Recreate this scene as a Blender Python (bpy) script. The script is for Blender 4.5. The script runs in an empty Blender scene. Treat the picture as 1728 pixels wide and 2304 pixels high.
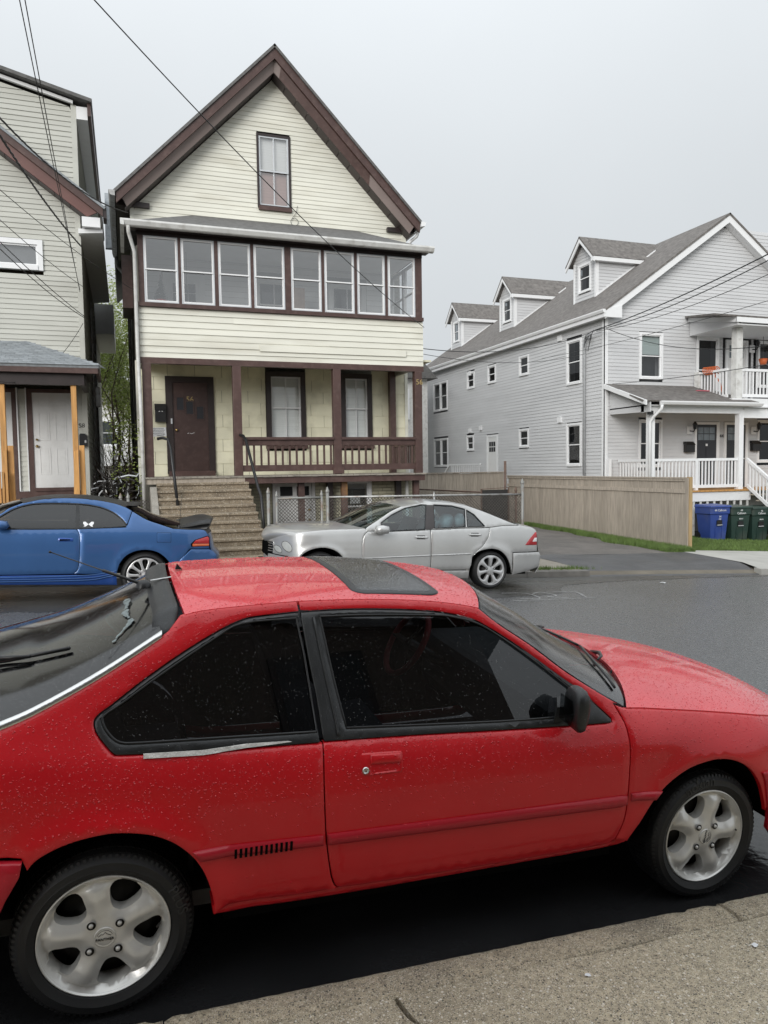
import bpy, bmesh, math, random
import numpy as np
from mathutils import Vector, Matrix, geometry as mgeo

# ------------------------------------------------------------------ camera, sky, light, exposure
sc = bpy.context.scene
rad = math.radians
CAMZ = 1.88
def _axes(yaw, pit, roll):
    fw = Vector((math.sin(yaw)*math.cos(pit), math.cos(yaw)*math.cos(pit), -math.sin(pit)))
    r0 = Vector((math.cos(yaw), -math.sin(yaw), 0)); u0 = r0.cross(fw)
    r = math.cos(roll)*r0 + math.sin(roll)*u0; u = -math.sin(roll)*r0 + math.cos(roll)*u0
    return fw, r, u
_fw, _r, _u = _axes(rad(19.2), rad(3.46), rad(-.81))
cd = bpy.data.cameras.new('camera'); cam = bpy.data.objects.new('camera', cd); sc.collection.objects.link(cam)
cd.sensor_fit = 'HORIZONTAL'; cd.sensor_width = 36; cd.lens = 1660/1728*36
cd.clip_start = .05; cd.clip_end = 3000
m = Matrix((( _r.x, _u.x, -_fw.x, 0), (_r.y, _u.y, -_fw.y, 0), (_r.z, _u.z, -_fw.z, CAMZ), (0, 0, 0, 1)))
cam.matrix_world = m; sc.camera = cam

SUN_EL, SUN_AZ = 20, 220          # azimuth clockwise from +Y: behind the camera
w = bpy.data.worlds.new('World'); sc.world = w; w.use_nodes = True
nt = w.node_tree; nt.nodes.clear()
def wn(t): return nt.nodes.new(t)
out = wn('ShaderNodeOutputWorld')
sky = wn('ShaderNodeTexSky'); sky.sky_type = 'NISHITA'; sky.sun_disc = False
sky.sun_elevation = rad(SUN_EL); sky.sun_rotation = rad(SUN_AZ); sky.dust_density = 6; sky.air_density = 1.5
hs = wn('ShaderNodeHueSaturation'); hs.inputs['Saturation'].default_value = .25
bg1 = wn('ShaderNodeBackground'); bg1.inputs[1].default_value = .05
nt.links.new(sky.outputs[0], hs.inputs['Color']); nt.links.new(hs.outputs[0], bg1.inputs[0])
# even overcast: a cloud deck that brightens towards the zenith, faint cloud mottling
tc = wn('ShaderNodeTexCoord'); sep = wn('ShaderNodeSeparateXYZ'); nt.links.new(tc.outputs['Generated'], sep.inputs[0])
mr = wn('ShaderNodeMapRange'); mr.inputs[1].default_value = 0; mr.inputs[2].default_value = 1; mr.inputs[3].default_value = 1.19; mr.inputs[4].default_value = 3.2
pw = wn('ShaderNodeMath'); pw.operation = 'POWER'; pw.inputs[1].default_value = 2.4; pw.use_clamp = True; mxz = wn('ShaderNodeMath'); mxz.operation = 'MAXIMUM'; mxz.inputs[1].default_value = 0; nt.links.new(sep.outputs[2], mxz.inputs[0]); nt.links.new(mxz.outputs[0], pw.inputs[0]); nt.links.new(pw.outputs[0], mr.inputs[0])
nz = wn('ShaderNodeTexNoise'); nz.inputs['Scale'].default_value = 2.2; nz.inputs['Detail'].default_value = 4
nt.links.new(tc.outputs['Generated'], nz.inputs['Vector'])
mz = wn('ShaderNodeMapRange'); mz.inputs[3].default_value = .92; mz.inputs[4].default_value = 1.08; nt.links.new(nz.outputs[0], mz.inputs[0])
mm = wn('ShaderNodeMath'); mm.operation = 'MULTIPLY'; nt.links.new(mr.outputs[0], mm.inputs[0]); nt.links.new(mz.outputs[0], mm.inputs[1])
bg2 = wn('ShaderNodeBackground'); bg2.inputs[0].default_value = (.383, .404, .421, 1); nt.links.new(mm.outputs[0], bg2.inputs[1])
mx = wn('ShaderNodeMixShader'); mx.inputs[0].default_value = .9
nt.links.new(bg1.outputs[0], mx.inputs[1]); nt.links.new(bg2.outputs[0], mx.inputs[2]); nt.links.new(mx.outputs[0], out.inputs[0])

sl = bpy.data.lights.new('sun', 'SUN'); sl.energy = 1.5; sl.angle = rad(32); sl.color = (1, .98, .95)
so = bpy.data.objects.new('sun', sl); sc.collection.objects.link(so)
_d = Vector((math.sin(rad(SUN_AZ))*math.cos(rad(SUN_EL)), math.cos(rad(SUN_AZ))*math.cos(rad(SUN_EL)), math.sin(rad(SUN_EL))))
so.rotation_euler = _d.to_track_quat('Z', 'Y').to_euler(); so.location = _d*60
vs = sc.view_settings; vs.view_transform = 'Standard'; vs.look = 'None'; vs.exposure = .6; vs.gamma = 1; vs.use_curve_mapping = False
sc.render.engine = 'CYCLES'; sc.cycles.use_denoising = True; sc.cycles.max_bounces = 8; sc.cycles.transparent_max_bounces = 12
sc.cycles.caustics_reflective = False; sc.cycles.caustics_refractive = False
try: sc.cycles.denoising_prefilter = 'ACCURATE'
except Exception: pass

# ------------------------------------------------------------------ helpers
C = sc.collection
rng = random.Random(7)
nrg = np.random.default_rng(7)
def lerp(a, b, t): return a + (b-a)*t
def tag(o, label=None, cat=None, group=None, kind=None):
    if label: o['label'] = label
    if cat: o['category'] = cat
    if group: o['group'] = group
    if kind: o['kind'] = kind
    return o
def thing(name, label, cat, loc=(0, 0, 0), group=None):
    o = bpy.data.objects.new(name, None); C.objects.link(o); o.location = loc; o.empty_display_size = .2
    return tag(o, label, cat, group)
def worig(p):
    v = Vector((0, 0, 0))
    while p is not None: v += p.location; p = p.parent
    return v
def link(name, me, mat, parent=None, smooth=False):
    o = bpy.data.objects.new(name, me); C.objects.link(o)
    if mat is not None:
        me.materials.clear()
        me.materials.append(mat)
    if parent is not None: o.parent = parent
    if smooth: me.shade_smooth()
    return o
def mesh(name, V, F, mat, parent=None, smooth=False, local=False):
    me = bpy.data.meshes.new(name)
    V = np.asarray([tuple(v) for v in V], float) if not isinstance(V, np.ndarray) else V
    if parent is not None and not local:
        V = V - np.array(worig(parent))
    me.from_pydata(V.tolist(), [], [list(map(int, f)) for f in F]); me.update()
    return link(name, me, mat, parent, smooth)
class MB:
    def __init__(s): s.V = []; s.F = []
    def add(s, V, F):
        n = len(s.V); s.V += [tuple(v) for v in V]; s.F += [[i+n for i in f] for f in F]; return s
    def box(s, x0, x1, y0, y1, z0, z1):
        if x0 > x1: x0, x1 = x1, x0
        if y0 > y1: y0, y1 = y1, y0
        if z0 > z1: z0, z1 = z1, z0
        return s.add([(x0,y0,z0),(x1,y0,z0),(x1,y1,z0),(x0,y1,z0),(x0,y0,z1),(x1,y0,z1),(x1,y1,z1),(x0,y1,z1)],
                     [(3,2,1,0),(4,5,6,7),(0,1,5,4),(1,2,6,5),(2,3,7,6),(3,0,4,7)])
    def prism(s, A, B):   # two congruent polygons (outline A towards viewer, B behind)
        n = len(A)
        return s.add(list(A)+list(B), [list(range(n)), list(range(2*n-1, n-1, -1))] + [(i, n+i, n+(i+1) % n, (i+1) % n) for i in range(n)])
    def bar(s, a, b, w, h=None, up=(0, 0, 1)):   # rectangular bar from a to b
        h = h or w; a, b = Vector(a), Vector(b); d = (b-a).normalized(); u = Vector(up)
        if abs(d.dot(u)) > .98: u = Vector((0, 1, 0))
        s1 = d.cross(u).normalized()*w/2; s2 = s1.cross(d).normalized()*h/2
        P = [p+i*s1+j*s2 for p in (a, b) for i, j in ((-1,-1),(1,-1),(1,1),(-1,1))]
        return s.add(P, [(0,1,2,3),(7,6,5,4),(0,4,5,1),(1,5,6,2),(2,6,7,3),(3,7,4,0)])
    def tube(s, pts, r, n=8, cap=True):
        pts = [Vector(p) for p in pts]; rr = r if hasattr(r, '__len__') else [r]*len(pts); base = len(s.V); u = None
        for i, p in enumerate(pts):
            d = (pts[min(i+1, len(pts)-1)] - pts[max(i-1, 0)]).normalized()
            if u is None:
                u = d.orthogonal().normalized()
            u = (u - d*u.dot(d)).normalized(); v = d.cross(u)
            s.V += [tuple(p + rr[i]*(math.cos(6.2832*k/n)*u + math.sin(6.2832*k/n)*v)) for k in range(n)]
        for i in range(len(pts)-1):
            for k in range(n):
                a = base+i*n+k; b = base+i*n+(k+1) % n; s.F.append([a, b, b+n, a+n])
        if cap:
            s.F.append([base+k for k in range(n)][::-1]); s.F.append([base+(len(pts)-1)*n+k for k in range(n)])
        return s
    def lathe(s, prof, c, axis, n=24, closed=False):   # prof: list of (r, t) along axis from c
        ax = Vector(axis).normalized(); u = ax.orthogonal().normalized(); v = ax.cross(u); c = Vector(c); base = len(s.V)
        for r, t in prof:
            s.V += [tuple(c + ax*t + r*(math.cos(6.2832*k/n)*u + math.sin(6.2832*k/n)*v)) for k in range(n)]
        for i in range(len(prof)-1):
            for k in range(n):
                a = base+i*n+k; b = base+i*n+(k+1) % n; s.F.append([a, b, b+n, a+n])
        return s
    def build(s, name, mat, parent=None, smooth=False, local=False, bev=0):
        o = mesh(name, s.V, s.F, mat, parent, smooth, local)
        if bev:
            bm = bmesh.new(); bm.from_mesh(o.data); bmesh.ops.remove_doubles(bm, verts=bm.verts, dist=1e-5)
            bmesh.ops.bevel(bm, geom=[e for e in bm.edges if e.calc_face_angle(0) > .5], offset=bev, segments=2, affect='EDGES', profile=.6)
            bm.to_mesh(o.data); bm.free()
        return o
def bx(name, mat, parent, x0, x1, y0, y1, z0, z1, bev=0): return MB().box(x0, x1, y0, y1, z0, z1).build(name, mat, parent, bev=bev)
class Pl:   # wall plane: u along the wall, w outward, z up.  face 'F' looks to -Y, 'L' looks to -X, 'R' looks to +X
    def __init__(s, face, c): s.f = face; s.c = c
    def P(s, u, w, z):
        if s.f == 'F': return (u, s.c-w, z)
        return (s.c-w, u, z) if s.f == 'L' else (s.c+w, u, z)
    def box(s, mb, u0, u1, w0, w1, z0, z1):
        a = s.P(u0, w0, z0); b = s.P(u1, w1, z1); return mb.box(a[0], b[0], a[1], b[1], a[2], b[2])
def text2d(txt, size, depth=0.0):
    cu = bpy.data.curves.new('t', 'FONT'); cu.body = txt; cu.size = size; cu.extrude = depth; cu.align_x = 'CENTER'; cu.align_y = 'CENTER'; cu.resolution_u = 3
    o = bpy.data.objects.new('t', cu); C.objects.link(o); bpy.context.view_layer.update()
    me = bpy.data.meshes.new_from_object(o.evaluated_get(bpy.context.evaluated_depsgraph_get()))
    V = [tuple(v.co) for v in me.vertices]; F = [list(p.vertices) for p in me.polygons]
    bpy.data.objects.remove(o); bpy.data.curves.remove(cu); bpy.data.meshes.remove(me); return V, F

# ------------------------------------------------------------------ materials
def srgb(r, g, b):
    f = lambda c: (c/255/12.92) if c/255 <= .04045 else ((c/255+.055)/1.055)**2.4
    return (f(r), f(g), f(b))
def M(name, col, rough=.6, var=.12, vs=5, bump=0, bs=90, metal=0, spec=.5, coat=0, dirt=None, orand=0, ms=(1,1,1), rvar=0, speck=None, detail=4):
    m = bpy.data.materials.new(name); m.use_nodes = True; t = m.node_tree; N = t.nodes; L = t.links
    b = N['Principled BSDF']; b.inputs['Roughness'].default_value = rough; b.inputs['Metallic'].default_value = metal
    b.inputs['Specular IOR Level'].default_value = spec; b.inputs['Coat Weight'].default_value = coat; b.inputs['Coat Roughness'].default_value = .05
    tc = N.new('ShaderNodeTexCoord'); mp = N.new('ShaderNodeMapping'); mp.inputs['Scale'].default_value = ms; L.new(tc.outputs['Object'], mp.inputs[0])
    def noise(scale, det=detail):
        n = N.new('ShaderNodeTexNoise'); n.inputs['Scale'].default_value = scale; n.inputs['Detail'].default_value = det; L.new(mp.outputs[0], n.inputs['Vector']); return n.outputs[0]
    def rng_(x, a, bb, c, d):
        r = N.new('ShaderNodeMapRange'); L.new(x, r.inputs[0])
        for i, v in enumerate((a, bb, c, d)): r.inputs[i+1].default_value = v
        return r.outputs[0]
    def math_(op, a, bb):
        q = N.new('ShaderNodeMath'); q.operation = op; L.new(a, q.inputs[0])
        if isinstance(bb, (int, float)): q.inputs[1].default_value = bb
        else: L.new(bb, q.inputs[1])
        return q.outputs[0]
    f = rng_(noise(vs), .3, .7, 1-var, 1+var)
    if orand:
        oi = N.new('ShaderNodeObjectInfo'); f = math_('MULTIPLY', f, rng_(oi.outputs['Random'], 0, 1, 1-orand, 1+orand))
    sc_ = N.new('ShaderNodeVectorMath'); sc_.operation = 'SCALE'; sc_.inputs[0].default_value = col[:3]; L.new(f, sc_.inputs['Scale']); col_out = sc_.outputs[0]
    def mix(fac, colr):
        nonlocal col_out
        x = N.new('ShaderNodeMix'); x.data_type = 'RGBA'; L.new(fac, x.inputs['Factor']); L.new(col_out, x.inputs['A']); x.inputs['B'].default_value = (*colr, 1); col_out = x.outputs['Result']
    if dirt:
        dc, amt, ds = dirt[:3]; mix(rng_(noise(ds, 6), .5, .72, 0, amt), dc)
    if speck:
        for scol, sscale, thr, amt in speck:
            vo = N.new('ShaderNodeTexVoronoi'); vo.inputs['Scale'].default_value = sscale; L.new(mp.outputs[0], vo.inputs['Vector'])
            sp = N.new('ShaderNodeSeparateColor'); L.new(vo.outputs['Color'], sp.inputs[0])
            mix(math_('MULTIPLY', rng_(sp.outputs[0], thr, thr+.04, 0, amt), rng_(vo.outputs['Distance'], .35, .5, 1, 0)), scol)
    L.new(col_out, b.inputs['Base Color'])
    if rvar: L.new(rng_(noise(vs*.7), .35, .65, rough-rvar, rough+rvar), b.inputs['Roughness'])
    if bump:
        bp = N.new('ShaderNodeBump'); bp.inputs['Strength'].default_value = bump; bp.inputs['Distance'].default_value = .01; L.new(noise(bs, 5), bp.inputs['Height']); L.new(bp.outputs[0], b.inputs['Normal'])
    return m
def GL(name, tint=(.8, .85, .85), refl=.08, rough=.01, wob=0):
    m = bpy.data.materials.new(name); m.use_nodes = True; t = m.node_tree; N = t.nodes; L = t.links; N.clear()
    o = N.new('ShaderNodeOutputMaterial'); tr = N.new('ShaderNodeBsdfTransparent'); tr.inputs[0].default_value = (*tint, 1)
    g = N.new('ShaderNodeBsdfGlossy'); g.inputs['Roughness'].default_value = rough
    ge = N.new('ShaderNodeNewGeometry'); dt = N.new('ShaderNodeVectorMath'); dt.operation = 'DOT_PRODUCT'; L.new(ge.outputs['Normal'], dt.inputs[0]); L.new(ge.outputs['Incoming'], dt.inputs[1])
    def mth(op, src, val=None, first=None):
        q = N.new('ShaderNodeMath'); q.operation = op
        if first is not None: q.inputs[0].default_value = first; L.new(src, q.inputs[1])
        else:
            L.new(src, q.inputs[0])
            if val is not None: q.inputs[1].default_value = val
        return q.outputs[0]
    fr = mth('MULTIPLY_ADD', mth('POWER', mth('SUBTRACT', mth('ABSOLUTE', dt.outputs['Value']), first=1.0), 5.0), .96); fr.node.inputs[2].default_value = .04
    a = N.new('ShaderNodeMath'); a.operation = 'ADD'; a.use_clamp = True; a.inputs[1].default_value = refl; L.new(fr, a.inputs[0])
    x = N.new('ShaderNodeMixShader'); L.new(a.outputs[0], x.inputs[0]); L.new(tr.outputs[0], x.inputs[1]); L.new(g.outputs[0], x.inputs[2]); L.new(x.outputs[0], o.inputs[0])
    if wob:
        tc = N.new('ShaderNodeTexCoord'); n = N.new('ShaderNodeTexNoise'); n.inputs['Scale'].default_value = 1.3; L.new(tc.outputs['Object'], n.inputs['Vector'])
        bp = N.new('ShaderNodeBump'); bp.inputs['Strength'].default_value = wob; bp.inputs['Distance'].default_value = .05; L.new(n.outputs[0], bp.inputs['Height']); L.new(bp.outputs[0], g.inputs['Normal'])
    return m
K = {}
K['cream'] = M('cream_vinyl', (.75, .74, .65), .45, .05, 1.2, bump=.05, bs=40, dirt=((.44, .40, .30), .32, 1.3), orand=.04, ms=(.6, .6, 2.5))
K['beige'] = M('beige_vinyl', (.52, .52, .47), .5, .05, 1.2, bump=.04, bs=40, dirt=((.30, .29, .25), .3, .9), orand=.03, ms=(.6, .6, 2.5))
K['grey_vinyl'] = M('grey_vinyl', (.60, .604, .61), .45, .04, 1, bump=.04, bs=40, dirt=((.36, .36, .37), .3, .6), orand=.025, ms=(.5, .5, 2))
K['yellow_tile'] = M('yellow_wall_shingle', (.77, .74, .56), .6, .06, 3, bump=.15, bs=50, dirt=((.32, .30, .20), .5, 1.6), orand=.05)
K['core'] = M('wall_sheathing', (.22, .21, .18), .8)
K['core_grey'] = M('wall_sheathing_grey', (.20, .20, .21), .8)
K['brown'] = M('brown_paint', (.078, .043, .037), .42, .15, 4, bump=.12, bs=45, dirt=((.20, .14, .12), .25, 9), orand=.06)
K['brown_dk'] = M('dark_brown_paint', (.030, .021, .020), .4, .2, 5, bump=.1, bs=40)
K['brown_grey'] = M('grey_brown_metal', (.25, .20, .185), .35, .06, 2)
K['soffit'] = M('dark_soffit', (.050, .038, .036), .55, .1, 4, orand=.12)
K['white'] = M('white_paint', (.82, .825, .83), .4, .04, 3, bump=.03, bs=30, dirt=((.45, .45, .44), .2, 3), orand=.02)
K['white_dirty'] = M('worn_white_paint', (.66, .66, .64), .5, .08, 5, bump=.1, bs=40, dirt=((.30, .28, .24), .45, 6))
K['alu'] = M('aluminium_frame', (.62, .64, .66), .35, .06, 6, metal=.3)
K['shingle'] = M('asphalt_shingle_grey', (.12, .118, .115), .85, .25, 9, bump=.7, bs=60, orand=.12, dirt=((.20, .19, .18), .5, 14))
K['shingle_br'] = M('asphalt_shingle_brown', (.155, .143, .133), .85, .3, 7, bump=.7, bs=60, dirt=((.09, .08, .075), .6, 5), ms=(1, 1, 1))
K['shingle_bl'] = M('asphalt_shingle_blue_grey', (.26, .28, .295), .8, .16, 14, bump=.5, bs=90, orand=.16)
K['concrete'] = M('concrete_aged', (.30, .28, .245), .8, .16, 6, bump=.35, bs=90, dirt=((.14, .12, .09), .7, 3), speck=[((.45, .42, .36), 60, .7, .6), ((.12, .10, .08), 75, .75, .7)])
K['step'] = M('step_aggregate', (.25, .20, .14), .75, .2, 5, bump=.5, bs=70, dirt=((.11, .085, .06), .7, 2.5), speck=[((.46, .42, .34), 42, .62, .75), ((.07, .055, .045), 55, .7, .8)])
K['wood_new'] = M('new_pine', (.52, .27, .085), .55, .25, 3, bump=.12, bs=25, dirt=((.33, .15, .045), .6, 5), ms=(6, 6, .7), orand=.06)
K['wood_grey'] = M('weathered_cedar', (.43, .375, .31), .75, .18, 3, bump=.3, bs=30, dirt=((.28, .24, .20), .55, 4), ms=(9, 9, .6), orand=.10)
K['wood_old'] = M('old_deck_wood', (.30, .27, .23), .7, .25, 4, bump=.3, bs=30, dirt=((.09, .08, .065), .6, 4), ms=(1.2, 8, 8), orand=.1)
K['iron'] = M('black_iron', (.018, .018, .019), .35, .2, 20, metal=.2)
K['galv'] = M('galvanised_steel', (.42, .42, .41), .45, .2, 9, metal=.6, dirt=((.16, .09, .05), .6, 8))
K['rust'] = M('rusty_steel', (.13, .085, .065), .7, .3, 12, bump=.2, bs=60, metal=.2)
K['black'] = M('black_plastic', (.014, .014, .015), .35, .15, 8)
K['rubber'] = M('tyre_rubber', (.0115, .0115, .012), .55, .15, 10, bump=.08, bs=120)
K['door_br'] = M('brown_door_paint', (.056, .032, .028), .35, .1, 3, bump=.06, bs=20, dirt=((.11, .075, .065), .3, 12))
K['door_wh'] = M('white_door_paint', (.73, .73, .72), .4, .04, 4, dirt=((.45, .45, .43), .35, 4))
K['door_bk'] = M('black_door_paint', (.022, .023, .028), .3, .1, 3)
K['brass'] = M('brass', (.55, .40, .17), .3, .1, 9, metal=1)
K['gold'] = M('gold_numeral', (.45, .34, .15), .4, .1, 9, metal=.4)
K['brick_cr'] = M('cream_painted_brick', (.50, .475, .35), .7, .1, 6, bump=.3, bs=50, dirt=((.25, .23, .17), .5, 3), orand=.08)
K['inside'] = M('porch_inner_clapboard', (.84, .85, .86), .6, .05, 2, orand=.04)
K['curtain'] = M('white_blind', (.84, .84, .82), .8, .08, 4, bump=.4, bs=6, ms=(.2, .2, 14))
K['dark_in'] = M('dark_interior', (.012, .013, .015), .8)
K['pane'] = GL('window_pane', (.92, .94, .94), .06, .015, .06)
K['pane_dk'] = GL('window_pane_dark', (.30, .32, .33), .02, .015, .05)
K['pane_sky'] = GL('porch_window_pane', (.97, .98, .98), .26, .02, .04)
K['paper'] = M('white_paper', (.72, .73, .74), .6, .05, 20)
K['ink'] = M('black_ink', (.02, .02, .022), .6)
K['wire'] = M('cable_black', (.015, .015, .016), .5)
K['soil'] = M('soil', (.11, .085, .06), .9, .3, 6, bump=.6, bs=30)
# ------------------------------------------------------------------ ground, road, pavements
def zbase(X): return .083 - .043*(X+.12) - .0005*X*abs(X)
def groad(X, Y):
    t = min(max(Y-2.3, 0), 9.5); return zbase(X) + .045*t + .00168*t*t - .000588*t**3
def gfar(X, Y): return zbase(X) + .195 + .012*(min(Y, 40)-12)
def gnear(X, Y): return zbase(X) + .12 + .008*(2.3-Y)
def sheet(name, xs, ys, zf, mat, parent=None, smooth=True, kind='structure'):
    V = [(x, y, zf(x, y)) for y in ys for x in xs]; n = len(xs)
    F = [(j*n+i, j*n+i+1, (j+1)*n+i+1, (j+1)*n+i) for j in range(len(ys)-1) for i in range(n-1)]
    o = mesh(name, V, F, mat, parent, smooth)
    if kind and not parent: o['kind'] = kind
    return o
def poly_sheet(name, pts, zf, mat, dz=0, step=.35, parent=None, kind='structure', thick=0):
    P = [Vector((p[0], p[1])) for p in pts]; xs = [p.x for p in P]; ys = [p.y for p in P]; n = len(P); E = [(i, (i+1) % n) for i in range(n)]
    inn = [Vector((x, y)) for x in np.arange(min(xs)+step/2, max(xs), step) for y in np.arange(min(ys)+step/2, max(ys), step)]
    v, e, f = mgeo.delaunay_2d_cdt(P+inn, E, [], 1, 1e-4)[:3]
    V = [(p.x, p.y, zf(p.x, p.y)+dz) for p in v]; F = [list(q) for q in f]
    if thick:
        cnt = {}
        for q in F:
            for i in range(len(q)):
                a, b = q[i], q[(i+1) % len(q)]; cnt[(a, b)] = 1
        nV = len(V); V += [(x, y, z-thick) for x, y, z in V]
        F += [[a, a+nV, b+nV, b] for (a, b) in cnt if (b, a) not in cnt]
    o = mesh(name, V, F, mat, parent, smooth=not thick)
    if kind: o['kind'] = kind
    return o
xs_far = list(np.concatenate([np.linspace(-300, -30, 7), np.linspace(-20, 40, 61), np.linspace(50, 400, 8)]))
gmat = M('dirt_ground', (.15, .13, .10), .9, .25, 2, bump=.4, bs=20)
def gall(X, Y):
    Xc = min(max(X, -40), 60)
    if Y < 2.3: return gnear(Xc, max(Y, -30)) - .25
    if Y > 11.9: return gfar(Xc, Y) - .06
    return groad(Xc, Y) - .12
sheet('ground', xs_far, list(np.concatenate([np.linspace(-300, -10, 6), np.linspace(-6, 40, 93), np.linspace(50, 600, 8)])), gall, gmat)
asphalt = M('wet_asphalt', (.098, .099, .101), .25, .20, 45, bump=.35, bs=170, detail=9, rvar=.13, spec=.55,
            dirt=((.07, .069, .068), .6, .45), speck=[((.17, .17, .17), 70, .55, .55), ((.045, .045, .046), 95, .6, .6), ((.42, .42, .42), 75, .975, .8)])
sheet('road', list(np.linspace(-60, 90, 301)), list(np.linspace(2.2, 11.78, 49)), groad, asphalt)
# near pavement: kerb pieces with a chipped edge, then slabs
walk_m = M('pavement_aggregate', (.45, .385, .275), .8, .30, 55, bump=.9, bs=190, dirt=((.28, .24, .17), .6, 1.6), detail=9,
           speck=[((.72, .66, .54), 210, .62, .85), ((.06, .05, .038), 240, .62, .9), ((.78, .74, .66), 105, .90, .85), ((.05, .043, .035), 120, .90, .85)])
walk_m2 = M('kerb_aggregate', (.41, .345, .245), .8, .30, 50, bump=.9, bs=180, dirt=((.17, .15, .115), .6, 3), detail=9,
            speck=[((.66, .60, .49), 200, .62, .85), ((.055, .047, .036), 230, .60, .9), ((.05, .043, .035), 110, .88, .85)])
sw = bpy.data.objects.new('near_pavement', None); C.objects.link(sw); sw['kind'] = 'structure'
def kerb_piece(x0, x1, par):
    n = max(6, int((x1-x0)/.025)); xs = np.linspace(x0, x1, n); V = []; F = []
    for i, x in enumerate(xs):
        e = rng.uniform(-.0015, .0015)+(.012*rng.random() if rng.random() < .06 else 0)
        if min(x-x0, x1-x) < .05: e += .02*(1-min(x-x0, x1-x)/.05)*rng.random()
        zt = gnear(x, 2.3); jb = rng.uniform(-.004, .004)
        V += [(x, 2.168+jb, zt-.006), (x, 2.182+jb, zt), (x, 2.24, zt+.001), (x, 2.285-e, zt-.002), (x, 2.308-e, zt-.016-abs(e)*.6), (x, 2.316-e*.7, zt-.05), (x, 2.318, zt-.2), (x, 2.168+jb, zt-.2)]
    for i in range(n-1):
        for k in range(8):
            a = i*8+k; b = i*8+(k+1) % 8; F.append((a, a+8, b+8, b))
    F += [tuple(range(8)), tuple(range((n-1)*8+7, (n-1)*8-1, -1))]
    o = mesh('kerb_stone', V, F, walk_m2, par); o.data.shade_smooth(); return o
for a, b in ((-7, -4.6), (-4.595, -2.15), (-2.145, .05), (.055, 2.198), (2.215, 4.4), (4.405, 6.6), (6.605, 8.8)): kerb_piece(a, b, sw)
def slab(x0, x1, y0, y1, wob=.0):
    n = max(2, int((x1-x0)/.06)); xs = np.linspace(x0, x1, n); 
    def edge(y, sgn): return [(x, y+sgn*rng.uniform(0, .006)) for x in xs]
    pts = edge(y0, 1) + [(x1, lerp(y0, y1, t)) for t in (.33, .66)] + edge(y1, -1)[::-1] + [(x0, lerp(y1, y0, t)) for t in (.33, .66)]
    return poly_sheet('pavement_slab', pts, gnear, walk_m, 0, .25, sw, None, .12)
xj = [-7, -4.9, -3.1, -1.2]
for a, b in ((-7, -4.6), (-4.59, -2.2), (-2.19, .78-.02)): slab(a, b, .62, 2.163)
# the slab pair that meets in a ragged crack near the camera
crk = [(.765, 2.163), (.772, 2.10), (.78, 2.06), (.795, 2.02), (.812, 1.98), (.806, 1.93), (.825, 1.86), (.83, 1.7), (.81, 1.4), (.84, 1.0), (.82, .62)]
poly_sheet('pavement_slab', [(x+.006+rng.uniform(0, .005), y) for x, y in crk] + [(4.0, .62), (4.0, 2.163), (3.2, 2.158), (2.4, 2.163), (2.2, 2.156), (1.9, 2.163), (1.7, 2.152), (1.4, 2.163)], gnear, walk_m, 0, .25, sw, None, .12)
poly_sheet('pavement_slab', [(.765-.006, .62)] + [(x-.006-rng.uniform(0, .004), y) for x, y in crk[::-1]] + [(.763, 2.163), (.762, .62)][:0], gnear, walk_m, 0, .3, sw, None, .12)
for a, b in ((4.01, 6.5), (6.51, 8.8)): slab(a, b, .62, 2.163)
verge_m = M('front_yard_dirt', (.12, .12, .06), .9, .3, 3, bump=.5, bs=30)
sheet('near_yard', list(np.linspace(-40, 40, 41)), list(np.linspace(-14, .6, 16)), lambda x, y: gnear(x, y)+.005, verge_m)
# far side: pavement by the old house, driveway, apron, verge, concrete walk, lawn
old_walk = M('old_pavement', (.27, .245, .205), .85, .2, 2, bump=.5, bs=70, dirt=((.16, .14, .11), .6, 2), speck=[((.45, .42, .36), 70, .7, .6), ((.1, .09, .07), 80, .7, .6)])
drive_m = M('old_driveway_asphalt', (.135, .122, .110), .8, .22, 2.2, bump=.7, bs=80, dirt=((.085, .08, .075), .6, 1.2), speck=[((.34, .31, .28), 55, .72, .6), ((.05, .05, .05), 60, .7, .6)])
apron_m = M('newer_apron_asphalt', (.075, .075, .077), .55, .18, 1.2, bump=.5, bs=120, rvar=.1, dirt=((.045, .045, .046), .7, 1.0), speck=[((.2, .2, .2), 60, .8, .5)])
conc_m = M('pale_concrete_walk', (.43, .42, .385), .8, .08, 1.5, bump=.25, bs=80, dirt=((.30, .29, .26), .5, 1.6))
kerb_m = M('far_kerb_stone', (.17, .16, .145), .8, .2, 5, bump=.4, bs=50)
def wob(pts, a=.02, step=.18):
    out = []
    for i, p in enumerate(pts):
        q = pts[(i+1) % len(pts)]; n = max(1, int(math.hypot(q[0]-p[0], q[1]-p[1])/step))
        for k in range(n): t = k/n; out.append((lerp(p[0], q[0], t)+(rng.uniform(-a, a) if k else 0), lerp(p[1], q[1], t)+(rng.uniform(-a, a) if k else 0)))
    return out
for i in range(12):
    x0 = -8+i*1.35
    if x0 < 7: MB().prism([(x0, 11.76, gfar(x0, 12)-.2), (x0+1.34, 11.76, gfar(x0+1.34, 12)-.2), (x0+1.34, 11.775, gfar(x0+1.34, 12)-.012), (x0, 11.775, gfar(x0, 12)-.012)], [(x0, 11.92, gfar(x0, 12)-.2), (x0+1.34, 11.92, gfar(x0+1.34, 12)-.2), (x0+1.34, 11.92, gfar(x0+1.34, 12)-.006), (x0, 11.92, gfar(x0, 12)-.006)]).build('far_kerb_stone', kerb_m)['kind'] = 'structure'
poly_sheet('far_pavement', wob([(-9, 11.9), (8.1, 11.9), (8.25, 12.85), (8.27, 13.7), (8.2, 14.0), (-9, 14.0)]), gfar, old_walk, 0)
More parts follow.
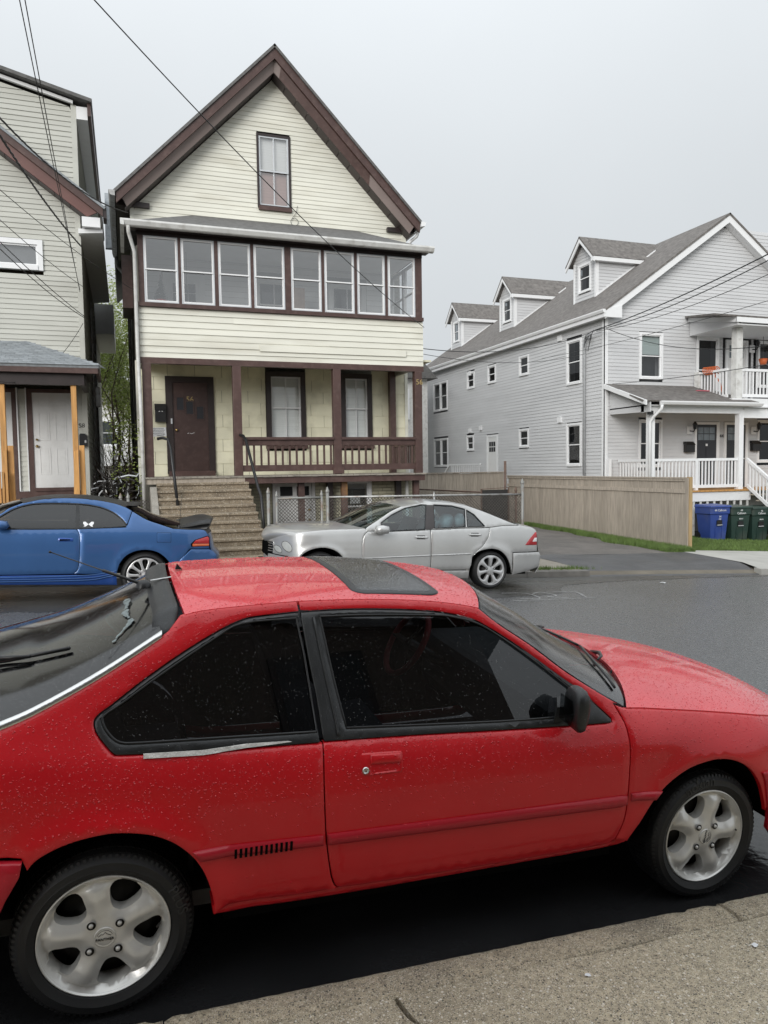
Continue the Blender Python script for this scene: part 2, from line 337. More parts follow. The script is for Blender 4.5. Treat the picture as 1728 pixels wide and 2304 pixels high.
poly_sheet('front_yard', [(-9, 13.98), (7.6, 13.98), (7.6, 17.7), (-9, 17.7)], gfar, K['soil'], -.004)
poly_sheet('driveway', wob([(7.0, 13.9), (8.2, 13.9), (9.5, 14.35), (12.3, 14.6), (13.1, 14.9), (13.65, 15.2), (13.68, 30), (7.0, 30)]), gfar, drive_m, -.002, .5)
poly_sheet('driveway_apron', wob([(8.13, 11.74), (12.3, 11.74), (12.9, 12.9), (13.05, 13.85), (13.12, 14.87), (12.4, 14.65), (10.2, 14.32), (8.8, 14.3), (8.2, 14.0), (8.27, 13.2)], .015), lambda x, y: gfar(x, y) - max(0, (12.6-y))*.14, apron_m, .004)
poly_sheet('concrete_walk', [(13.05, 13.87), (13.1, 14.86), (13.66, 15.2), (13.66, 15.25), (26, 15.4), (26, 13.5), (12.8, 12.5), (12.35, 11.78), (12.6, 11.75), (13.3, 12.48), (26, 12.9), (26, 13.5)][:5] + [(26, 12.75), (13.3, 12.45), (12.72, 11.8), (12.36, 11.78), (12.95, 12.85)], gfar, conc_m, .008)
for i in range(9):
    x0 = 12.36+i*1.5; zz = lambda x: gfar(x, 12)
    MB().prism([(x0, 11.76, zz(x0)-.2), (x0+1.49, 11.76, zz(x0+1.49)-.2), (x0+1.49, 11.77, zz(x0+1.49)+.004), (x0, 11.77, zz(x0)+.004)], [(x0, 11.96, zz(x0)-.2), (x0+1.49, 11.96, zz(x0+1.49)-.2), (x0+1.49, 11.96, zz(x0+1.49)+.010), (x0, 11.96, zz(x0)+.010)]).build('far_kerb_stone', conc_m)['kind'] = 'structure'
poly_sheet('verge', [(12.75, 11.78), (13.32, 12.44), (26, 12.74), (26, 11.78)], gfar, K['soil'], -.005)
lawn_m = M('lawn_soil', (.055, .075, .025), .9, .3, 3, bump=.5, bs=30)
poly_sheet('lawn', [(13.72, 15.26), (26, 15.41), (26, 21), (13.72, 21)], gfar, lawn_m, 0)
# grass: lawn and the strip along the fence
gm = M('grass_blade', (.12, .185, .045), .7, .35, 4, orand=0)
def grass(name, label, area, n, hmin, hmax, seed):
    r = np.random.default_rng(seed); V = np.zeros((n*3, 3)); k = 0
    xy = area(r, n); h = r.uniform(hmin, hmax, n); a = r.uniform(0, 6.283, n); wd = r.uniform(.004, .009, n); le = r.uniform(-.5, .5, (n, 2))
    z = np.array([gfar(x, y) for x, y in xy])
    V[0::3] = np.c_[xy[:, 0]-wd*np.cos(a), xy[:, 1]-wd*np.sin(a), z-.005]; V[1::3] = np.c_[xy[:, 0]+wd*np.cos(a), xy[:, 1]+wd*np.sin(a), z-.005]
    V[2::3] = np.c_[xy[:, 0]+le[:, 0]*h, xy[:, 1]+le[:, 1]*h, z+h]
    me = bpy.data.meshes.new(name); me.from_pydata(V.tolist(), [], np.arange(n*3).reshape(-1, 3).tolist())
    tag(link(name, me, gm), label, 'grass', kind='stuff')
def a_lawn(r, n): return np.c_[13.75+13*r.random(n)**1.6, 15.25+r.random(n)*4.5]
grass('lawn_grass', 'mown green lawn in front of the grey house', a_lawn, 60000, .025, .075, 3)
def a_strip(r, n):
    t = r.random(n); y = 14.9+8.5*t**1.3; wdt = np.where(y < 15.2, .9, .35+.75*np.exp(-((y-16.5)/2.2)**2)+.12*np.sin(y*3)); return np.c_[13.63-wdt*r.random(n)**1.4-np.where(y < 15.15, .15, 0), y]
grass('fence_grass', 'rough green grass strip along the foot of the plank fence', a_strip, 26000, .04, .16, 4)
def a_weed(r, n): c = np.array([(7.2, 11.98), (7.9, 12.0), (6.6, 12.0)])[r.integers(0, 3, n)]; return c + r.normal(0, 1, (n, 2))*[.22, .035]
grass('kerb_weeds', 'small weeds sprouting at the far kerb behind the silver sedan', a_weed, 900, .03, .09, 5)
# ------------------------------------------------------------------ house helpers
def cut(u0, u1, holes):
    segs = [(u0, u1)]
    for a, b in holes:
        nx = []
        for s, e in segs:
            if b <= s or a >= e: nx.append((s, e)); continue
            if a > s: nx.append((s, a))
            if b < e: nx.append((b, e))
        segs = nx
    return [s for s in segs if s[1]-s[0] > .03]
def siding(wall, pl, z0, z1, expo, urange, holes, mat, d=.02, name='siding_board', jit=.0, maxlen=None):
    z = z0; k = 0
    while z < z1-.02:
        zt = min(z+expo, z1); zm = (z+zt)/2
        hs = [(a, b) for a, b, c, e in holes if c < zt-.012 and e > z+.012]
        lo = urange(z); hi = urange(zt-.003)
        base = cut(min(lo[0], hi[0]), max(lo[1], hi[1]), hs)
        if maxlen:
            nb = []
            for a, b in base:
                c = a + rng.uniform(.3, 1)*maxlen
                while c < b-.4: nb.append((a, c)); a = c; c += maxlen
                nb.append((a, b))
            base = nb
        for a, b in base:
            bl, bh = max(a, lo[0]), min(b, lo[1]); tl, th = max(a, hi[0]), min(b, hi[1])
            if bh-bl < .03 and th-tl < .03: continue
            if bh < bl: bl = bh = (bl+bh)/2
            if th < tl: tl = th = (tl+th)/2
            j = rng.uniform(-jit, jit)
            A = [pl.P(bl, d+j, z), pl.P(bh, d+j, z+rng.uniform(-jit, jit)), pl.P(th, d*.28+j*.4, zt), pl.P(tl, d*.28+j*.4, zt)]
            # small rolled lip at the butt
            B = [pl.P(bl, 0, z+.004), pl.P(bh, 0, z+.004), pl.P(th, 0, zt), pl.P(tl, 0, zt)]
            MB().prism(A, B).build(name, mat, wall)
        z = zt; k += 1
def window(par, pl, u0, u1, z0, z1, trim=.07, tmat=None, smat=None, muntin=False, glass=None, blind=None, depth=.1, proud=.045, sill=True, name='window', meet=.5, sash=.035, dark=True):
    tmat = tmat or K['white']; smat = smat or K['white']; glass = glass or K['pane_dk']
    m = MB(); t = trim
    pl.box(m, u0, u0+t, -.06, proud, z0, z1); pl.box(m, u1-t, u1, -.06, proud, z0, z1)
    pl.box(m, u0+t, u1-t, -.06, proud-.004, z1-t, z1); pl.box(m, u0+t, u1-t, -.06, proud+.02 if sill else proud-.004, z0, z0+t)
    f = m.build(name, tmat, par)
    a, b, c, e = u0+t, u1-t, z0+t, z1-t; mid = lerp(c, e, meet); s = sash
    m = MB()
    for (p, q, w) in ((mid-s/2, e, .016), (c, mid+s/2, .0)):
        pl.box(m, a, a+s, -.05+w, w, p, q); pl.box(m, b-s, b, -.05+w, w, p, q); pl.box(m, a+s, b-s, -.05+w, w-.003, p, p+s); pl.box(m, a+s, b-s, -.05+w, w-.003, q-s, q)
        if muntin: pl.box(m, (a+b)/2-.011, (a+b)/2+.011, -.03+w, w-.006, p+s, q-s)
    m.build('sash', smat, f)
    for (p, q, w) in ((mid, e, -.01), (c, mid, -.026)):
        mesh('pane', [pl.P(a, w, p), pl.P(b, w, p), pl.P(b, w, q), pl.P(a, w, q)], [(0, 1, 2, 3)], glass, f)
    if blind:
        zb = lerp(e, c, blind[1]); MB2 = MB(); pl.box(MB2, a, b, -.075, -.07, zb, e); MB2.build('blind', blind[0], f)
    if dark:
        m = MB(); pl.box(m, a-.01, b+.01, -.32, -.30, c-.02, e+.02); m.build('room', K['dark_in'], f)
    return f
def gable_wall_mesh(name, pl, u0, u1, z0, ze, up, zp, back, mat, par):
    A = [pl.P(u0, 0, z0), pl.P(u1, 0, z0), pl.P(u1, 0, ze), pl.P(up, 0, zp), pl.P(u0, 0, ze)]
    B = [pl.P(u0, -back, z0), pl.P(u1, -back, z0), pl.P(u1, -back, ze), pl.P(up, -back, zp), pl.P(u0, -back, ze)]
    return MB().prism(A, B).build(name, mat, par)
def quad_slab(name, P, th, mat, par):   # 4 points counter-clockwise seen from above, thickness downward
    P = [Vector(p) for p in P]; n = (P[1]-P[0]).cross(P[3]-P[0]).normalized()
    if n.z < 0: n = -n
    return MB().prism(P, [p-n*th for p in P]).build(name, mat, par)
def face_text(txt, size, pl, u, w, z, mat, par, name='numeral', depth=.004):
    V, F = text2d(txt, size, depth); sg = -1 if pl.f == 'L' else 1
    return mesh(name, [pl.P(u+sg*v[0], w+v[2], z+v[1]) for v in V], F, mat, par)

# ------------------------------------------------------------------ the cream house with the brown trim (number 56)
H5 = thing('gable_house', 'tall cream sided house with brown trim and enclosed upper porch, number 56', 'house', (3.5, 17.6, .2))
F5 = Pl('F', 17.6); PF = Pl('F', 15.7)
wall = gable_wall_mesh('wall', Pl('F', 17.97), .30, 6.77, .1, 7.7, 3.5, 10.93, 8, K['core'], H5)
# gable siding above the porch roof
def rk(z): 
    if z < 7.72: return (.36, 6.70)
    return (.30+(z-7.66)/1.016, 6.72-(z-7.66)/1.016)
siding(wall, F5, 7.25, 10.93, .103, rk, [(3.12, 3.90, 8.0, 9.66)], K['cream'], .016, jit=.002, maxlen=3.6)
m = MB(); F5.box(m, .27, .36, -.05, .03, 6.9, 7.75); m.build('corner_board', K['cream'], wall)
m = MB(); F5.box(m, 6.70, 6.80, -.05, .03, 6.9, 7.75); m.build('corner_board', K['cream'], wall)
gw = window(H5, F5, 3.11, 3.91, 8.0, 9.68, .05, K['brown_dk'], K['alu'], True, K['pane_sky'], (K['curtain'], .5), sill=False, proud=.035)
m = MB(); F5.box(m, 3.13, 3.91, .0, .07, 7.93, 8.02); m.build('sill', K['brown'], gw)
m = MB(); F5.box(m, 3.2, 3.82, -.085, -.075, 8.06, 8.85); m.build('curtain', M('brown_curtain', (.42, .27, .235), .8, .1, 3, bump=.4, bs=5, ms=(.2, .2, 12)), gw)
# wire coil hanging under the window
m = MB(); m.tube([(3.97+.09*math.cos(a), 17.56, 7.72+.09*math.sin(a)) for a in np.linspace(-2, 9, 40)]+[(4.02, 17.56, 7.95), (4.05, 17.56, 8.1)], .005, 5); m.build('cable_coil', K['wire'], wall)
# rakes: fascia, sloping frieze, vented soffit panels
for sg in (-1, 1):
    side = 'rake'
    def R(d, y, zoff):  # point at horizontal distance d from ridge on the rake line
        return (3.49+sg*d, y, 11.40-1.014*d+zoff)
    L_ = 3.50
    MB().prism([R(0, 17.10, .0), R(L_, 17.10, .0), R(L_, 17.10, -.24), R(0, 17.10, -.24)][::sg], [R(0, 17.16, .0), R(L_, 17.16, .0), R(L_, 17.16, -.24), R(0, 17.16, -.24)][::sg]).build('fascia_board', K['brown'], H5)
    MB().prism([R(0, 17.17, -.20), R(L_-.12, 17.17, -.20), R(L_-.22, 17.25, -.47), R(0, 17.25, -.47)][::sg], [R(0, 17.24, -.20), R(L_-.12, 17.24, -.20), R(L_-.22, 17.31, -.47), R(0, 17.31, -.47)][::sg]).build('frieze_board', K['brown_grey'], H5)
    if sg > 0:
        MB().prism([R(.15, 17.163, -.21), R(2.25, 17.163, -.21), R(2.25, 17.243, -.475), R(.12, 17.243, -.475)], [R(.15, 17.17, -.21), R(2.25, 17.17, -.21), R(2.25, 17.25, -.475), R(.12, 17.25, -.475)]).build('frieze_cover', K['brown'], H5)
    for k in range(13):
        a, b = .02+k*.255, .02+(k+1)*.255-.012
        MB().prism([R(a, 17.26, -.455), R(b, 17.26, -.455), R(b, 17.26, -.475), R(a, 17.26, -.475)][::sg], [R(a, 17.60, -.455), R(b, 17.60, -.455), R(b, 17.60, -.475), R(a, 17.60, -.475)][::sg]).build('soffit_panel', K['soffit'], H5)
    # roof slope
    e = 3.60
    quad_slab('roof', [(3.49+sg*(-.0), 17.06, 11.47), (3.49+sg*e, 17.06, 11.47-1.014*e), (3.49+sg*e, 28, 11.47-1.014*e), (3.49, 28, 11.47)], .055, K['shingle'], H5)
    m = MB(); xe = 3.49+sg*3.5
    m.prism([(xe, 17.5, 7.84), (xe-sg*.7, 17.5, 7.80), (xe-sg*.7, 17.5, 7.70), (xe, 17.5, 7.70)], [(xe, 22, 7.84), (xe-sg*.7, 22, 7.80), (xe-sg*.7, 22, 7.70), (xe, 22, 7.70)]).build('eave_soffit', K['brown_dk'], H5)
    g = MB(); x0 = 3.49+sg*3.52
    g.prism([(x0, 17.05, 7.86), (x0+sg*.13, 17.05, 7.86), (x0+sg*.10, 17.05, 7.76), (x0, 17.05, 7.74)], [(x0, 22, 7.86), (x0+sg*.13, 22, 7.86), (x0+sg*.10, 22, 7.76), (x0, 22, 7.74)]).build('gutter', K['galv'] if sg < 0 else K['white'], H5)
MB().tube([(7.07, 17.35, 7.76), (7.02, 17.4, 7.6), (6.9, 17.5, 7.5), (6.84, 17.55, 7.38)], .04, 8).build('downspout', K['white'], H5, smooth=True)
MB().tube([(-.06, 21.9, 7.75), (-.05, 21.9, 7.5), (.12, 21.9, 7.3), (.22, 21.9, 7.1), (.22, 21.9, 1)], .04, 8).build('downspout', K['galv'], H5, smooth=True)
bx('chimney', M('chimney_brick', (.16, .10, .085), .8, .2, 8), H5, 2.2, 2.62, 22, 22.5, 9.5, 11.0)
m = MB(); m.box(.06, .29, 18.3, 19.6, 5.65, 6.85); m.build('side_bay', K['brown'], H5)
quad_slab('wing_roof', [(-.32, 21.6, 7.9), (.9, 21.6, 7.9), (.9, 23.2, 9.9), (-.32, 23.2, 9.9)], .06, K['shingle_bl'], H5)
# lower front wall: lapped mineral shingles in running bond, each piece its own
holes5 = [(.92, 1.96, 1.7, 4.0), (3.19, 4.16, 2.35, 4.2), (5.03, 5.84, 2.35, 4.2)]
z = 1.74; k = 0
while z < 4.34:
    x = .36 - (k % 2)*.305 - rng.uniform(0, .03)
    while x < 6.79:
        a, b = max(x, .36), min(x+.605, 6.79)
        hs = [(p, q) for p, q, c, e in holes5 if c < z+.2 and e > z+.06]
        for s, e in cut(a, b, hs):
            j = rng.uniform(-.003, .003)
            MB().prism([F5.P(s, .022+j, z), F5.P(e-.004, .022+j+rng.uniform(-.002, .002), z+rng.uniform(-.004, .004)), F5.P(e-.004, .009, z+.288), F5.P(s, .009, z+.288)],
                       [F5.P(s, 0, z), F5.P(e-.004, 0, z), F5.P(e-.004, 0, z+.288), F5.P(s, 0, z+.288)]).build('wall_shingle', K['yellow_tile'], wall)
        x += .609
    z += .283; k += 1
m = MB(); F5.box(m, .27, .37, -.04, .035, 1.6, 4.35); m.build('corner_board', K['cream'], wall)
m = MB(); F5.box(m, 6.72, 6.80, -.04, .035, 1.6, 4.35); m.build('corner_board', K['cream'], wall)
# two dark framed windows with white storm sashes
for (a, b) in ((3.20, 4.15), (5.04, 5.84)):
    wd = window(H5, F5, a, b, 2.42, 4.19, .115, K['brown_dk'], K['white'], True, K['pane'], (K['curtain'], 1.0), proud=.06, sill=False, meet=.52)
    m = MB(); F5.box(m, a-.03, b+.03, .0, .1, 2.36, 2.44); m.build('sill', K['brown'], wd)
# front door
dr = bx('door', K['door_br'], H5, 1.05, 1.84, 17.575, 17.62, 1.86, 3.88)
m = MB()
F5.box(m, .90, 1.05, -.02, .06, 1.80, 4.02); F5.box(m, 1.84, 1.98, -.02, .06, 1.80, 4.02); F5.box(m, 1.05, 1.84, -.02, .057, 3.88, 4.02)
m.build('door_frame', K['brown_dk'], H5)
m = MB(); F5.box(m, .93, 1.96, .0, .16, 1.745, 1.86); m.build('threshold', K['brown'], H5)
for (px, pz) in ((1.22, 3.40), (1.43, 3.31), (1.66, 3.20)):
    m = MB(); a, b, c, e = px-.075, px+.075, pz-.14, pz+.14
    F5.box(m, a-.02, a, .02, .04, c-.02, e+.02); F5.box(m, b, b+.02, .02, .04, c-.02, e+.02); F5.box(m, a, b, .02, .038, e, e+.02); F5.box(m, a, b, .02, .038, c-.02, c)
    fr = m.build('door_light', K['door_br'], dr)
    mesh('pane', [F5.P(a, .027, c), F5.P(b, .027, c), F5.P(b, .027, e), F5.P(a, .027, e)], [(0, 1, 2, 3)], K['door_bk'], fr)
face_text('56', .17, F5, 1.44, .028, 3.50, K['gold'], dr, 'door_number')
MB().lathe([(0, .065), (.022, .062), (.03, .045), (.022, .025), (.012, .02), (.03, .006), (.03, 0)], (1.12, 17.575, 2.80), (0, -1, 0), 16).build('door_knob', K['brass'], dr, smooth=True)
m = MB(); F5.box(m, 1.00, 1.035, .055, .075, 2.94, 3.06); m.build('latch_plate', K['alu'], dr)
m = MB()
for s, e in (((1.36, 2.72), (1.40, 2.735)), ((1.42, 2.73), (1.46, 2.715)), ((1.46, 2.72), (1.52, 2.74))): m.bar(F5.P(s[0], .026, s[1]), F5.P(e[0], .026, e[1]), .004, .008)
m.build('scuff', K['paper'], dr)
# porch: floor, rim, ceiling, posts, rails
for k in range(46):
    x = .32+k*.134; bx('floor_board', K['wood_old'], H5, x, x+.128, 15.62+rng.uniform(-.008, .008), 17.58, 1.71+rng.uniform(-.003, .003), 1.745)
m = MB(); m.box(2.36, 6.46, 15.66, 15.72, 1.575, 1.705); m.box(6.40, 6.46, 15.725, 17.58, 1.575, 1.705); m.build('porch_beam', K['brown'], H5)
m = MB(); m.box(.36, 2.36, 15.66, 15.74, 1.60, 1.705); m.build('porch_beam', K['wood_grey'], H5)
bx('porch_ceiling', M('porch_ceiling_paint', (.66, .63, .48), .7, .1, 2), H5, .36, 6.70, 15.80, 17.58, 4.28, 4.32)
m = MB(); m.box(.34, 6.47, 15.70, 15.82, 4.04, 4.16); m.build('porch_header', K['brown'], H5)
m = MB(); m.box(5.95, 6.45, 15.83, 15.95, 4.05, 4.15); m.build('header_return', K['brown'], H5)
post = []
for x0 in (.37, 2.165, 4.335, 6.255):
    p = bx('porch_post', K['brown'], H5, x0, x0+.175, 15.70, 15.86, 1.745, 4.04, .008); post.append(p)
m = MB(); m.box(4.30, 4.545, 15.67, 15.70, 1.76, 1.90); m.build('post_base', K['brown'], post[2])
face_text('56', .17, PF, 6.36, .006, 3.80, K['gold'], post[3], 'post_number')
def rail(x0, x1):
    r = MB(); r.box(x0, x1, 15.68, 15.86, 2.50, 2.56); r.box(x0, x1, 15.73, 15.81, 2.38, 2.50); r.build('handrail', K['brown'], H5, bev=.006)
    r = MB(); r.box(x0, x1, 15.73, 15.81, 1.83, 1.965); r.build('bottom_rail', K['brown'], H5)
    n = int((x1-x0)/.152)
    for i in range(n):
        x = x0 + (i+.6)*(x1-x0)/n; bx('baluster', K['brown'], H5, x-.02, x+.02, 15.75, 15.79, 1.965, 2.38)
rail(2.34, 4.335); rail(4.51, 6.255)
r = MB(); r.box(6.30, 6.40, 15.86, 17.56, 2.50, 2.56); r.box(6.32, 6.38, 15.86, 17.56, 2.38, 2.50); r.build('handrail', K['brown'], H5)
r = MB(); r.box(6.32, 6.38, 15.86, 17.56, 1.83, 1.965); r.build('bottom_rail', K['brown'], H5)
for i in range(11): y = 15.95+i*.15; bx('baluster', K['brown'], H5, 6.33, 6.37, y-.02, y+.02, 1.965, 2.38)
bx('porch_post', K['brown'], H5, 6.27, 6.42, 17.42, 17.56, 1.745, 4.28)
# enclosed upper porch: sided parapet, window band, frames
up = MB(); up.box(.38, 6.45, 15.74, 15.80, 4.17, 5.14); up.box(6.40, 6.45, 15.81, 17.58, 4.17, 5.14); up.box(.38, .43, 15.81, 17.58, 4.17, 6.6); up = up.build('parapet', K['core'], H5)
siding(up, Pl('F', 15.74), 4.14, 5.16, .128, lambda z: (.345, 6.475), [], K['cream'], .026, jit=.004, maxlen=4.2)
siding(up, Pl('R', 6.45), 4.14, 5.16, .128, lambda z: (15.74, 17.58), [], K['cream'], .02)
bx('patch_board', K['cream'], up, 2.75, 6.05, 15.695, 15.712, 4.36, 4.50)
bx('corner_strip', K['brown'], up, .33, .345, 15.69, 15.78, 4.14, 5.16)
m = MB(); m.box(.34, 6.47, 15.66, 15.76, 5.165, 5.245); m.build('window_ledge', K['brown'], H5)
m = MB(); m.box(.34, 6.45, 15.68, 15.80, 6.565, 6.70); m.build('window_head', K['brown_dk'], H5)
wx = [(.47, 1.13), (1.19, 1.85), (1.93, 2.59), (2.66, 3.31), (3.45, 4.11), (4.18, 4.85), (4.92, 5.56), (5.63, 6.28)]
edges = [.36] + sum([[a, b] for a, b in wx], []) + [6.45]
for i in range(0, len(edges), 2): bx('window_post', K['brown'], H5, edges[i], edges[i+1], 15.70, 15.78, 5.245, 6.565)
for a, b in wx: window(H5, PF, a, b, 5.25, 6.56, .022, K['alu'], K['white'], False, K['pane_sky'], None, proud=.01, sill=False, sash=.028, name='porch_window', dark=False)
PR = Pl('R', 6.42)
for a, b in ((15.85, 16.65), (16.72, 17.5)): window(H5, PR, a, b, 5.25, 6.56, .022, K['alu'], K['white'], False, K['pane_sky'], None, proud=.01, sill=False, sash=.028, name='porch_window', dark=False)
bx('window_post', K['brown'], H5, 6.36, 6.44, 16.65, 16.72, 5.245, 6.565)
bx('upper_floor', K['wood_old'], H5, .44, 6.39, 15.81, 17.58, 4.95, 5.0); bx('upper_ceiling', K['inside'], H5, .44, 6.44, 15.81, 17.58, 6.66, 6.70)
hin = [(.9, 1.85, 5.0, 6.35), (2.95, 3.95, 5.1, 6.4), (4.75, 5.75, 5.1, 6.4)]
siding(wall, F5, 5.0, 6.66, .125, lambda z: (.44, 6.40), hin, K['inside'], .018, 'inner_clapboard')
for a, b in ((2.97, 3.93), (4.77, 5.73)): window(H5, F5, a, b, 5.12, 6.38, .11, K['inside'], K['white'], True, K['pane_dk'], None, name='inner_window')
m = MB(); F5.box(m, .92, 1.05, 0, .04, 5, 6.33); F5.box(m, 1.72, 1.85, 0, .04, 5, 6.33); F5.box(m, 1.05, 1.72, 0, .038, 6.2, 6.33); m.build('inner_door_frame', K['inside'], H5)
idr = bx('inner_door', K['inside'], H5, 1.05, 1.72, 17.57, 17.6, 5, 6.2)
for i in range(3):
    for j in range(4): bx('pane', K['dark_in'], idr, 1.14+i*.17, 1.14+i*.17+.15, 17.562, 17.569, 5.25+j*.22, 5.25+j*.22+.2)
bx('leaning_board', M('bare_plywood', (.36, .25, .19), .7, .2, 5), H5, 3.72, 4.05, 17.0, 17.04, 5.0, 6.05)
# porch roof (low hip) and white gutter
A = [(.12, 15.42, 6.72), (6.56, 15.42, 6.72), (5.55, 17.6, 7.66), (1.6, 17.6, 7.66)]
quad_slab('porch_roof', A, .05, K['shingle'], H5)
mesh('porch_roof_hip', [(.12, 15.42, 6.72), (1.6, 17.6, 7.66), (.12, 17.6, 6.72)], [(0, 1, 2)], K['shingle'], H5); mesh('porch_roof_hip', [(6.56, 15.42, 6.72), (5.55, 17.6, 7.66), (6.56, 17.6, 6.72)], [(0, 2, 1)], K['shingle'], H5)
g = [(15.42, 6.735), (15.30, 6.735), (15.295, 6.70), (15.33, 6.63), (15.35, 6.615), (15.42, 6.61)]
MB().prism([(.10, y, z) for y, z in g], [(6.60, y, z) for y, z in g]).build('gutter', K['white_dirty'], H5)
bx('eave_soffit', K['brown_dk'], H5, .14, 6.55, 15.425, 15.72, 6.64, 6.66)
g2 = [(.12, 6.735), (.05, 6.735), (.05, 6.62), (.12, 6.61)]
MB().prism([(x, 15.30, z) for x, z in g2], [(x, 17.3, z) for x, z in g2]).build('gutter', K['white_dirty'], H5)
m = MB(); m.tube([(.19, 15.36, 6.62), (.2, 15.40, 6.5), (.30, 15.62, 6.2), (.30, 15.63, 4.2), (.32, 15.63, 3.2), (.33, 15.63, 1.0)], .036, 8); m.build('downspout', K['white_dirty'], H5, smooth=True)
# stairs, pipe rails, basement front
st = bpy.data.objects.new('stairs', None); C.objects.link(st); st.parent = H5
for i in range(10):
    zt = 1.625-.143*i; y0 = 15.66-.265*i
    pf = [(y0, zt-.22), (y0, zt), (y0-.285, zt), (y0-.30, zt-.012), (y0-.30, zt-.05), (y0-.265, zt-.058), (y0-.265, zt-.22)]; m = MB(); m.prism([(.57, a_, b_+rng.uniform(-.004, .004)) for a_, b_ in pf], [(2.40, a_, b_+rng.uniform(-.004, .004)) for a_, b_ in pf])
    o = m.build('step', K['step'], st, bev=.006)
MB().prism([(.44, 13.1, .1), (.44, 15.66, .1), (.44, 15.66, 1.55), (.44, 15.35, 1.55), (.44, 13.0, .3)], [(.565, 13.1, .1), (.565, 15.66, .1), (.565, 15.66, 1.55), (.565, 15.35, 1.55), (.565, 13.0, .3)]).build('stair_wall', K['concrete'], H5)
m = MB(); m.tube([(.62, 15.66, 2.52), (.72, 15.62, 2.54), (.82, 15.5, 2.50), (.86, 15.40, 2.3), (.93, 14.75, 1.12)], .03, 10); m.build('pipe_rail', K['iron'], H5, smooth=True)
m = MB(); m.tube([(2.28, 15.66, 2.60), (2.33, 15.55, 2.58), (2.37, 15.45, 2.48), (2.42, 14.4, 1.52), (2.45, 14.25, 1.35), (2.46, 13.9, .35)], .03, 10); m.build('pipe_rail', K['iron'], H5, smooth=True)
bw = bx('basement_wall', M('brick_mortar', (.28, .26, .2), .9), H5, 2.42, 6.6, 16.75, 16.85, .1, 1.6)
BP = Pl('F', 16.4); bh = [(3.06, 4.05, 0, 1.7), (4.66, 5.42, .35, 1.7)]
z = .3; k = 0
while z < 1.56:
    x = 2.43-(k % 2)*.11
    while x < 6.58:
        hs = [(p, q) for p, q, c, e in bh if c < z+.06 and e > z]
        for s, e in cut(max(x, 2.43), min(x+.205, 6.58), hs):
            j = rng.uniform(0, .004); m = MB(); BP.box(m, s, e, -.01, .012+j, z, z+.062); m.build('brick', K['brick_cr'], bw)
        x += .217
    z += .074; k += 1
bd = bx('basement_door', K['door_wh'], H5, 3.14, 3.96, 16.36, 16.41, .25, 1.62)
for i in range(2):
    m = MB(); BP.box(m, 3.24+i*.38, 3.52+i*.38, .042, .05, 1.27, 1.48); m.build('pane', K['dark_in'], bd)
    m = MB(); a = 3.21+i*.38; BP.box(m, a, a+.34, .038, .048, .45, .47); BP.box(m, a, a+.34, .038, .048, 1.10, 1.12); BP.box(m, a, a+.02, .038, .048, .47, 1.10); BP.box(m, a+.32, a+.34, .038, .048, .47, 1.10); m.build('panel_moulding', K['door_wh'], bd)
for a_, b_ in ((3.07, 3.135), (3.965, 4.04)):
    m = MB(); BP.box(m, a_, b_, -.01, .06, .2, 1.65); m.build('door_jamb', K['door_wh'], H5)
for zz in (.72, .95): MB().lathe([(0, .06), (.025, .055), (.028, .03), (.012, .02), (.028, 0)], (3.90, 16.36, zz), (0, -1, 0), 12).build('door_knob', K['brass'], bd, smooth=True)
bwn = window(H5, BP, 4.68, 5.40, .35, 1.62, .07, K['white'], K['white'], False, K['pane'], None, sill=True)
bx('window_poster', K['paper'], bwn, 4.90, 5.14, 16.445, 16.449, 1.05, 1.22)
for x, mt in ((3.62, 'brown'), (4.36, 'brown_dk'), (4.60, 'rustpost'), (6.02, 'brown_dk'), (6.33, 'brown')):
    if mt == 'rustpost': K[mt] = M('flaking_brown_post', (.10, .055, .045), .5, .2, 4, dirt=((.42, .22, .06), .9, 2.2))
    y0 = 15.85 if x not in (4.36, 6.02) else 16.2
    bx('support_post', K[mt], H5, x-.065, x+.065, y0, y0+.13, .12, 1.575)
bx('white_pipe', K['white_dirty'], H5, 6.20, 6.26, 16.2, 16.26, .1, 1.56)
# things fixed to the porch
t = thing('mailbox', 'black metal mailbox on the yellow wall beside the brown door', 'mailbox', (.775, 17.57, 2.98))
m = MB(); m.prism([(.66, y, z) for y, z in ((17.57, 2.98), (17.46, 2.98), (17.46, 3.27), (17.50, 3.37), (17.57, 3.38))], [(.89, y, z) for y, z in ((17.57, 2.98), (17.46, 2.98), (17.46, 3.27), (17.50, 3.37), (17.57, 3.38))]); m.build('box', K['black'], t)
m = MB(); m.prism([(.65, y, z) for y, z in ((17.45, 3.24), (17.44, 3.24), (17.485, 3.38), (17.57, 3.395), (17.57, 3.385), (17.49, 3.37))], [(.90, y, z) for y, z in ((17.45, 3.24), (17.44, 3.24), (17.485, 3.38), (17.57, 3.395), (17.57, 3.385), (17.49, 3.37))]); m.build('lid', K['black'], t)
m = MB(); m.bar((.74, 17.455, 3.21), (.77, 17.455, 3.215), .004, .012); m.bar((.80, 17.455, 3.215), (.83, 17.455, 3.21), .004, .012); m.build('lettering', K['paper'], t)
t = thing('notice', 'handwritten white notice with an arrow below the black mailbox', 'notice', (.75, 17.57, 2.65))
m = MB(); m.prism([(.58, 17.565, 2.65), (.90, 17.565, 2.66), (.89, 17.565, 2.86), (.57, 17.565, 2.85)], [(.58, 17.572, 2.65), (.90, 17.572, 2.66), (.89, 17.572, 2.86), (.57, 17.572, 2.85)]); m.build('sheet', K['paper'], t)
m = MB()
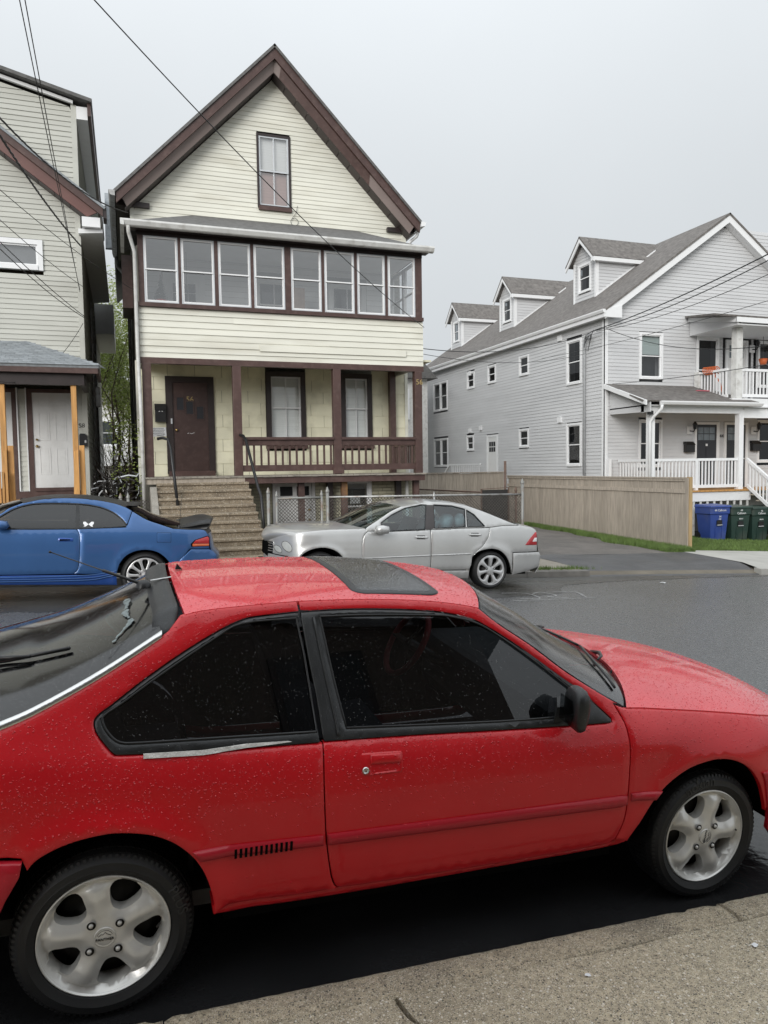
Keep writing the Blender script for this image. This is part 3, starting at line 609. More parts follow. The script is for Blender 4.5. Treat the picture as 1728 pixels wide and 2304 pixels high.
for i in range(5):
    x = .60
    while x < .84:
        l = rng.uniform(.008, .03); zz = 2.83-.035*i
        m.bar((x, 17.561, zz-.012), (x+l*.5, 17.561, zz+.010*rng.uniform(.2, 1)), .003, .005); m.bar((x+l*.5, 17.561, zz+.008), (x+l, 17.561, zz-.010), .003, .005); x += l+.006
m.tube([(.70, 17.561, 2.675), (.80, 17.561, 2.68), (.86, 17.561, 2.70), (.87, 17.561, 2.685)], .004, 5)
m.build('handwriting', K['ink'], t)
pt = thing('potted_conifer', 'small dark potted fir tree in the leftmost porch window', 'plant', (.80, 16.05, 5.0))
MB().lathe([(0, 5.2), (.10, 5.2), (.13, 5.38), (0, 5.38)], (.80, 16.05, 0), (0, 0, 1), 14).build('pot', M('red_pot', (.25, .04, .03), .5), pt, smooth=True)
MB().box(.6, 1.0, 15.9, 16.2, 5.0, 5.2).build('stand', K['brown'], pt)
m = MB()
for i in range(420):
    h = rng.random()**1.3; rr = .20*(1-h)+.012; a = rng.uniform(0, 6.28); z0 = 5.38+h*.48; c, s = math.cos(a), math.sin(a); q = rr*rng.uniform(.5, 1)
    m.add([(.80+q*c, 16.05+q*s, z0), (.80+.3*q*c-.02*s, 16.05+.3*q*s+.02*c, z0+.035), (.80+.3*q*c+.02*s, 16.05+.3*q*s-.02*c, z0+.03)], [(0, 1, 2)])
m.build('foliage', M('fir_needles', (.02, .035, .02), .7, .3, 20), pt)
m = thing('lamp_bulb', 'small glowing round porch lamp behind the second upper window', 'lamp', (1.40, 17.0, 5.55))
MB().lathe([(0, -.045), (.032, -.032), (.045, 0), (.032, .032), (0, .045)], (1.40, 17.0, 5.55), (0, 0, 1), 14).build('globe', None, m, smooth=True)
MB().tube([(1.40, 17.0, 5.59), (1.40, 17.0, 6.66)], .005, 5).build('cord', K['wire'], m)
gmx = bpy.data.materials.new('lamp_glow'); gmx.use_nodes = True; gb = gmx.node_tree.nodes['Principled BSDF']; gb.inputs['Emission Color'].default_value = (1, .72, .3, 1); gb.inputs['Emission Strength'].default_value = 2.5; m.children[0].data.materials.append(gmx)
# ------------------------------------------------------------------ the beige house on the left (number 58)
LH = thing('beige_house', 'beige sided house with brown gable rake and two white doors, cut by the left edge', 'house', (-3.5, 17.3, .2))
LF = Pl('F', 17.3); LR = Pl('R', -.76)
lw = MB(); lw.box(-9.5, -.78, 17.72, 29, .3, 7.9)
lw.prism([(-9.5, 17.72, 7.9), (-.78, 17.72, 7.9), (-.78, 17.72, 9.62), (-2.2, 17.72, 9.95), (-5.2, 17.72, 10.9), (-9.5, 17.72, 7.9)][:5], [(-9.5, 27, 7.9), (-.78, 27, 7.9), (-.78, 27, 9.62), (-2.2, 27, 9.95), (-5.2, 27, 10.9)])
lw = lw.build('wall', K['core'], LH)
def lr_(z):
    if z < 9.55: return (-6.0, -.84)
    return (-6.0, -.84-(z-9.55)/.24)
hl = [(-2.6, -1.5, 6.10, 6.75), (-2.9, -.96, 1.4, 3.66)]
siding(lw, LF, 1.45, 10.1, .104, lr_, hl, K['beige'], .02, jit=.002)
m = MB(); LF.box(m, -.85, -.745, -.10, .03, 1.2, 9.60); m.build('corner_board', K['beige'], lw)
siding(lw, LR, 1.2, 9.5, .104, lambda z: (17.42, 29) if z < 7.9 else (17.42, 27), [], K['beige'], .02, name='side_siding_board')
# conduit pipes and a vent on the side wall
for y in (20.5, 22.3): MB().tube([(-.70, y, 1.2), (-.70, y, 6.2)], .03, 6).build('conduit', K['galv'], LH)
bx('meter_box', K['galv'], LH, -.75, -.58, 21.0, 21.35, 3.6, 4.1)
# main roof rake crossing in front of the dormer wall
def RL(x, y, dz): return (x, y, 7.42+(-.28-x)*.735+dz)
MB().prism([RL(-5, 16.88, 0), RL(-.28, 16.88, 0), RL(-.28, 16.88, -.19), RL(-5, 16.88, -.19)][::-1], [RL(-5, 16.95, 0), RL(-.28, 16.95, 0), RL(-.28, 16.95, -.19), RL(-5, 16.95, -.19)][::-1]).build('fascia_board', K['brown'], LH)
fas2 = M('faded_brown_metal', (.17, .085, .075), .4, .08, 3)
MB().prism([RL(-5, 16.955, -.12), RL(-.34, 16.955, -.12), RL(-.6, 17.02, -.42), RL(-5, 17.02, -.42)][::-1], [RL(-5, 17.0, -.12), RL(-.34, 17.0, -.12), RL(-.6, 17.07, -.42), RL(-5, 17.07, -.42)][::-1]).build('frieze_board', fas2, LH)
for k in range(14):
    a = -.62-.3*k; b = a-.288
    MB().prism([RL(a, 17.03, -.43), RL(b, 17.03, -.43), RL(b, 17.03, -.45), RL(a, 17.03, -.45)], [RL(a, 17.29, -.43), RL(b, 17.29, -.43), RL(b, 17.29, -.45), RL(a, 17.29, -.45)]).build('soffit_panel', K['soffit'], LH)
quad_slab('roof', [RL(-.22, 16.84, .03), RL(-.22, 17.3, .03), RL(-6, 17.3, .03), RL(-6, 16.84, .03)], .05, K['shingle_bl'], LH)
bx('rake_return', K['white'], LH, -.70, -.34, 16.98, 17.5, 7.02, 7.22); bx('gutter_end', K['brown_dk'], LH, -.28, -.21, 16.9, 17.3, 7.2, 7.45)
m = MB(); m.prism([(-.30, 17.1, 7.02), (-.78, 17.1, 7.0), (-.78, 17.1, 6.9), (-.30, 17.1, 6.95)], [(-.30, 24, 7.02), (-.78, 24, 7.0), (-.78, 24, 6.9), (-.30, 24, 6.95)]); m.build('eave_soffit', K['white'], LH)
# dormer roof: shallow slope, white fascia, deep side soffit
quad_slab('dormer_roof', [(-.42, 17.05, 9.68), (-.42, 27, 9.68), (-5, 27, 10.78), (-5, 17.05, 10.78)], .07, K['shingle'], LH)
MB().prism([(-.80, 17.2, 9.66), (-.80, 17.2, 9.60), (-5, 17.2, 10.60), (-5, 17.2, 10.69)], [(-.80, 17.27, 9.66), (-.80, 17.27, 9.60), (-5, 17.27, 10.60), (-5, 17.27, 10.69)]).build('fascia_board', K['white'], LH)
bx('dormer_soffit', K['white'], LH, -.74, -.52, 17.22, 27, 9.30, 9.56); bx('dormer_fascia', K['brown'], LH, -.52, -.45, 17.15, 27, 9.36, 9.62)
bx('rear_eave', K['white'], LH, -.75, -.2, 24.5, 28.5, 6.1, 7.0)
window(LH, LF, -2.62, -1.50, 6.11, 6.74, .10, K['white'], K['white'], False, K['pane_sky'], (M('grey_shade', (.16, .165, .17), .8), 1.0), proud=.05, meet=.02)
# porch roof: individual shingle tabs on a hip
A = [(-6, 15.66, 3.95), (-.44, 15.66, 3.95), (-1.92, 17.3, 4.62), (-6, 17.3, 4.62)]
pr = quad_slab('porch_roof', A, .05, K['shingle_bl'], LH)
mesh('porch_roof_hip', [(-.44, 15.66, 3.95), (-.44, 17.3, 3.95), (-1.92, 17.3, 4.62)], [(0, 1, 2)], K['shingle_bl'], LH)
tab = MB().box(0, .158, 0, .19, 0, .006); tabme = None
sl_ = math.atan2(.67, 1.64); off = worig(pr)
for r in range(13):
    y = 15.64+r*.127; zz = 3.952+(y-15.66)*.4085; x = -2.55+(r % 2)*.08+rng.uniform(-.02, .02)
    xm = -.44-(y-15.66)*.902-.02
    while x < xm-.05:
        if tabme is None:
            o = tab.build('shingle_tab', K['shingle_bl'], pr, local=True); tabme = o.data
        else:
            o = bpy.data.objects.new('shingle_tab', tabme); C.objects.link(o); o.parent = pr
        o.location = Vector((x, y, zz+.008+rng.uniform(0, .003)))-off; o.rotation_euler = (sl_-.035, 0, rng.uniform(-.006, .006)); s_ = min(1, (xm-x)/.158); o.scale.x = s_
        x += .163
for k in range(11):   # hip cap
    t0 = k/11; a = Vector((-.44, 15.66, 3.965)).lerp(Vector((-1.92, 17.3, 4.635)), t0); b = Vector((-.44, 15.66, 3.965)).lerp(Vector((-1.92, 17.3, 4.635)), t0+.115)
    MB().prism([a+Vector((-.14, .0, -.005)), a+Vector((.02, 0, .012)), a+Vector((.14, .06, -.06))], [b+Vector((-.12, .0, -.005)), b+Vector((.02, 0, .008)), b+Vector((.12, .06, -.05))]).build('hip_cap', K['shingle_bl'], LH)
bx('porch_fascia', K['brown'], LH, -6, -.46, 15.68, 15.74, 3.80, 3.92); bx('porch_fascia', K['brown'], LH, -.50, -.44, 15.745, 17.28, 3.80, 3.92)
bx('porch_header', K['brown_dk'], LH, -6, -.72, 15.80, 15.94, 3.58, 3.80); bx('porch_header', K['brown_dk'], LH, -.80, -.70, 15.945, 17.28, 3.58, 3.80)
bx('porch_ceiling', K['brown_dk'], LH, -6, -.6, 15.76, 17.28, 3.80, 3.83)
# floor, doors
bx('porch_floor', K['wood_old'], LH, -6, -.8, 15.7, 17.3, 1.24, 1.30); bx('porch_base', K['brown'], LH, -6, -.94, 17.24, 17.3, 1.30, 1.48)
def six_panel(x0, x1, z0, z1, knob):
    d = bx('door', K['door_wh'], LH, x0, x1, 17.27, 17.31, z0, z1); w_, h_ = x1-x0, z1-z0
    for c in (0, 1):
        for (a, b) in ((.86, .93), (.50, .79), (.14, .42)):
            u0, u1 = x0+w_*(.14+c*.42), x0+w_*(.42+c*.42); q0, q1 = z0+h_*a, z0+h_*b; m = MB(); pl = Pl('F', 17.27)
            t = .018; pl.box(m, u0, u1, -.002, .008, q0, q0+t); pl.box(m, u0, u1, -.002, .008, q1-t, q1); pl.box(m, u0, u0+t, -.002, .008, q0+t, q1-t); pl.box(m, u1-t, u1, -.002, .008, q0+t, q1-t); pl.box(m, u0+.04, u1-.04, -.002, .005, q0+.04, q1-.04); m.build('panel', K['door_wh'], d)
    if knob:
        for zz, r in ((z0+.88, .03), (z0+1.02, .024)): MB().lathe([(0, .06), (r, .05), (r, .03), (.012, .02), (r, 0)], (x0+.07, 17.27, zz), (0, -1, 0), 12).build('door_knob', K['brass'], d, smooth=True)
    return d
six_panel(-1.83, -1.05, 1.55, 3.56, True); six_panel(-3.0, -2.22, 1.55, 3.56, False)
m = MB()
for a, b in ((-1.93, -1.83), (-1.05, -.97), (-2.22, -2.14), (-3.1, -3.0)): LF.box(m, a, b, 0, .05, 1.48, 3.64)
LF.box(m, -1.83, -1.05, 0, .047, 3.56, 3.64); LF.box(m, -3.0, -2.22, 0, .047, 3.56, 3.64); LF.box(m, -1.83, -1.05, 0, .09, 1.48, 1.55); m.build('door_frame', K['brown'], LH)
m = MB(); LF.box(m, -2.13, -2.105, 0, .06, 1.46, 3.66); LF.box(m, -1.955, -1.935, 0, .06, 1.46, 3.66); LF.box(m, -2.105, -1.955, 0, .057, 1.46, 1.485); m.build('corner_strip', K['white'], LH)
siding(lw, LF, 1.49, 3.64, .104, lambda z: (-2.10, -1.96), [], K['beige'], .02)
siding(lw, LF, 1.49, 3.64, .104, lambda z: (-.965, -.86), [], K['beige'], .02)
face_text('58', .13, LF, -.87, .03, 2.87, K['ink'], LH, 'house_number')
for x in (-.925, -2.20):
    bx('porch_post', K['wood_new'], LH, x-.05, x+.05, 15.84, 15.94, 1.30, 3.58, .004)
    MB().prism([(x-.09, 15.78, .6), (x+.05, 15.78, .6), (x+.05, 15.78, 2.32), (x-.03, 15.78, 2.28)], [(x-.09, 15.83, .6), (x+.05, 15.83, .6), (x+.05, 15.83, 2.32), (x-.03, 15.83, 2.28)]).build('stair_stringer', K['wood_new'], LH)
    bx('stair_post', K['wood_new'], LH, x+.06, x+.16, 15.85, 15.95, .6, 2.40, .004)
for k in range(5): bx('baluster', K['wood_new'], LH, -2.42+k*.06, -2.38+k*.06, 15.70, 15.74, .5, 1.9)
for k in range(7): bx('stair_tread', K['wood_old'], LH, -2.1, -1.02, 14.3+k*.22, 14.3+k*.22+.26, .45+k*.12, .49+k*.12)
t = thing('mailbox', 'black rounded mailbox half hidden behind the pine post of the beige house', 'mailbox', (-.84, 17.28, 2.4))
pf = [(-.92, 2.43), (-.92, 2.66), (-.89, 2.70), (-.80, 2.69), (-.765, 2.62), (-.765, 2.43)]
MB().prism([(x, 17.12, z) for x, z in pf], [(x, 17.27, z) for x, z in pf]).build('box', K['black'], t)
face_text('8', .08, Pl('F', 17.12), -.80, .004, 2.52, K['paper'], t, 'numeral')

# ------------------------------------------------------------------ the grey house on the right (number 44)
GH = thing('grey_house', 'long grey sided house with white trim, three dormers and double porch, number 44', 'house', (20, 21.2, -.4))
GF = Pl('F', 21.2); GS = Pl('L', 15.33)
gw_ = MB(); gw_.box(15.75, 25.1, 21.6, 37.2, -.6, 6.95); gw_.prism([(15.35, 21.6, 6.95), (25.1, 21.6, 6.95), (20.22, 21.6, 10.25)], [(15.35, 37.2, 6.95), (25.1, 37.2, 6.95), (20.22, 37.2, 10.25)])
gw_ = gw_.build('wall', K['core_grey'], GH)
hf = [(16.70, 17.68, 4.78, 6.37), (19.10, 20.13, 4.0, 6.33), (20.30, 21.6, 4.0, 6.3), (21.7, 22.8, 4.0, 6.3), (16.69, 17.68, 1.75, 3.40), (19.06, 20.17, .9, 3.33), (20.39, 21.5, .9, 3.33), (21.94, 23.1, 1.85, 3.43)]
def gr(z):
    if z < 6.9: return (15.42, 24.6)
    return (15.40+(z-6.88)/.70, 24.6)
siding(gw_, GF, .3, 10.2, .122, gr, hf, K['grey_vinyl'], .02)
SW = [(22.53, 23.48, 4.76, 6.36, 1), (26.14, 26.92, 5.50, 6.32, 0), (28.92, 29.70, 5.50, 6.30, 0), (31.02, 31.80, 5.48, 6.27, 0), (34.05, 35.86, 4.72, 6.20, 2), (22.53, 23.48, 1.82, 3.38, 1), (26.16, 26.94, 2.60, 3.37, 0), (31.12, 31.88, 2.60, 3.33, 0), (34.04, 35.84, 1.86, 3.32, 2)]
siding(gw_, GS, .0, 6.80, .122, lambda z: (21.33, 37.2), [(a, b, c, d) for a, b, c, d, _ in SW] + [(28.75, 29.85, 1.0, 3.26)], K['grey_vinyl'], .02, 'side_siding_board')
m = MB(); GS.box(m, 21.15, 21.33, -.02, .035, -.3, 6.85); GF.box(m, 15.295, 15.42, -.02, .035, -.3, 6.9); m.build('corner_board', K['white'], gw_)
for a, b, c, d, t_ in SW:
    if t_ == 2:
        mid = (a+b)/2; window(GH, GS, a, mid+.03, c, d, .08, glass=K['pane']); window(GH, GS, mid-.02, b, c, d, .08, proud=.04, glass=K['pane'])
    else: window(GH, GS, a, b, c, d, .08)
sd = bx('side_door', K['door_wh'], GH, 15.31, 15.35, 28.9, 29.7, 1.1, 3.16)
m = MB(); GS.box(m, 28.77, 28.9, 0, .04, 1.1, 3.25); GS.box(m, 29.7, 29.83, 0, .04, 1.1, 3.25); GS.box(m, 28.9, 29.7, 0, .037, 3.16, 3.25); m.build('door_frame', K['white'], GH)
for i in range(3):
    for j in range(2): m = MB(); GS.box(m, 29.02+i*.2, 29.18+i*.2, .02, .026, 2.5+j*.24, 2.7+j*.24); m.build('pane', K['dark_in'], sd)
for k in range(15): bx('side_baluster', K['white'], GH, 14.35, 14.38, 28.7+k*.2, 28.74+k*.2, 1.3, 1.92)
bx('side_rail', K['white'], GH, 14.33, 14.40, 28.6, 31.8, 1.92, 1.99); bx('side_landing', K['wood_grey'], GH, 14.33, 15.3, 28.6, 31.8, 1.05, 1.2)
MB().prism([(14.33, 31.8, 1.99), (14.33, 31.8, 1.9), (14.33, 33.0, 1.0), (14.33, 33.0, 1.1)], [(14.39, 31.8, 1.99), (14.39, 31.8, 1.9), (14.39, 33.0, 1.0), (14.39, 33.0, 1.1)]).build('side_rail', K['white'], GH)
for y, z in ((23.9, 3.55), (30.4, 3.6), (31.5, 3.55), (23.9, 6.55), (31.5, 6.2)): m = MB(); GS.box(m, y-.12, y+.12, 0, .07, z-.1, z+.1); m.build('wall_vent', K['white'], GH)
m = MB(); m.tube([(15.26, 22.29, 1.5), (15.26, 22.29, 6.0), (15.25, 22.25, 6.2), (15.20, 22.1, 6.3), (15.16, 21.8, 6.33)], .05, 8); m.build('service_conduit', M('grey_conduit', (.40, .41, .42), .5), GH, smooth=True)
m = MB(); m.tube([(15.16, 21.8, 6.33), (15.1, 21.7, 6.2), (15.05, 21.75, 5.8), (15.1, 21.85, 5.75), (15.08, 21.6, 6.3), (15.1, 21.5, 6.42)], .012, 5); m.tube([(15.15, 21.85, 6.3), (15.02, 21.95, 6.0), (15.08, 22.05, 5.9), (15.05, 21.9, 6.3), (15.1, 21.55, 6.4)], .012, 5); m.build('drip_loop', K['wire'], GH)
# roof, rake trim, eave gutter
def zr(x): return 7.06+.70*(x-15.20)
for sg in (-1, 1):
    x0 = 20.23; e = 5.15
    quad_slab('roof', [(x0, 20.85, 10.60), (x0+sg*e, 20.85, 10.60-.70*e), (x0+sg*e, 37.5, 10.60-.70*e), (x0, 37.5, 10.60)], .06, K['shingle_br'], GH)
    def R2(d, y, dz): return (x0+sg*d, y, 10.53-.70*d+dz)
    MB().prism([R2(0, 20.88, 0), R2(5.12, 20.88, 0), R2(5.12, 20.88, -.26), R2(0, 20.88, -.26)][::sg], [R2(0, 20.94, 0), R2(5.12, 20.94, 0), R2(5.12, 20.94, -.26), R2(0, 20.94, -.26)][::sg]).build('rake_board', K['white'], GH)
    MB().prism([R2(0, 20.945, -.17), R2(5.0, 20.945, -.17), R2(5.0, 20.945, -.25), R2(0, 20.945, -.25)][::sg], [R2(0, 21.18, -.17), R2(5.0, 21.18, -.17), R2(5.0, 21.18, -.25), R2(0, 21.18, -.25)][::sg]).build('rake_soffit', K['white'], GH)
MB().prism([(15.05, 20.862, 6.74), (15.75, 20.862, 6.74), (15.75, 20.862, 7.15), (15.05, 20.862, 6.98)], [(15.05, 20.94, 6.74), (15.75, 20.94, 6.74), (15.75, 20.94, 7.15), (15.05, 20.94, 6.98)]).build('eave_return', K['white'], GH)
bx('eave_soffit', K['white'], GH, 15.09, 15.34, 20.95, 37.4, 6.76, 6.80)
gp = [(15.10, 6.99), (14.98, 6.99), (14.98, 6.95), (15.01, 6.88), (15.10, 6.85)]
MB().prism([(x, 20.85, z) for x, z in gp], [(x, 37.5, z) for x, z in gp]).build('gutter', K['white'], GH)
bx('eave_fascia', K['white'], GH, 15.06, 15.085, 20.9, 37.4, 6.74, 6.86)
# dormers
for y0, y1 in ((23.62, 25.03), (29.68, 31.05), (35.2, 36.5)):
    dm = bpy.data.objects.new('dormer', None); C.objects.link(dm); dm.parent = GH
    xf = 16.68; zt = 9.60; zp = 10.40; ym = (y0+y1)/2; zb = zr(xf)-.1
    MB().prism([(xf+.35, y0+.01, zb), (xf+.35, y1-.01, zb), (xf+.35, y1-.01, zt), (xf+.35, ym, zp-.1), (xf+.35, y0+.01, zt)], [(19.6, y0+.01, zb), (19.6, y1-.01, zb), (19.6, y1-.01, zt), (19.6, ym, zp-.1), (19.6, y0+.01, zt)]).build('dormer_wall', K['core_grey'], dm)
    z = zb
    m = MB(); pl = Pl('F', y0)
    while z < zt-.02:
        xa = xf+.08; zt2 = min(z+.122, zt); xe = 15.2+(z-7.0)/.70
        if xe > xa+.05: m.prism([pl.P(xa, .02, z), pl.P(xe, .02, z), pl.P(xe+.17, .006, zt2), pl.P(xa, .006, zt2)], [pl.P(xa, 0, z), pl.P(xe, 0, z), pl.P(xe+.17, 0, zt2), pl.P(xa, 0, zt2)])
        z = zt2
    m.build('dormer_siding', K['grey_vinyl'], dm)
    m = MB(); z = zb; pl = Pl('L', xf)
    while z < zp-.2:
        zt2 = z+.122; w0 = 0 if z < zt else (z-zt)/1.1
        if 8.36 < z < 9.45:
            for a_, b_ in ((y0, y0+.32), (y1-.30, y1)): m.prism([pl.P(a_, .02, z), pl.P(b_, .02, z), pl.P(b_, .006, zt2), pl.P(a_, .006, zt2)], [pl.P(a_, 0, z), pl.P(b_, 0, z), pl.P(b_, 0, zt2), pl.P(a_, 0, zt2)])
            z = zt2; continue
        m.prism([pl.P(y0+w0, .02, z), pl.P(y1-w0, .02, z), pl.P(y1-w0, .006, zt2), pl.P(y0+w0, .006, zt2)], [pl.P(y0+w0, 0, z), pl.P(y1-w0, 0, z), pl.P(y1-w0, 0, zt2), pl.P(y0+w0, 0, zt2)]); z = zt2
    m.build('dormer_siding', K['grey_vinyl'], dm)
    for q_ in ((xf-.035, xf+.09, y0-.03, y0+.07), (xf-.035, xf+.02, y1-.07, y1+.02)): bx('dormer_corner_board', K['white'], dm, *q_, zb, zt)
    m = MB()
    a = [(xf-.02, zr(xf)-.02), (19.3, zr(19.3)-.02), (19.3, zr(19.3)+.07), (xf-.02, zr(xf)+.07)]; m.prism([(x, y0-.045, z) for x, z in a], [(x, y0-.02, z) for x, z in a]); m.build('dormer_trim', K['white'], dm)
    window(GH, Pl('L', xf), y0+.30, y1-.28, 8.40, 9.48, .08).parent = dm
    for s in (-1, 1):
        ye = ym+s*(.5*(y1-y0)+.22); ze = zt-.08
        quad_slab('dormer_roof', [(xf-.28, ym, zp+.06), (19.9, ym, zp+.06), (19.9, ye, ze), (xf-.28, ye, ze)], .05, K['shingle_br'], dm)
        MB().prism([(xf-.27, ym, zp-.0), (xf-.27, ye, ze-.05), (xf-.27, ye, ze-.20), (xf-.27, ym, zp-.16)], [(xf-.22, ym, zp-.0), (xf-.22, ye, ze-.05), (xf-.22, ye, ze-.20), (xf-.22, ym, zp-.16)]).build('dormer_rake', K['white'], dm)
    bx('dormer_fascia', K['white'], dm, xf-.26, 18.75, ym-(.5*(y1-y0)+.21), ym-(.5*(y1-y0)+.02), zt-.24, zt-.10)
# front windows and doors
window(GH, GF, 16.70, 17.68, 4.78, 6.37, .08, blind=(M('grey_green_blind', (.34, .39, .38), .7, .08, 3, bump=.4, bs=6, ms=(.2, .2, 14)), .46), glass=K['pane'])
window(GH, GF, 16.69, 17.68, 1.75, 3.40, .08)
window(GH, GF, 19.12, 20.12, 4.0, 6.33, .09); window(GH, GF, 21.94, 23.1, 1.86, 3.43, .08); window(GH, GF, 21.9, 22.9, 4.6, 6.30, .08)
def bdoor(x0, x1, z0, z1, mat):
    d = bx('door', mat, GH, x0, x1, 21.17, 21.21, z0, z1); pl = Pl('F', 21.17)
    m = MB(); pl.box(m, x0-.09, x0, -.03, .03, z0-.05, z1+.09); pl.box(m, x1, x1+.12, -.03, .03, z0-.05, z1+.09); pl.box(m, x0, x1, -.03, .027, z1, z1+.09); m.build('door_frame', K['white'], GH)
    w_ = (x1-x0-.14)/3
    for i in range(3):
        for j in range(2): m = MB(); pl.box(m, x0+.07+i*w_+.012, x0+.07+(i+1)*w_-.012, .0, .004, z1-.55+j*.24, z1-.34+j*.24); m.build('pane', K['pane_lit'], d)
    m = MB(); pl.box(m, (x0+x1)/2-.012, (x0+x1)/2+.012, .0, .012, z0+.15, z1-.75); pl.box(m, x0+.05, x1-.05, 0, .014, z1-.66, z1-.62); m.build('panel_moulding', mat, d)
    MB().lathe([(0, .06), (.028, .05), (.028, .03), (.012, .02), (.03, 0)], (x1-.08, 21.17, z0+1.0), (0, -1, 0), 10).build('door_knob', K['alu'], d, smooth=True)
    m = MB(); pl.box(m, (x0+x1)/2-.045, (x0+x1)/2+.045, .014, .018, z1-.76, z1-.68); m.build('unit_plate', K['paper'], d)
K['pane_lit'] = M('door_lite_glass', (.16, .19, .21), .08, .2, 6)
bdoor(19.15, 20.04, 1.02, 3.24, K['door_bk']); bdoor(20.48, 21.36, 1.02, 3.24, K['door_bk']); bdoor(20.50, 21.30, 4.05, 6.18, K['door_wh'])
face_text('44', .19, GF, 20.28, .03, 2.83, K['ink'], GH, 'house_number')
# lower porch
PY = 19.4
bx('porch_floor', K['wood_new'], GH, 15.4, 19.8, 19.34, 21.16, .93, .985); bx('porch_floor', K['wood_new'], GH, 19.81, 26, 19.34, 21.16, .93, .984)
bx('porch_skirt', K['white'], GH, 15.42, 19.85, 19.40, 19.46, .62, .92); bx('porch_skirt', K['white'], GH, 20.9, 26, 19.40, 19.46, .62, .92)
for k in range(16): bx('lattice_slat', K['white_dirty'], GH, 15.5+k*.28, 15.58+k*.28, 19.42, 19.44, -.5, .62)
for x in (15.72, 19.32, 23.4): bx('porch_post', K['white'], GH, x, x+.19, 19.4, 19.59, .985, 3.62)
bx('porch_post', K['white'], GH, 15.36, 15.46, 21.0, 21.1, .985, 2.05)
def grail(x0, x1, y, z, zt, n, ax='x', name='porch'):
    if ax == 'x':
        bx('top_rail', K['white'], GH, x0, x1, y-.045, y+.045, zt-.085, zt); bx('bottom_rail', K['white'], GH, x0, x1, y-.03, y+.03, z, z+.10)
        for i in range(n): x = x0+(i+.5)*(x1-x0)/n; bx('baluster', K['white'], GH, x-.02, x+.02, y-.02, y+.02, z+.10, zt-.085)
    else:
        bx('top_rail', K['white'], GH, y-.045, y+.045, x0, x1, zt-.085, zt); bx('bottom_rail', K['white'], GH, y-.03, y+.03, x0, x1, z, z+.10)
        for i in range(n): x = x0+(i+.5)*(x1-x0)/n; bx('baluster', K['white'], GH, y-.02, y+.02, x-.02, x+.02, z+.10, zt-.085)
grail(15.91, 17.58, 19.49, 1.06, 2.03, 12); bx('rail_post', K['white'], GH, 17.58, 17.68, 19.44, 19.54, .985, 2.0); grail(17.68, 19.32, 19.49, 1.06, 2.03, 12); grail(19.59, 21.05, 15.80, 1.06, 2.03, 10, 'y')
# shed roof over the lower porch
quad_slab('porch_roof', [(15.20, 19.10, 3.86), (19.85, 19.10, 3.86), (19.2, 21.16, 4.58), (15.32, 21.16, 4.58)], .05, K['shingle_br'], GH)
g = [(19.12, 3.84), (19.0, 3.84), (19.0, 3.80), (19.04, 3.73), (19.12, 3.71)]
MB().prism([(15.85, y, z) for y, z in g], [(19.95, y, z) for y, z in g]).build('gutter', K['white'], GH)
bx('porch_beam', K['white'], GH, 15.5, 19.5, 19.42, 19.56, 3.50, 3.71); bx('porch_ceiling', K['white'], GH, 15.5, 26, 19.3, 21.16, 3.70, 3.74)
a = [(19.12, 3.50), (21.16, 3.55), (21.16, 4.46), (19.12, 3.80)]
MB().prism([(15.50, y, z) for y, z in a], [(15.53, y, z) for y, z in a]).build('porch_end_panel', K['grey_vinyl'], GH)
a = [(19.02, 3.70), (21.16, 4.42), (21.16, 4.57), (19.02, 3.85)]
MB().prism([(15.24, y, z) for y, z in a], [(15.30, y, z) for y, z in a]).build('porch_rake_board', K['white'], GH)
m = MB(); m.tube([(15.88, 19.04, 3.72), (15.88, 19.06, 3.60), (15.76, 19.30, 3.35), (15.70, 19.37, 3.2), (15.70, 19.37, .3)], .05, 8); m.build('downspout', K['white'], GH, smooth=True)
# balcony above
bx('balcony_floor', K['white'], GH, 18.96, 26, 19.36, 21.16, 3.745, 4.0)
bx('balcony_beam', K['white'], GH, 19.53, 26, 19.42, 19.58, 3.36, 3.69)
bx('balcony_post', K['white_dirty'], GH, 19.16, 19.42, 19.40, 19.62, 4.0, 6.32); bx('balcony_post', K['white_dirty'], GH, 18.96, 19.08, 20.9, 21.1, 4.0, 5.05); bx('balcony_post', K['white'], GH, 23.4, 23.6, 19.4, 19.6, 4.0, 6.32)
grail(19.45, 23.4, 19.5, 4.06, 5.0, 26); grail(19.65, 20.9, 19.05, 4.06, 5.02, 9, 'y')
quad_slab('balcony_roof', [(17.8, 18.95, 6.62), (26, 18.95, 6.62), (26, 21.16, 7.0), (18.6, 21.16, 7.0)], .06, K['shingle_br'], GH)
a = [(18.98, 6.40), (21.16, 6.80), (21.16, 6.94), (18.98, 6.56)]
MB().prism([(18.72, y, z) for y, z in a], [(18.78, y, z) for y, z in a]).build('balcony_rake', K['white'], GH)
a = [(19.0, 6.32), (21.16, 6.32), (21.16, 6.82), (19.0, 6.42)]
MB().prism([(18.80, y, z) for y, z in a], [(18.84, y, z) for y, z in a]).build('balcony_end_panel', K['grey_vinyl'], GH)
bx('balcony_fascia', K['white'], GH, 18.72, 26, 18.95, 19.0, 6.40, 6.56); bx('balcony_ceiling', K['white'], GH, 18.86, 26, 19.02, 21.16, 6.33, 6.37)
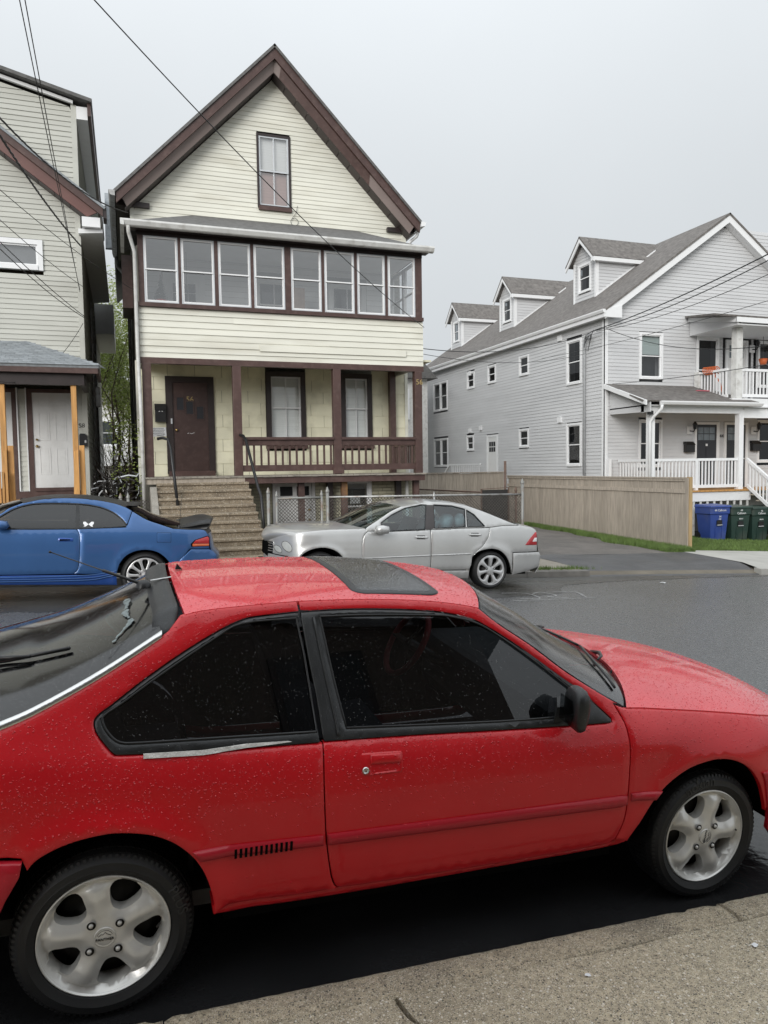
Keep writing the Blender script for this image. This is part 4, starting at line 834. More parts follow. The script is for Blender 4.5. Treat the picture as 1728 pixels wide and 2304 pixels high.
# front steps with white rails, right edge
for k in range(7): bx('front_step', K['wood_grey'], GH, 19.7, 21.0, 19.3-.27*(k+1), 19.3-.27*k, .78-.19*k, .82-.19*k)
for x in (19.66, 21.0):
    m = MB(); m.prism([(x, 19.42, 2.03), (x, 19.42, 1.92), (x, 17.5, .56), (x, 17.5, .67)], [(x+.09, 19.42, 2.03), (x+.09, 19.42, 1.92), (x+.09, 17.5, .56), (x+.09, 17.5, .67)]); m.prism([(x+.01, 19.4, 1.15), (x+.01, 19.4, 1.03), (x+.01, 17.5, -.32), (x+.01, 17.5, -.2)], [(x+.07, 19.4, 1.15), (x+.07, 19.4, 1.03), (x+.07, 17.5, -.32), (x+.07, 17.5, -.2)]); m.build('stair_rail', K['white'], GH)
    for k in range(13): y = 19.3-.14*k; zz = 1.0-(19.42-y)*.71; bx('baluster', K['white'], GH, x+.025, x+.065, y-.02, y+.02, zz+.1, zz+.96)
# wall lamps and mailboxes
for i, (x, z, lb) in enumerate(((18.83, 3.05, 'black wall lantern left of the first black door of the grey house'), (21.72, 3.05, 'black wall lantern right of the second black door of the grey house'), (21.6, 6.0, 'black wall lantern beside the balcony door of the grey house'))):
    t = thing('wall_lantern', lb, 'lamp', (x, 21.18, z), 'porch lanterns'); bx('back_plate', K['white'], t, x-.11, x+.11, 21.13, 21.17, z-.15, z+.12)
    MB().tube([(x, 21.13, z-.04), (x+.05, 21.0, z-.06), (x+.06, 20.95, z+.02)], .02, 6).build('arm', K['black'], t); MB().lathe([(0, .0), (.05, .0), (.075, .16), (.09, .17), (.03, .26), (0, .29)], (x+.06, 20.95, z+.01), (0, 0, 1), 8).build('lantern', K['black'], t)
for x, z, lb in ((18.78, 2.26, 'black mailbox left of the first black door of the grey house'), (21.78, 2.29, 'black mailbox right of the second black door of the grey house')):
    t = thing('mailbox', lb, 'mailbox', (x, 21.18, z), 'mailboxes on the grey house'); bx('box', K['black'], t, x-.19, x+.19, 21.02, 21.17, z, z+.27, .01); MB().prism([(x-.20, 21.0, z+.26), (x-.20, 21.17, z+.28), (x-.20, 21.17, z+.38), (x-.20, 21.12, z+.38)], [(x+.20, 21.0, z+.26), (x+.20, 21.17, z+.28), (x+.20, 21.17, z+.38), (x+.20, 21.12, z+.38)]).build('lid', K['black'], t)
t = thing('flood_light', 'small black floodlight on the first porch post of the grey house', 'lamp', (15.75, 19.35, 3.42)); bx('lamp_head', K['black'], t, 15.56, 15.72, 19.24, 19.34, 3.42, 3.54); bx('bracket', K['black'], t, 15.64, 15.80, 19.34, 19.40, 3.45, 3.5)
orange = M('orange_cord', (.62, .14, .04), .5, .1, 9)
t = MB()
for k in range(9): t.tube([(18.98+.02*k+.10*math.cos(a), 20.6-.05*k+.12*math.sin(a)*.3, 5.03+.13*math.sin(a)) for a in np.linspace(0, 6.3, 14)], .014, 5)
t.tube([(19.1, 20.4, 5.0), (19.15, 20.1, 4.6), (19.2, 20.0, 4.15)], .03, 5); tag(t.build('extension_cord', orange, smooth=True), 'coiled orange cord draped over the balcony rail corner', 'cord')
t = thing('hanging_pot', 'small orange pot hanging beside the balcony door', 'pot', (21.55, 20.6, 5.3)); MB().lathe([(0, 0), (.1, .0), (.15, .2), (0, .2)], (21.55, 20.6, 5.35), (0, 0, 1), 12).build('pot', orange, t, smooth=True); MB().tube([(21.55, 20.6, 5.55), (21.55, 20.6, 6.33)], .008, 5).build('hanger', K['wire'], t)
tag(MB().box(18.5, 19.0, 20.4, 20.8, 4.33, 4.36).build('folded_tarp', M('pink_tarp', (.55, .12, .16), .6)), 'pink cloth lying on the porch roof under the balcony rail', 'cloth')

# ------------------------------------------------------------------ fences
PFn = thing('plank_fence', 'weathered grey cedar plank fence running back from a yellow end post', 'fence', (13.7, 19, -.35))
n = 66
for i in range(n):
    y = 15.46+i*.142; zg = gfar(13.7, y)+.03
    zt = 1.47+rng.uniform(-.006, .006)
    bx('plank', K['wood_grey'], PFn, 13.66+rng.uniform(-.006, .006), 13.685, y, y+.136, zg, zt)
bx('cap_rail', K['wood_grey'], PFn, 13.62, 13.73, 15.42, 24.9, 1.475, 1.515); bx('band_rail', K['wood_grey'], PFn, 13.635, 13.655, 15.44, 24.9, 1.10, 1.20); bx('top_band', K['wood_grey'], PFn, 13.635, 13.655, 15.44, 24.9, 1.41, 1.474)
bx('kick_board', K['wood_grey'], PFn, 13.61, 13.64, 15.44, 17.2, -.36, -.27)
K['post_y'] = M('yellow_pine_post', (.43, .30, .15), .6, .2, 3, bump=.15, bs=25, ms=(7, 7, .7))
bx('end_post', K['post_y'], PFn, 13.65, 13.75, 15.31, 15.41, -.45, 1.52); bx('end_trim', K['wood_grey'], PFn, 13.615, 13.648, 15.33, 15.44, -.36, 1.50)
BF = thing('back_fence', 'low grey plank fence across the back of the driveway', 'fence', (11, 25, 0))
for i in range(44): x = 7.3+i*.142; bx('plank', K['wood_grey'], BF, x, x+.136, 25.0, 25.02, gfar(x, 25)+.02, 1.62+rng.uniform(-.01, .01))
bx('cap_rail', K['wood_grey'], BF, 7.25, 13.6, 24.95, 25.06, 1.625, 1.66)
K['mesh_wire'] = M('weathered_chain_wire', (.10, .09, .08), .55, .3, 9, metal=.3)
def chain(par, x0, x1, z0, z1, y, s=.066, r=.0062, ax='x'):
    V = []; F = []; mb = MB(); n = int((x1-x0+z1-z0)/s)+2
    def seg(a, b):
        P = (lambda q: (q[0], y, q[1])) if ax == 'x' else (lambda q: (y, q[0], q[1]))
        mb.tube([P(a), P(b)], r, 3, False)
    for k in range(n):
        for sg in (1, -1):
            c = x0 - (z1-z0) + k*s if sg > 0 else x0 + k*s
            # line x = c + sg*(z-z0)
            pts = []
            t0, t1 = z0, z1
            xa, xb = c, c+sg*(z1-z0)
            if sg > 0:
                if xa < x0: t0 = z0+(x0-c)
                if xb > x1: t1 = z0+(x1-c)
            else:
                if xa > x1: t0 = z0+(c-x1)
                if xb < x0: t1 = z0+(c-x0)
            if t1-t0 > .01: seg((c+sg*(t0-z0), t0), (c+sg*(t1-z0), t1))
    return mb.build('chain_mesh', K['mesh_wire'], par)
def gpost(par, x, y, z0, z1, r=.03, mat=None):
    m = MB(); m.tube([(x, y, z0), (x, y, z1)], r, 10); m.lathe([(r*1.25, 0), (r*1.25, .02), (r*.8, .05), (r*.4, .09), (0, .10)], (x, y, z1-.01), (0, 0, 1), 10); m.build('post', mat or K['galv'], par, smooth=True)
CF = thing('chain_link_fence', 'rusty chain link fence with gate in front of the cream house', 'fence', (5, 13.6, .1))
wht = M('flaking_white_post', (.27, .27, .255), .5, .1, 5, metal=.3, dirt=((.20, .11, .06), .7, 7))
gpost(CF, 2.47, 13.6, .0, 1.45, .032, wht); gpost(CF, 2.62, 13.58, .15, 1.38, .024, wht); gpost(CF, 3.48, 13.58, .15, 1.38, .024, wht); gpost(CF, 3.60, 13.6, 0, 1.44, .032, wht)
MB().tube([(2.62, 13.58, 1.33), (3.48, 13.58, 1.33)], .02, 8).build('gate_rail', wht, CF, smooth=True); chain(CF, 2.64, 3.46, .2, 1.32, 13.58)
MB().tube([(3.62, 13.6, 1.33), (7.78, 13.6, 1.28)], .02, 8).build('top_rail', K['galv'], CF, smooth=True); chain(CF, 3.64, 7.76, .15, 1.29, 13.6)
gpost(CF, 7.80, 13.6, -.2, 1.52, .034, wht); gpost(CF, 7.66, 13.62, -.2, 1.36, .024, K['rust']); gpost(CF, 5.8, 13.6, -.1, 1.30, .024, K['galv'])
MB().tube([(7.8, 13.62, 1.28), (7.82, 19.0, 1.25), (7.9, 24.9, 1.2)], .02, 6).build('top_rail', K['rust'], CF); chain(CF, 13.7, 24.8, .15, 1.24, 7.84, .09, .003, 'y')
t = thing('metal_panel', 'dark mesh covered gate panel beside the rusty fence post', 'gate', (7.3, 13.75, 0)); bx('mesh_panel', M('dark_privacy_mesh', (.03, .028, .026), .7, .3, 20, bump=.5, bs=80), t, 6.95, 7.58, 13.80, 13.81, .05, 1.38); MB().tube([(6.95, 13.79, .05), (6.95, 13.79, 1.40), (7.58, 13.79, 1.42), (7.58, 13.79, .05)], .02, 6).build('panel_frame', K['rust'], t)
t = thing('steel_pole', 'bare rusty brown steel pole rising behind the chain link corner', 'pole', (7.62, 14.0, 0)); MB().tube([(7.62, 14.0, -.2), (7.62, 14.0, 1.98)], .028, 8).build('shaft', K['rust'], t, smooth=True)
CF2 = thing('side_gate', 'short chain link gate in the gap beside the beige house', 'gate', (-.2, 15.4, .2))
for x in (-.72, -.12, .02): gpost(CF2, x, 15.4, .0, 1.36, .03, wht)
for z in (.35, 1.30): MB().tube([(-.72, 15.4, z), (-.12, 15.4, z)], .018, 6).build('gate_rail', K['galv'], CF2)
chain(CF2, -.70, -.14, .36, 1.29, 15.4); chain(CF2, .04, .42, .3, 1.30, 15.4)

# ------------------------------------------------------------------ wheeled bins
def bin_(x, y, w, h, mat, label, marks):
    z0 = gfar(x, y); t = thing('wheeled_bin', label, 'bin', (x, y, z0), 'wheeled bins by the porch')
    hw, hd = w/2, .33; P = lambda k, z: [(-hw*k, -hd*k, z), (hw*k, -hd*k, z), (hw*k, hd*k, z), (-hw*k, hd*k, z)]
    m = MB(); V = []; F = []
    for k, z in ((.74, 0), (.80, .25*h), (.90, .72*h), (.99, .74*h), (1.0, .93*h)): V += P(k, z)
    for i in range(4):
        for j in range(4): F.append((i*4+j, i*4+(j+1) % 4, i*4+4+(j+1) % 4, i*4+4+j))
    F.append((3, 2, 1, 0)); F.append((16, 17, 18, 19)); m.add(V, F); m.build('body', mat, t, local=True, bev=.012)
    m = MB(); m.prism([(-hw*1.06, -hd*1.14, .925*h), (hw*1.06, -hd*1.14, .925*h), (hw*1.06, hd*1.05, .925*h), (-hw*1.06, hd*1.05, .925*h)], [(-hw*1.03, -hd*1.1, .97*h), (hw*1.03, -hd*1.1, .97*h), (hw*1.0, hd*1.0, h), (-hw*1.0, hd*1.0, h)]); m.build('lid', mat, t, local=True, bev=.01)
    m = MB(); m.box(-.10, .10, -hd*.86-.03, -hd*.86+.02, .40*h, .56*h); m.build('grab_recess', K['black'], t, local=True); m = MB(); m.box(-.10, .10, -hd*.88-.035, -hd*.88-.01, .415*h, .435*h); m.build('grab_bar', K['alu'], t, local=True)
    for s in (-1, 1): MB().lathe([(0, -.03), (.12, -.03), (.12, .03), (0, .03)], (s*hw*.78, hd*.85, .12), (1, 0, 0), 14).build('wheel', K['black'], t, local=True)
    for s in (-1, 1): m = MB(); m.box(s*.13-.012, s*.13+.012, -hd*.80-.02, -hd*.78+.03, .03, .38*h); m.build('rib', mat, t, local=True)
    for txt, sz, zz in marks:
        V, F = text2d(txt, sz, .002); mesh('marking', [(v[0], -hd*1.0-.012+v[2] if zz > .7 else -hd*.92-.02+v[2], zz*h+v[1]) for v in V], F, K['paper'], t, local=True)
    t.rotation_euler.z = rng.uniform(-.06, .06)
blue_p = M('blue_bin_plastic', (.03, .065, .27), .42, .1, 3, dirt=((.10, .12, .22), .5, 2)); green_p = M('green_bin_plastic', (.020, .045, .036), .45, .12, 3, dirt=((.09, .095, .08), .6, 2))
bin_(17.63, 18.75, .80, 1.12, blue_p, 'blue wheeled recycling bin next to the fence end post', (('44 Calhoun', .10, .84), ('14', .10, .66), ('USE', .06, .59)))
bin_(18.50, 18.75, .80, 1.12, green_p, 'dark green wheeled bin right next to the blue bin', (('44', .09, .86), ('Calhoun', .10, .78), ('00257', .06, .62)))
bin_(19.33, 18.75, .76, 1.12, green_p, 'dark green wheeled bin farthest from the blue bin, by the stairs', (('46', .08, .87), ('Calhoun', .09, .80), ('00258', .06, .62)))
t = thing('graffiti_box', 'black storage box scrawled with white graffiti at the right edge', 'box', (20.3, 18.4, -.5)); bx('box_body', K['black'], t, 19.75, 21.0, 18.2, 18.8, -.48, .34, .01)
for txt, sz, x, z in (('OITN', .3, 20.25, -.22), ('S', .22, 19.98, .15), ('/', .3, 20.5, .1)):
    V, F = text2d(txt, sz, .002); mesh('graffiti', [(x+v[0]*1.1+v[1]*.15, 18.19+v[2], z+v[1]) for v in V], F, K['white_dirty'], t)
t = thing('lattice_panel', 'narrow white lattice strip between bins and graffiti box', 'lattice', (19.72, 18.5, -.4)); m = MB()
for k in range(7): m.bar((19.60, 18.3, -.45+.12*k), (19.74, 18.3, -.31+.12*k), .02, .01, (0, 1, 0)); m.bar((19.74, 18.31, -.45+.12*k), (19.60, 18.31, -.31+.12*k), .02, .01, (0, 1, 0))
m.build('slats', K['white_dirty'], t)

# ------------------------------------------------------------------ trees, brush
def tree(name, label, base, h, spread, nleaf, leaf_m, bark_m, seed, trunks=3, r0=.09, lsz=.05, zlo=.25):
    r = random.Random(seed); t = thing(name, label, 'tree', base); m = MB(); tips = []
    def grow(p, d, L, rad_, lev):
        pts = [p]; q = p
        for i in range(4):
            d = (d + Vector((r.uniform(-.18, .18), r.uniform(-.18, .18), r.uniform(-.05, .16)))).normalized(); q = q + d*L/4; pts.append(q)
            if lev > 0: tips.append(q)
        m.tube(pts, [rad_*(1-.12*i) for i in range(5)], 6 if lev == 0 else 4, False)
        if lev < 4:
            for k in range(3 if lev < 3 else 2):
                i = r.randint(1, 4); dd = (d + Vector((r.uniform(-1, 1), r.uniform(-1, 1), r.uniform(-.1, .7)))*.75).normalized(); grow(pts[i], dd, L*r.uniform(.55, .75), rad_*.5, lev+1)
    for k in range(trunks): grow(Vector((r.uniform(-.25, .25), r.uniform(-.25, .25), 0)), Vector((r.uniform(-.22, .22), r.uniform(-.22, .22), 1)), h*r.uniform(.42, .55), r0*r.uniform(.6, 1), 0)
    m.build('trunk', bark_m, t, local=True)
    tips = [p for p in tips if p.z > h*zlo]; V = []; F = []
    for i in range(nleaf):
        p = r.choice(tips) + Vector((r.gauss(0, .16), r.gauss(0, .16), r.gauss(0, .13)))*spread; s = lsz*r.uniform(.5, 1.2)
        a = Vector((r.gauss(0, 1), r.gauss(0, 1), r.gauss(0, .6))).normalized(); b = a.orthogonal().normalized(); n = len(V)
        V += [p-a*s, p+b*s*.45, p+a*s, p-b*s*.45]; F.append((n, n+1, n+2, n+3))
    mesh('crown', V, F, leaf_m, t, local=True); return t
def LF_(name, col):
    m = M(name, col, .6, .4, 1.4); t = m.node_tree; N = t.nodes; b = N['Principled BSDF']; tr = N.new('ShaderNodeBsdfTranslucent'); x = N.new('ShaderNodeMixShader'); x.inputs[0].default_value = .45
    t.links.new(b.inputs['Base Color'].links[0].from_socket, tr.inputs[0]); t.links.new(b.outputs[0], x.inputs[1]); t.links.new(tr.outputs[0], x.inputs[2]); t.links.new(x.outputs[0], N['Material Output'].inputs[0]); return m
bark = M('bark', (.14, .11, .09), .9, .3, 10, bump=.4, bs=30); leaf = LF_('spring_leaves', (.30, .37, .10)); leaf2 = LF_('young_leaves', (.36, .38, .16))
tree('maple_tree', 'spring green tree in the gap between the beige and cream houses', (-.45, 31.5, .3), 9.6, 1.5, 16000, leaf, bark, 11, 4, .08, .07)
tree('sapling', 'thin pale green sapling farther back between the two left houses', (.3, 36, .3), 10.5, 1.7, 9000, leaf2, bark, 23, 3, .09, .08)
t = thing('brush', 'tangle of bare brown vines and twigs against the cream house corner', 'brush', (-.05, 20, .3)); m = MB(); r = random.Random(5)
for k in range(230):
    p = Vector((r.uniform(-.35, .22), r.uniform(18.6, 21.5), .3)); pts = [p]; d = Vector((r.uniform(-.25, .25), r.uniform(-.3, .3), 1))
    for i in range(5): d = (d+Vector((r.uniform(-.35, .35), r.uniform(-.35, .35), r.uniform(-.1, .1)))).normalized(); p = p+d*r.uniform(.25, .75); pts.append(p)
    m.tube(pts, [.010, .009, .007, .006, .004, .003], 3, False)
m.build('twigs', M('dry_twig', (.12, .085, .06), .9, .3, 9), t)
m = MB()
for k in range(900):
    p = Vector((r.uniform(-.3, .35), r.uniform(16.5, 21), r.uniform(.4, 3.0))); a = Vector((r.gauss(0, 1), r.gauss(0, 1), r.gauss(0, .6))).normalized()*.035; b = a.orthogonal()*.5; m.add([p-a, p+b, p+a, p-b], [(0, 1, 2, 3)])
m.build('leaves', leaf, t)
t = thing('scrap_heap', 'dark heap of bent scrap and branches behind the small gate', 'heap', (-.25, 16.6, .3)); m = MB(); m2 = MB()
for k in range(120):
    p = Vector((r.uniform(-.62, .22), r.uniform(16.2, 17.8), .3+r.random()*1.5)); pts = [p]; d = Vector((r.gauss(0, 1), r.gauss(0, .6), r.gauss(0, .5)))
    for i in range(3): d = (d+Vector((r.uniform(-.8, .8), r.uniform(-.8, .8), r.uniform(-.8, .8)))).normalized(); p = p+d*.16; p.x = min(max(p.x, -.68), .25); pts.append(p)
    (m if k % 5 else m2).tube(pts, r.uniform(.008, .022), 5)
m.build('branches', M('dark_scrap', (.03, .026, .024), .7), t); m2.build('tubing', K['alu'], t)
bx('crate', K['black'], t, -.6, .15, 16.9, 17.6, .3, 1.2)
# a pale building far behind, seen in the two gaps
t = thing('distant_house', 'pale sided house far behind, seen between the cream and grey houses', 'house', (9.5, 33, 0))
bx('wall', K['white_dirty'], t, 11.5, 14.2, 34.0, 42, 0, 6.3); MB().prism([(11.0, 33.6, 6.2), (14.6, 33.6, 6.2), (12.85, 33.6, 8.0)], [(11.0, 42, 6.2), (14.6, 42, 6.2), (12.85, 42, 8.0)]).build('roof', K['shingle'], t)
for z in (1.6, 4.2): window(t, Pl('F', 33.93), 12.2, 13.2, z, z+1.5, .09)
t = thing('rear_house', 'white house far behind the tree between the two left houses', 'house', (-3, 48, 0))
bx('wall', K['white_dirty'], t, -7, 2, 48, 56, .2, 6.0); MB().prism([(-7.4, 47.6, 6.0), (2.4, 47.6, 6.0), (-2.5, 47.6, 9)], [(-7.4, 56, 6.0), (2.4, 56, 6.0), (-2.5, 56, 9)]).build('roof', K['shingle'], t)
for x in (-1.4, .4): window(t, Pl('F', 47.93), x, x+1, 3.4, 5, .09)
for k in range(14): bx('deck_baluster', K['white'], t, -2+k*.25, -1.93+k*.25, 46.5, 46.55, 2.4, 3.3)
bx('deck', K['white'], t, -2.1, 2, 46.4, 47.98, 2.2, 2.4); bx('deck_rail', K['white'], t, -2.1, 2, 46.48, 46.58, 3.3, 3.4)

# ------------------------------------------------------------------ overhead cables
def pix(x, y, d):     # a point d metres from the lens seen at that place in the photograph (cables measured at their ends)
    v = _fw + _r*((x-864)/1660) + _u*((1152-y)/1660); return Vector((0, 0, CAMZ)) + v.normalized()*d
def cable(label, a, b, sag=.15, r=.008, twist=0, group='overhead cables'):
    a, b = Vector(a), Vector(b); n = 28; P = [a.lerp(b, i/n) - Vector((0, 0, sag*4*(i/n)*(1-i/n))) for i in range(n+1)]
    m = MB(); r *= .72
    if twist:
        for ph in (0, 2.1, 4.2):
            Q = [a.lerp(b, i/140) - Vector((0, 0, sag*4*(i/140)*(1-i/140))) + Vector((math.cos(i*twist+ph), 0, math.sin(i*twist+ph)))*r*1.1 for i in range(141)]; m.tube(Q, r*.8, 4)
    else: m.tube(P, r, 5)
    tag(m.build('power_cable', K['wire'], smooth=True), label, 'cable', group)
cable('long thin cable crossing in front of the cream gable down to its porch corner', pix(130, -90, 9), (6.46, 15.62, 5.02), .20, .010)
cable('left of two close parallel cables dropping past the beige dormer', pix(36, -40, 10), (-.80, 17.2, 5.75), .05, .009)
cable('right of two close parallel cables dropping past the beige dormer', pix(49, -40, 10), (-.80, 17.2, 5.70), .05, .009)
cable('twisted cable from the left edge to the beige house corner above its window', pix(-60, 210, 12), (-.74, 17.2, 6.66), .12, .014, .55)
cable('twisted cable passing the beige rake to the cream house eave', pix(-60, 200, 12), (.22, 17.1, 7.43), .28, .011, .5)
cable('thin cable sloping across the beige wall below the rake', pix(-60, 375, 12), (.28, 16.9, 5.75), .10, .008)
cable('thin cable sloping across the beige wall just above its small window', pix(-60, 440, 12), (-.74, 17.2, 5.82), .06, .008)
cable('upper cable crossing the small window of the beige house', pix(-60, 485, 12), (-.74, 17.2, 5.20), .06, .010)
cable('lower cable crossing the small window of the beige house', pix(-60, 500, 12), (-.74, 17.2, 5.17), .10, .010)
cable('loose cable curving down over the beige porch roof', (-.76, 17.2, 5.05), pix(-30, 850, 15.6), .5, .008)
cable('thick upper cable from the right edge to the grey house corner', pix(1800, 535, 18), (15.15, 21.5, 6.42), .12, .022)
cable('second cable from the right edge to the grey house corner', pix(1800, 548, 18), (15.15, 21.5, 6.40), .2, .018)
cable('thin cable from the right edge below the two thick ones', pix(1800, 585, 18), (15.2, 21.5, 6.38), .2, .012)
cable('cable sagging from the grey house corner across the balcony to the right edge', (15.2, 21.0, 6.40), pix(1800, 765, 20), .42, .014)
cable('straight thin cable crossing the upper front window of the grey house', pix(1800, 655, 17), (14.6, 24.0, 5.8), .1, .009)
cable('thin cable running from the right edge over the porch roof of the grey house', pix(1800, 808, 18), (15.4, 20.9, 4.55), .06, .012)
cable('cable running along the grey side wall to the cream porch', (15.15, 21.5, 6.40), (6.5, 16.5, 4.72), .35, .014)
cable('lower cable running along the grey side wall', (15.1, 22.0, 5.7), (6.5, 16.9, 4.7), .3, .010)

# ------------------------------------------------------------------ the house on the near side of the street (mirrored in the car glass)
def near_house(x0, x1, yf, h, hp, label, mat):
    t = thing('street_house', label, 'house', ((x0+x1)/2, yf, 0)); xm = (x0+x1)/2
    wl = MB(); P = [(x0, .1), (x1, .1), (x1, h), (xm, hp), (x0, h)]; wl.prism([(x, yf, z) for x, z in P][::-1], [(x, yf-9, z) for x, z in P][::-1]); wl = wl.build('wall', mat, t)
    for s in (-1, 1): quad_slab('roof', [(xm, yf+.4, hp+.15), (xm, yf-9.3, hp+.15), (xm+s*((x1-x0)/2+.4), yf-9.3, h-.25), (xm+s*((x1-x0)/2+.4), yf+.4, h-.25)], .12, K['shingle'], t)
    for zz in (1.0, 3.4):
        for k in range(3):
            x = lerp(x0, x1, .2+.3*k); m = MB(); m.box(x-.5, x+.5, yf, yf+.05, zz, zz+1.5); f = m.build('window', K['brown_dk'], t); m = MB(); m.box(x-.42, x+.42, yf+.051, yf+.056, zz+.08, zz+1.42); m.build('pane', K['door_bk'], f)
near_house(-6.4, 4.9, -2.8, 5.3, 7.2, 'brown gable house behind the photographer, mirrored in the side glass of the red car', M('brown_clapboard', (.13, .105, .09), .6, .1, 2))
# ------------------------------------------------------------------ car helpers
from bisect import bisect_right
def pint(x, xs, ys):
    if x <= xs[0]: return ys[0]
    if x >= xs[-1]: return ys[-1]
    i = bisect_right(xs, x)-1; return ys[i]+(ys[i+1]-ys[i])*(x-xs[i])/(xs[i+1]-xs[i])
def sst(a, b, x): t = min(max((x-a)/(b-a), 0), 1); return t*t*(3-2*t)
def cr(pts, n=6):       # Catmull-Rom through points (any dimension)
    P = [np.array(p, float) for p in pts]; P = [2*P[0]-P[1]] + P + [2*P[-1]-P[-2]]; out = []
    for i in range(1, len(P)-2):
        for k in range(n):
            t = k/n; a, b, c, d = P[i-1:i+3]
            out.append(.5*(2*b + (c-a)*t + (2*a-5*b+4*c-d)*t*t + (3*b-a-3*c+d)*t**3))
    out.append(P[-2]); return [tuple(p) for p in out]
def dedupe(pts, eps=.002):
    o = []
    for p in pts:
        if not o or math.hypot(p[0]-o[-1][0], p[1]-o[-1][1]) > eps: o.append(p)
    if math.hypot(o[0][0]-o[-1][0], o[0][1]-o[-1][1]) < eps: o.pop()
    return o
def area2(p): return sum(p[i][0]*p[(i+1) % len(p)][1]-p[(i+1) % len(p)][0]*p[i][1] for i in range(len(p)))
def inset(pts, g):
    n = len(pts); sg = 1 if area2(pts) > 0 else -1; out = []
    for i in range(n):
        a, b, c = pts[i-1], pts[i], pts[(i+1) % n]
        e1 = Vector((b[0]-a[0], b[1]-a[1])); e2 = Vector((c[0]-b[0], c[1]-b[1]))
        if e1.length < 1e-6 or e2.length < 1e-6: out.append(b); continue
        e1.normalize(); e2.normalize(); n1 = Vector((-e1.y, e1.x))*sg; n2 = Vector((-e2.y, e2.x))*sg; nn = n1+n2
        if nn.length < .3: out.append(b); continue
        nn.normalize(); k = g/max(.4, nn.dot(n1)); out.append((b[0]+nn.x*k, b[1]+nn.y*k))
    return out
def dens(pts, d):
    o = []; n = len(pts)
    for i in range(n):
        a, b = pts[i], pts[(i+1) % n]; k = max(1, int(math.hypot(b[0]-a[0], b[1]-a[1])/d))
        o += [(lerp(a[0], b[0], j/k), lerp(a[1], b[1], j/k)) for j in range(k)]
    return o
def inpoly(x, y, P):
    c = False; j = len(P)-1
    for i in range(len(P)):
        if (P[i][1] > y) != (P[j][1] > y) and x < (P[j][0]-P[i][0])*(y-P[i][1])/(P[j][1]-P[i][1])+P[i][0]: c = not c
        j = i
    return c
def inpoly_np(Q, P):
    Q = np.asarray(Q, float).reshape(-1, 2); P = np.asarray([(p[0], p[1]) for p in P], float); x, y = Q[:, 0:1], Q[:, 1:2]
    ax, ay = P[:, 0], P[:, 1]; bx_, by_ = np.roll(ax, 1), np.roll(ay, 1); c = (ay > y) != (by_ > y)
    with np.errstate(divide='ignore', invalid='ignore'): xi = (bx_-ax)*(y-ay)/(by_-ay)+ax
    return ((c & (x < xi)).sum(1) % 2) == 1
def fill2d(outline, holes=(), step=.03, ring=.006):
    """triangulated region: returns verts, faces, set of boundary indices"""
    loops = [outline] + list(holes); P = []; E = []; nb = 0
    for L in loops:
        s = len(P); P += [Vector((p[0], p[1])) for p in L]; E += [(s+i, s+(i+1) % len(L)) for i in range(len(L))]
    nb = len(P); inner = []
    if ring:
        for k, L in enumerate(loops):
            q = inset(L, ring if k == 0 else -ring); inner += [p for p in q if inpoly(p[0], p[1], outline) and not any(inpoly(p[0], p[1], h) for h in holes)]
    xs = [p[0] for p in outline]; ys = [p[1] for p in outline]
    o2 = inset(outline, ring+step*.4); h2 = [inset(h, -(ring+step*.4)) for h in holes]
    G = np.array([(x, y) for i, x in enumerate(np.arange(min(xs), max(xs), step)) for y in np.arange(min(ys)+(i % 2)*step/2, max(ys), step)])
    if len(G):
        ok = inpoly_np(G, o2)
        for h in h2: ok &= ~inpoly_np(G, h)
        inner += [tuple(p) for p in G[ok]]
    v, e, f = mgeo.delaunay_2d_cdt(P+[Vector(p) for p in inner], E, [], 1, 1e-5)[:3]
    keep = [list(q) for q in f]
    if holes and keep:
        vv = np.array([(p.x, p.y) for p in v]); cc = vv[np.array(keep)].mean(1); bad = np.zeros(len(keep), bool)
        for h in holes: bad |= inpoly_np(cc, h)
        keep = [q for q, b_ in zip(keep, bad) if not b_]
    cnt = {}
    for q in keep:
        for i in range(3): cnt[(q[i], q[(i+1) % 3])] = 1
    be = [(a, b) for (a, b) in cnt if (b, a) not in cnt]
    return v, [list(q) for q in keep], be
def car_frame(name, label, X, Y, hw, slope, roll, facing, zoff=0):
    """Empty on the road below the near rear wheel; local x forward, z up"""
    t = thing(name, label, 'car'); ex = Vector((facing, 0, -slope*facing if facing > 0 else slope)).normalized()
    ey = Vector((0, facing, roll*1.0 if facing > 0 else -roll)); ey = (ey-ex*ey.dot(ex)).normalized(); ez = ex.cross(ey)
    near = -1 if facing > 0 else 1
    return t, ex, ey, ez, near
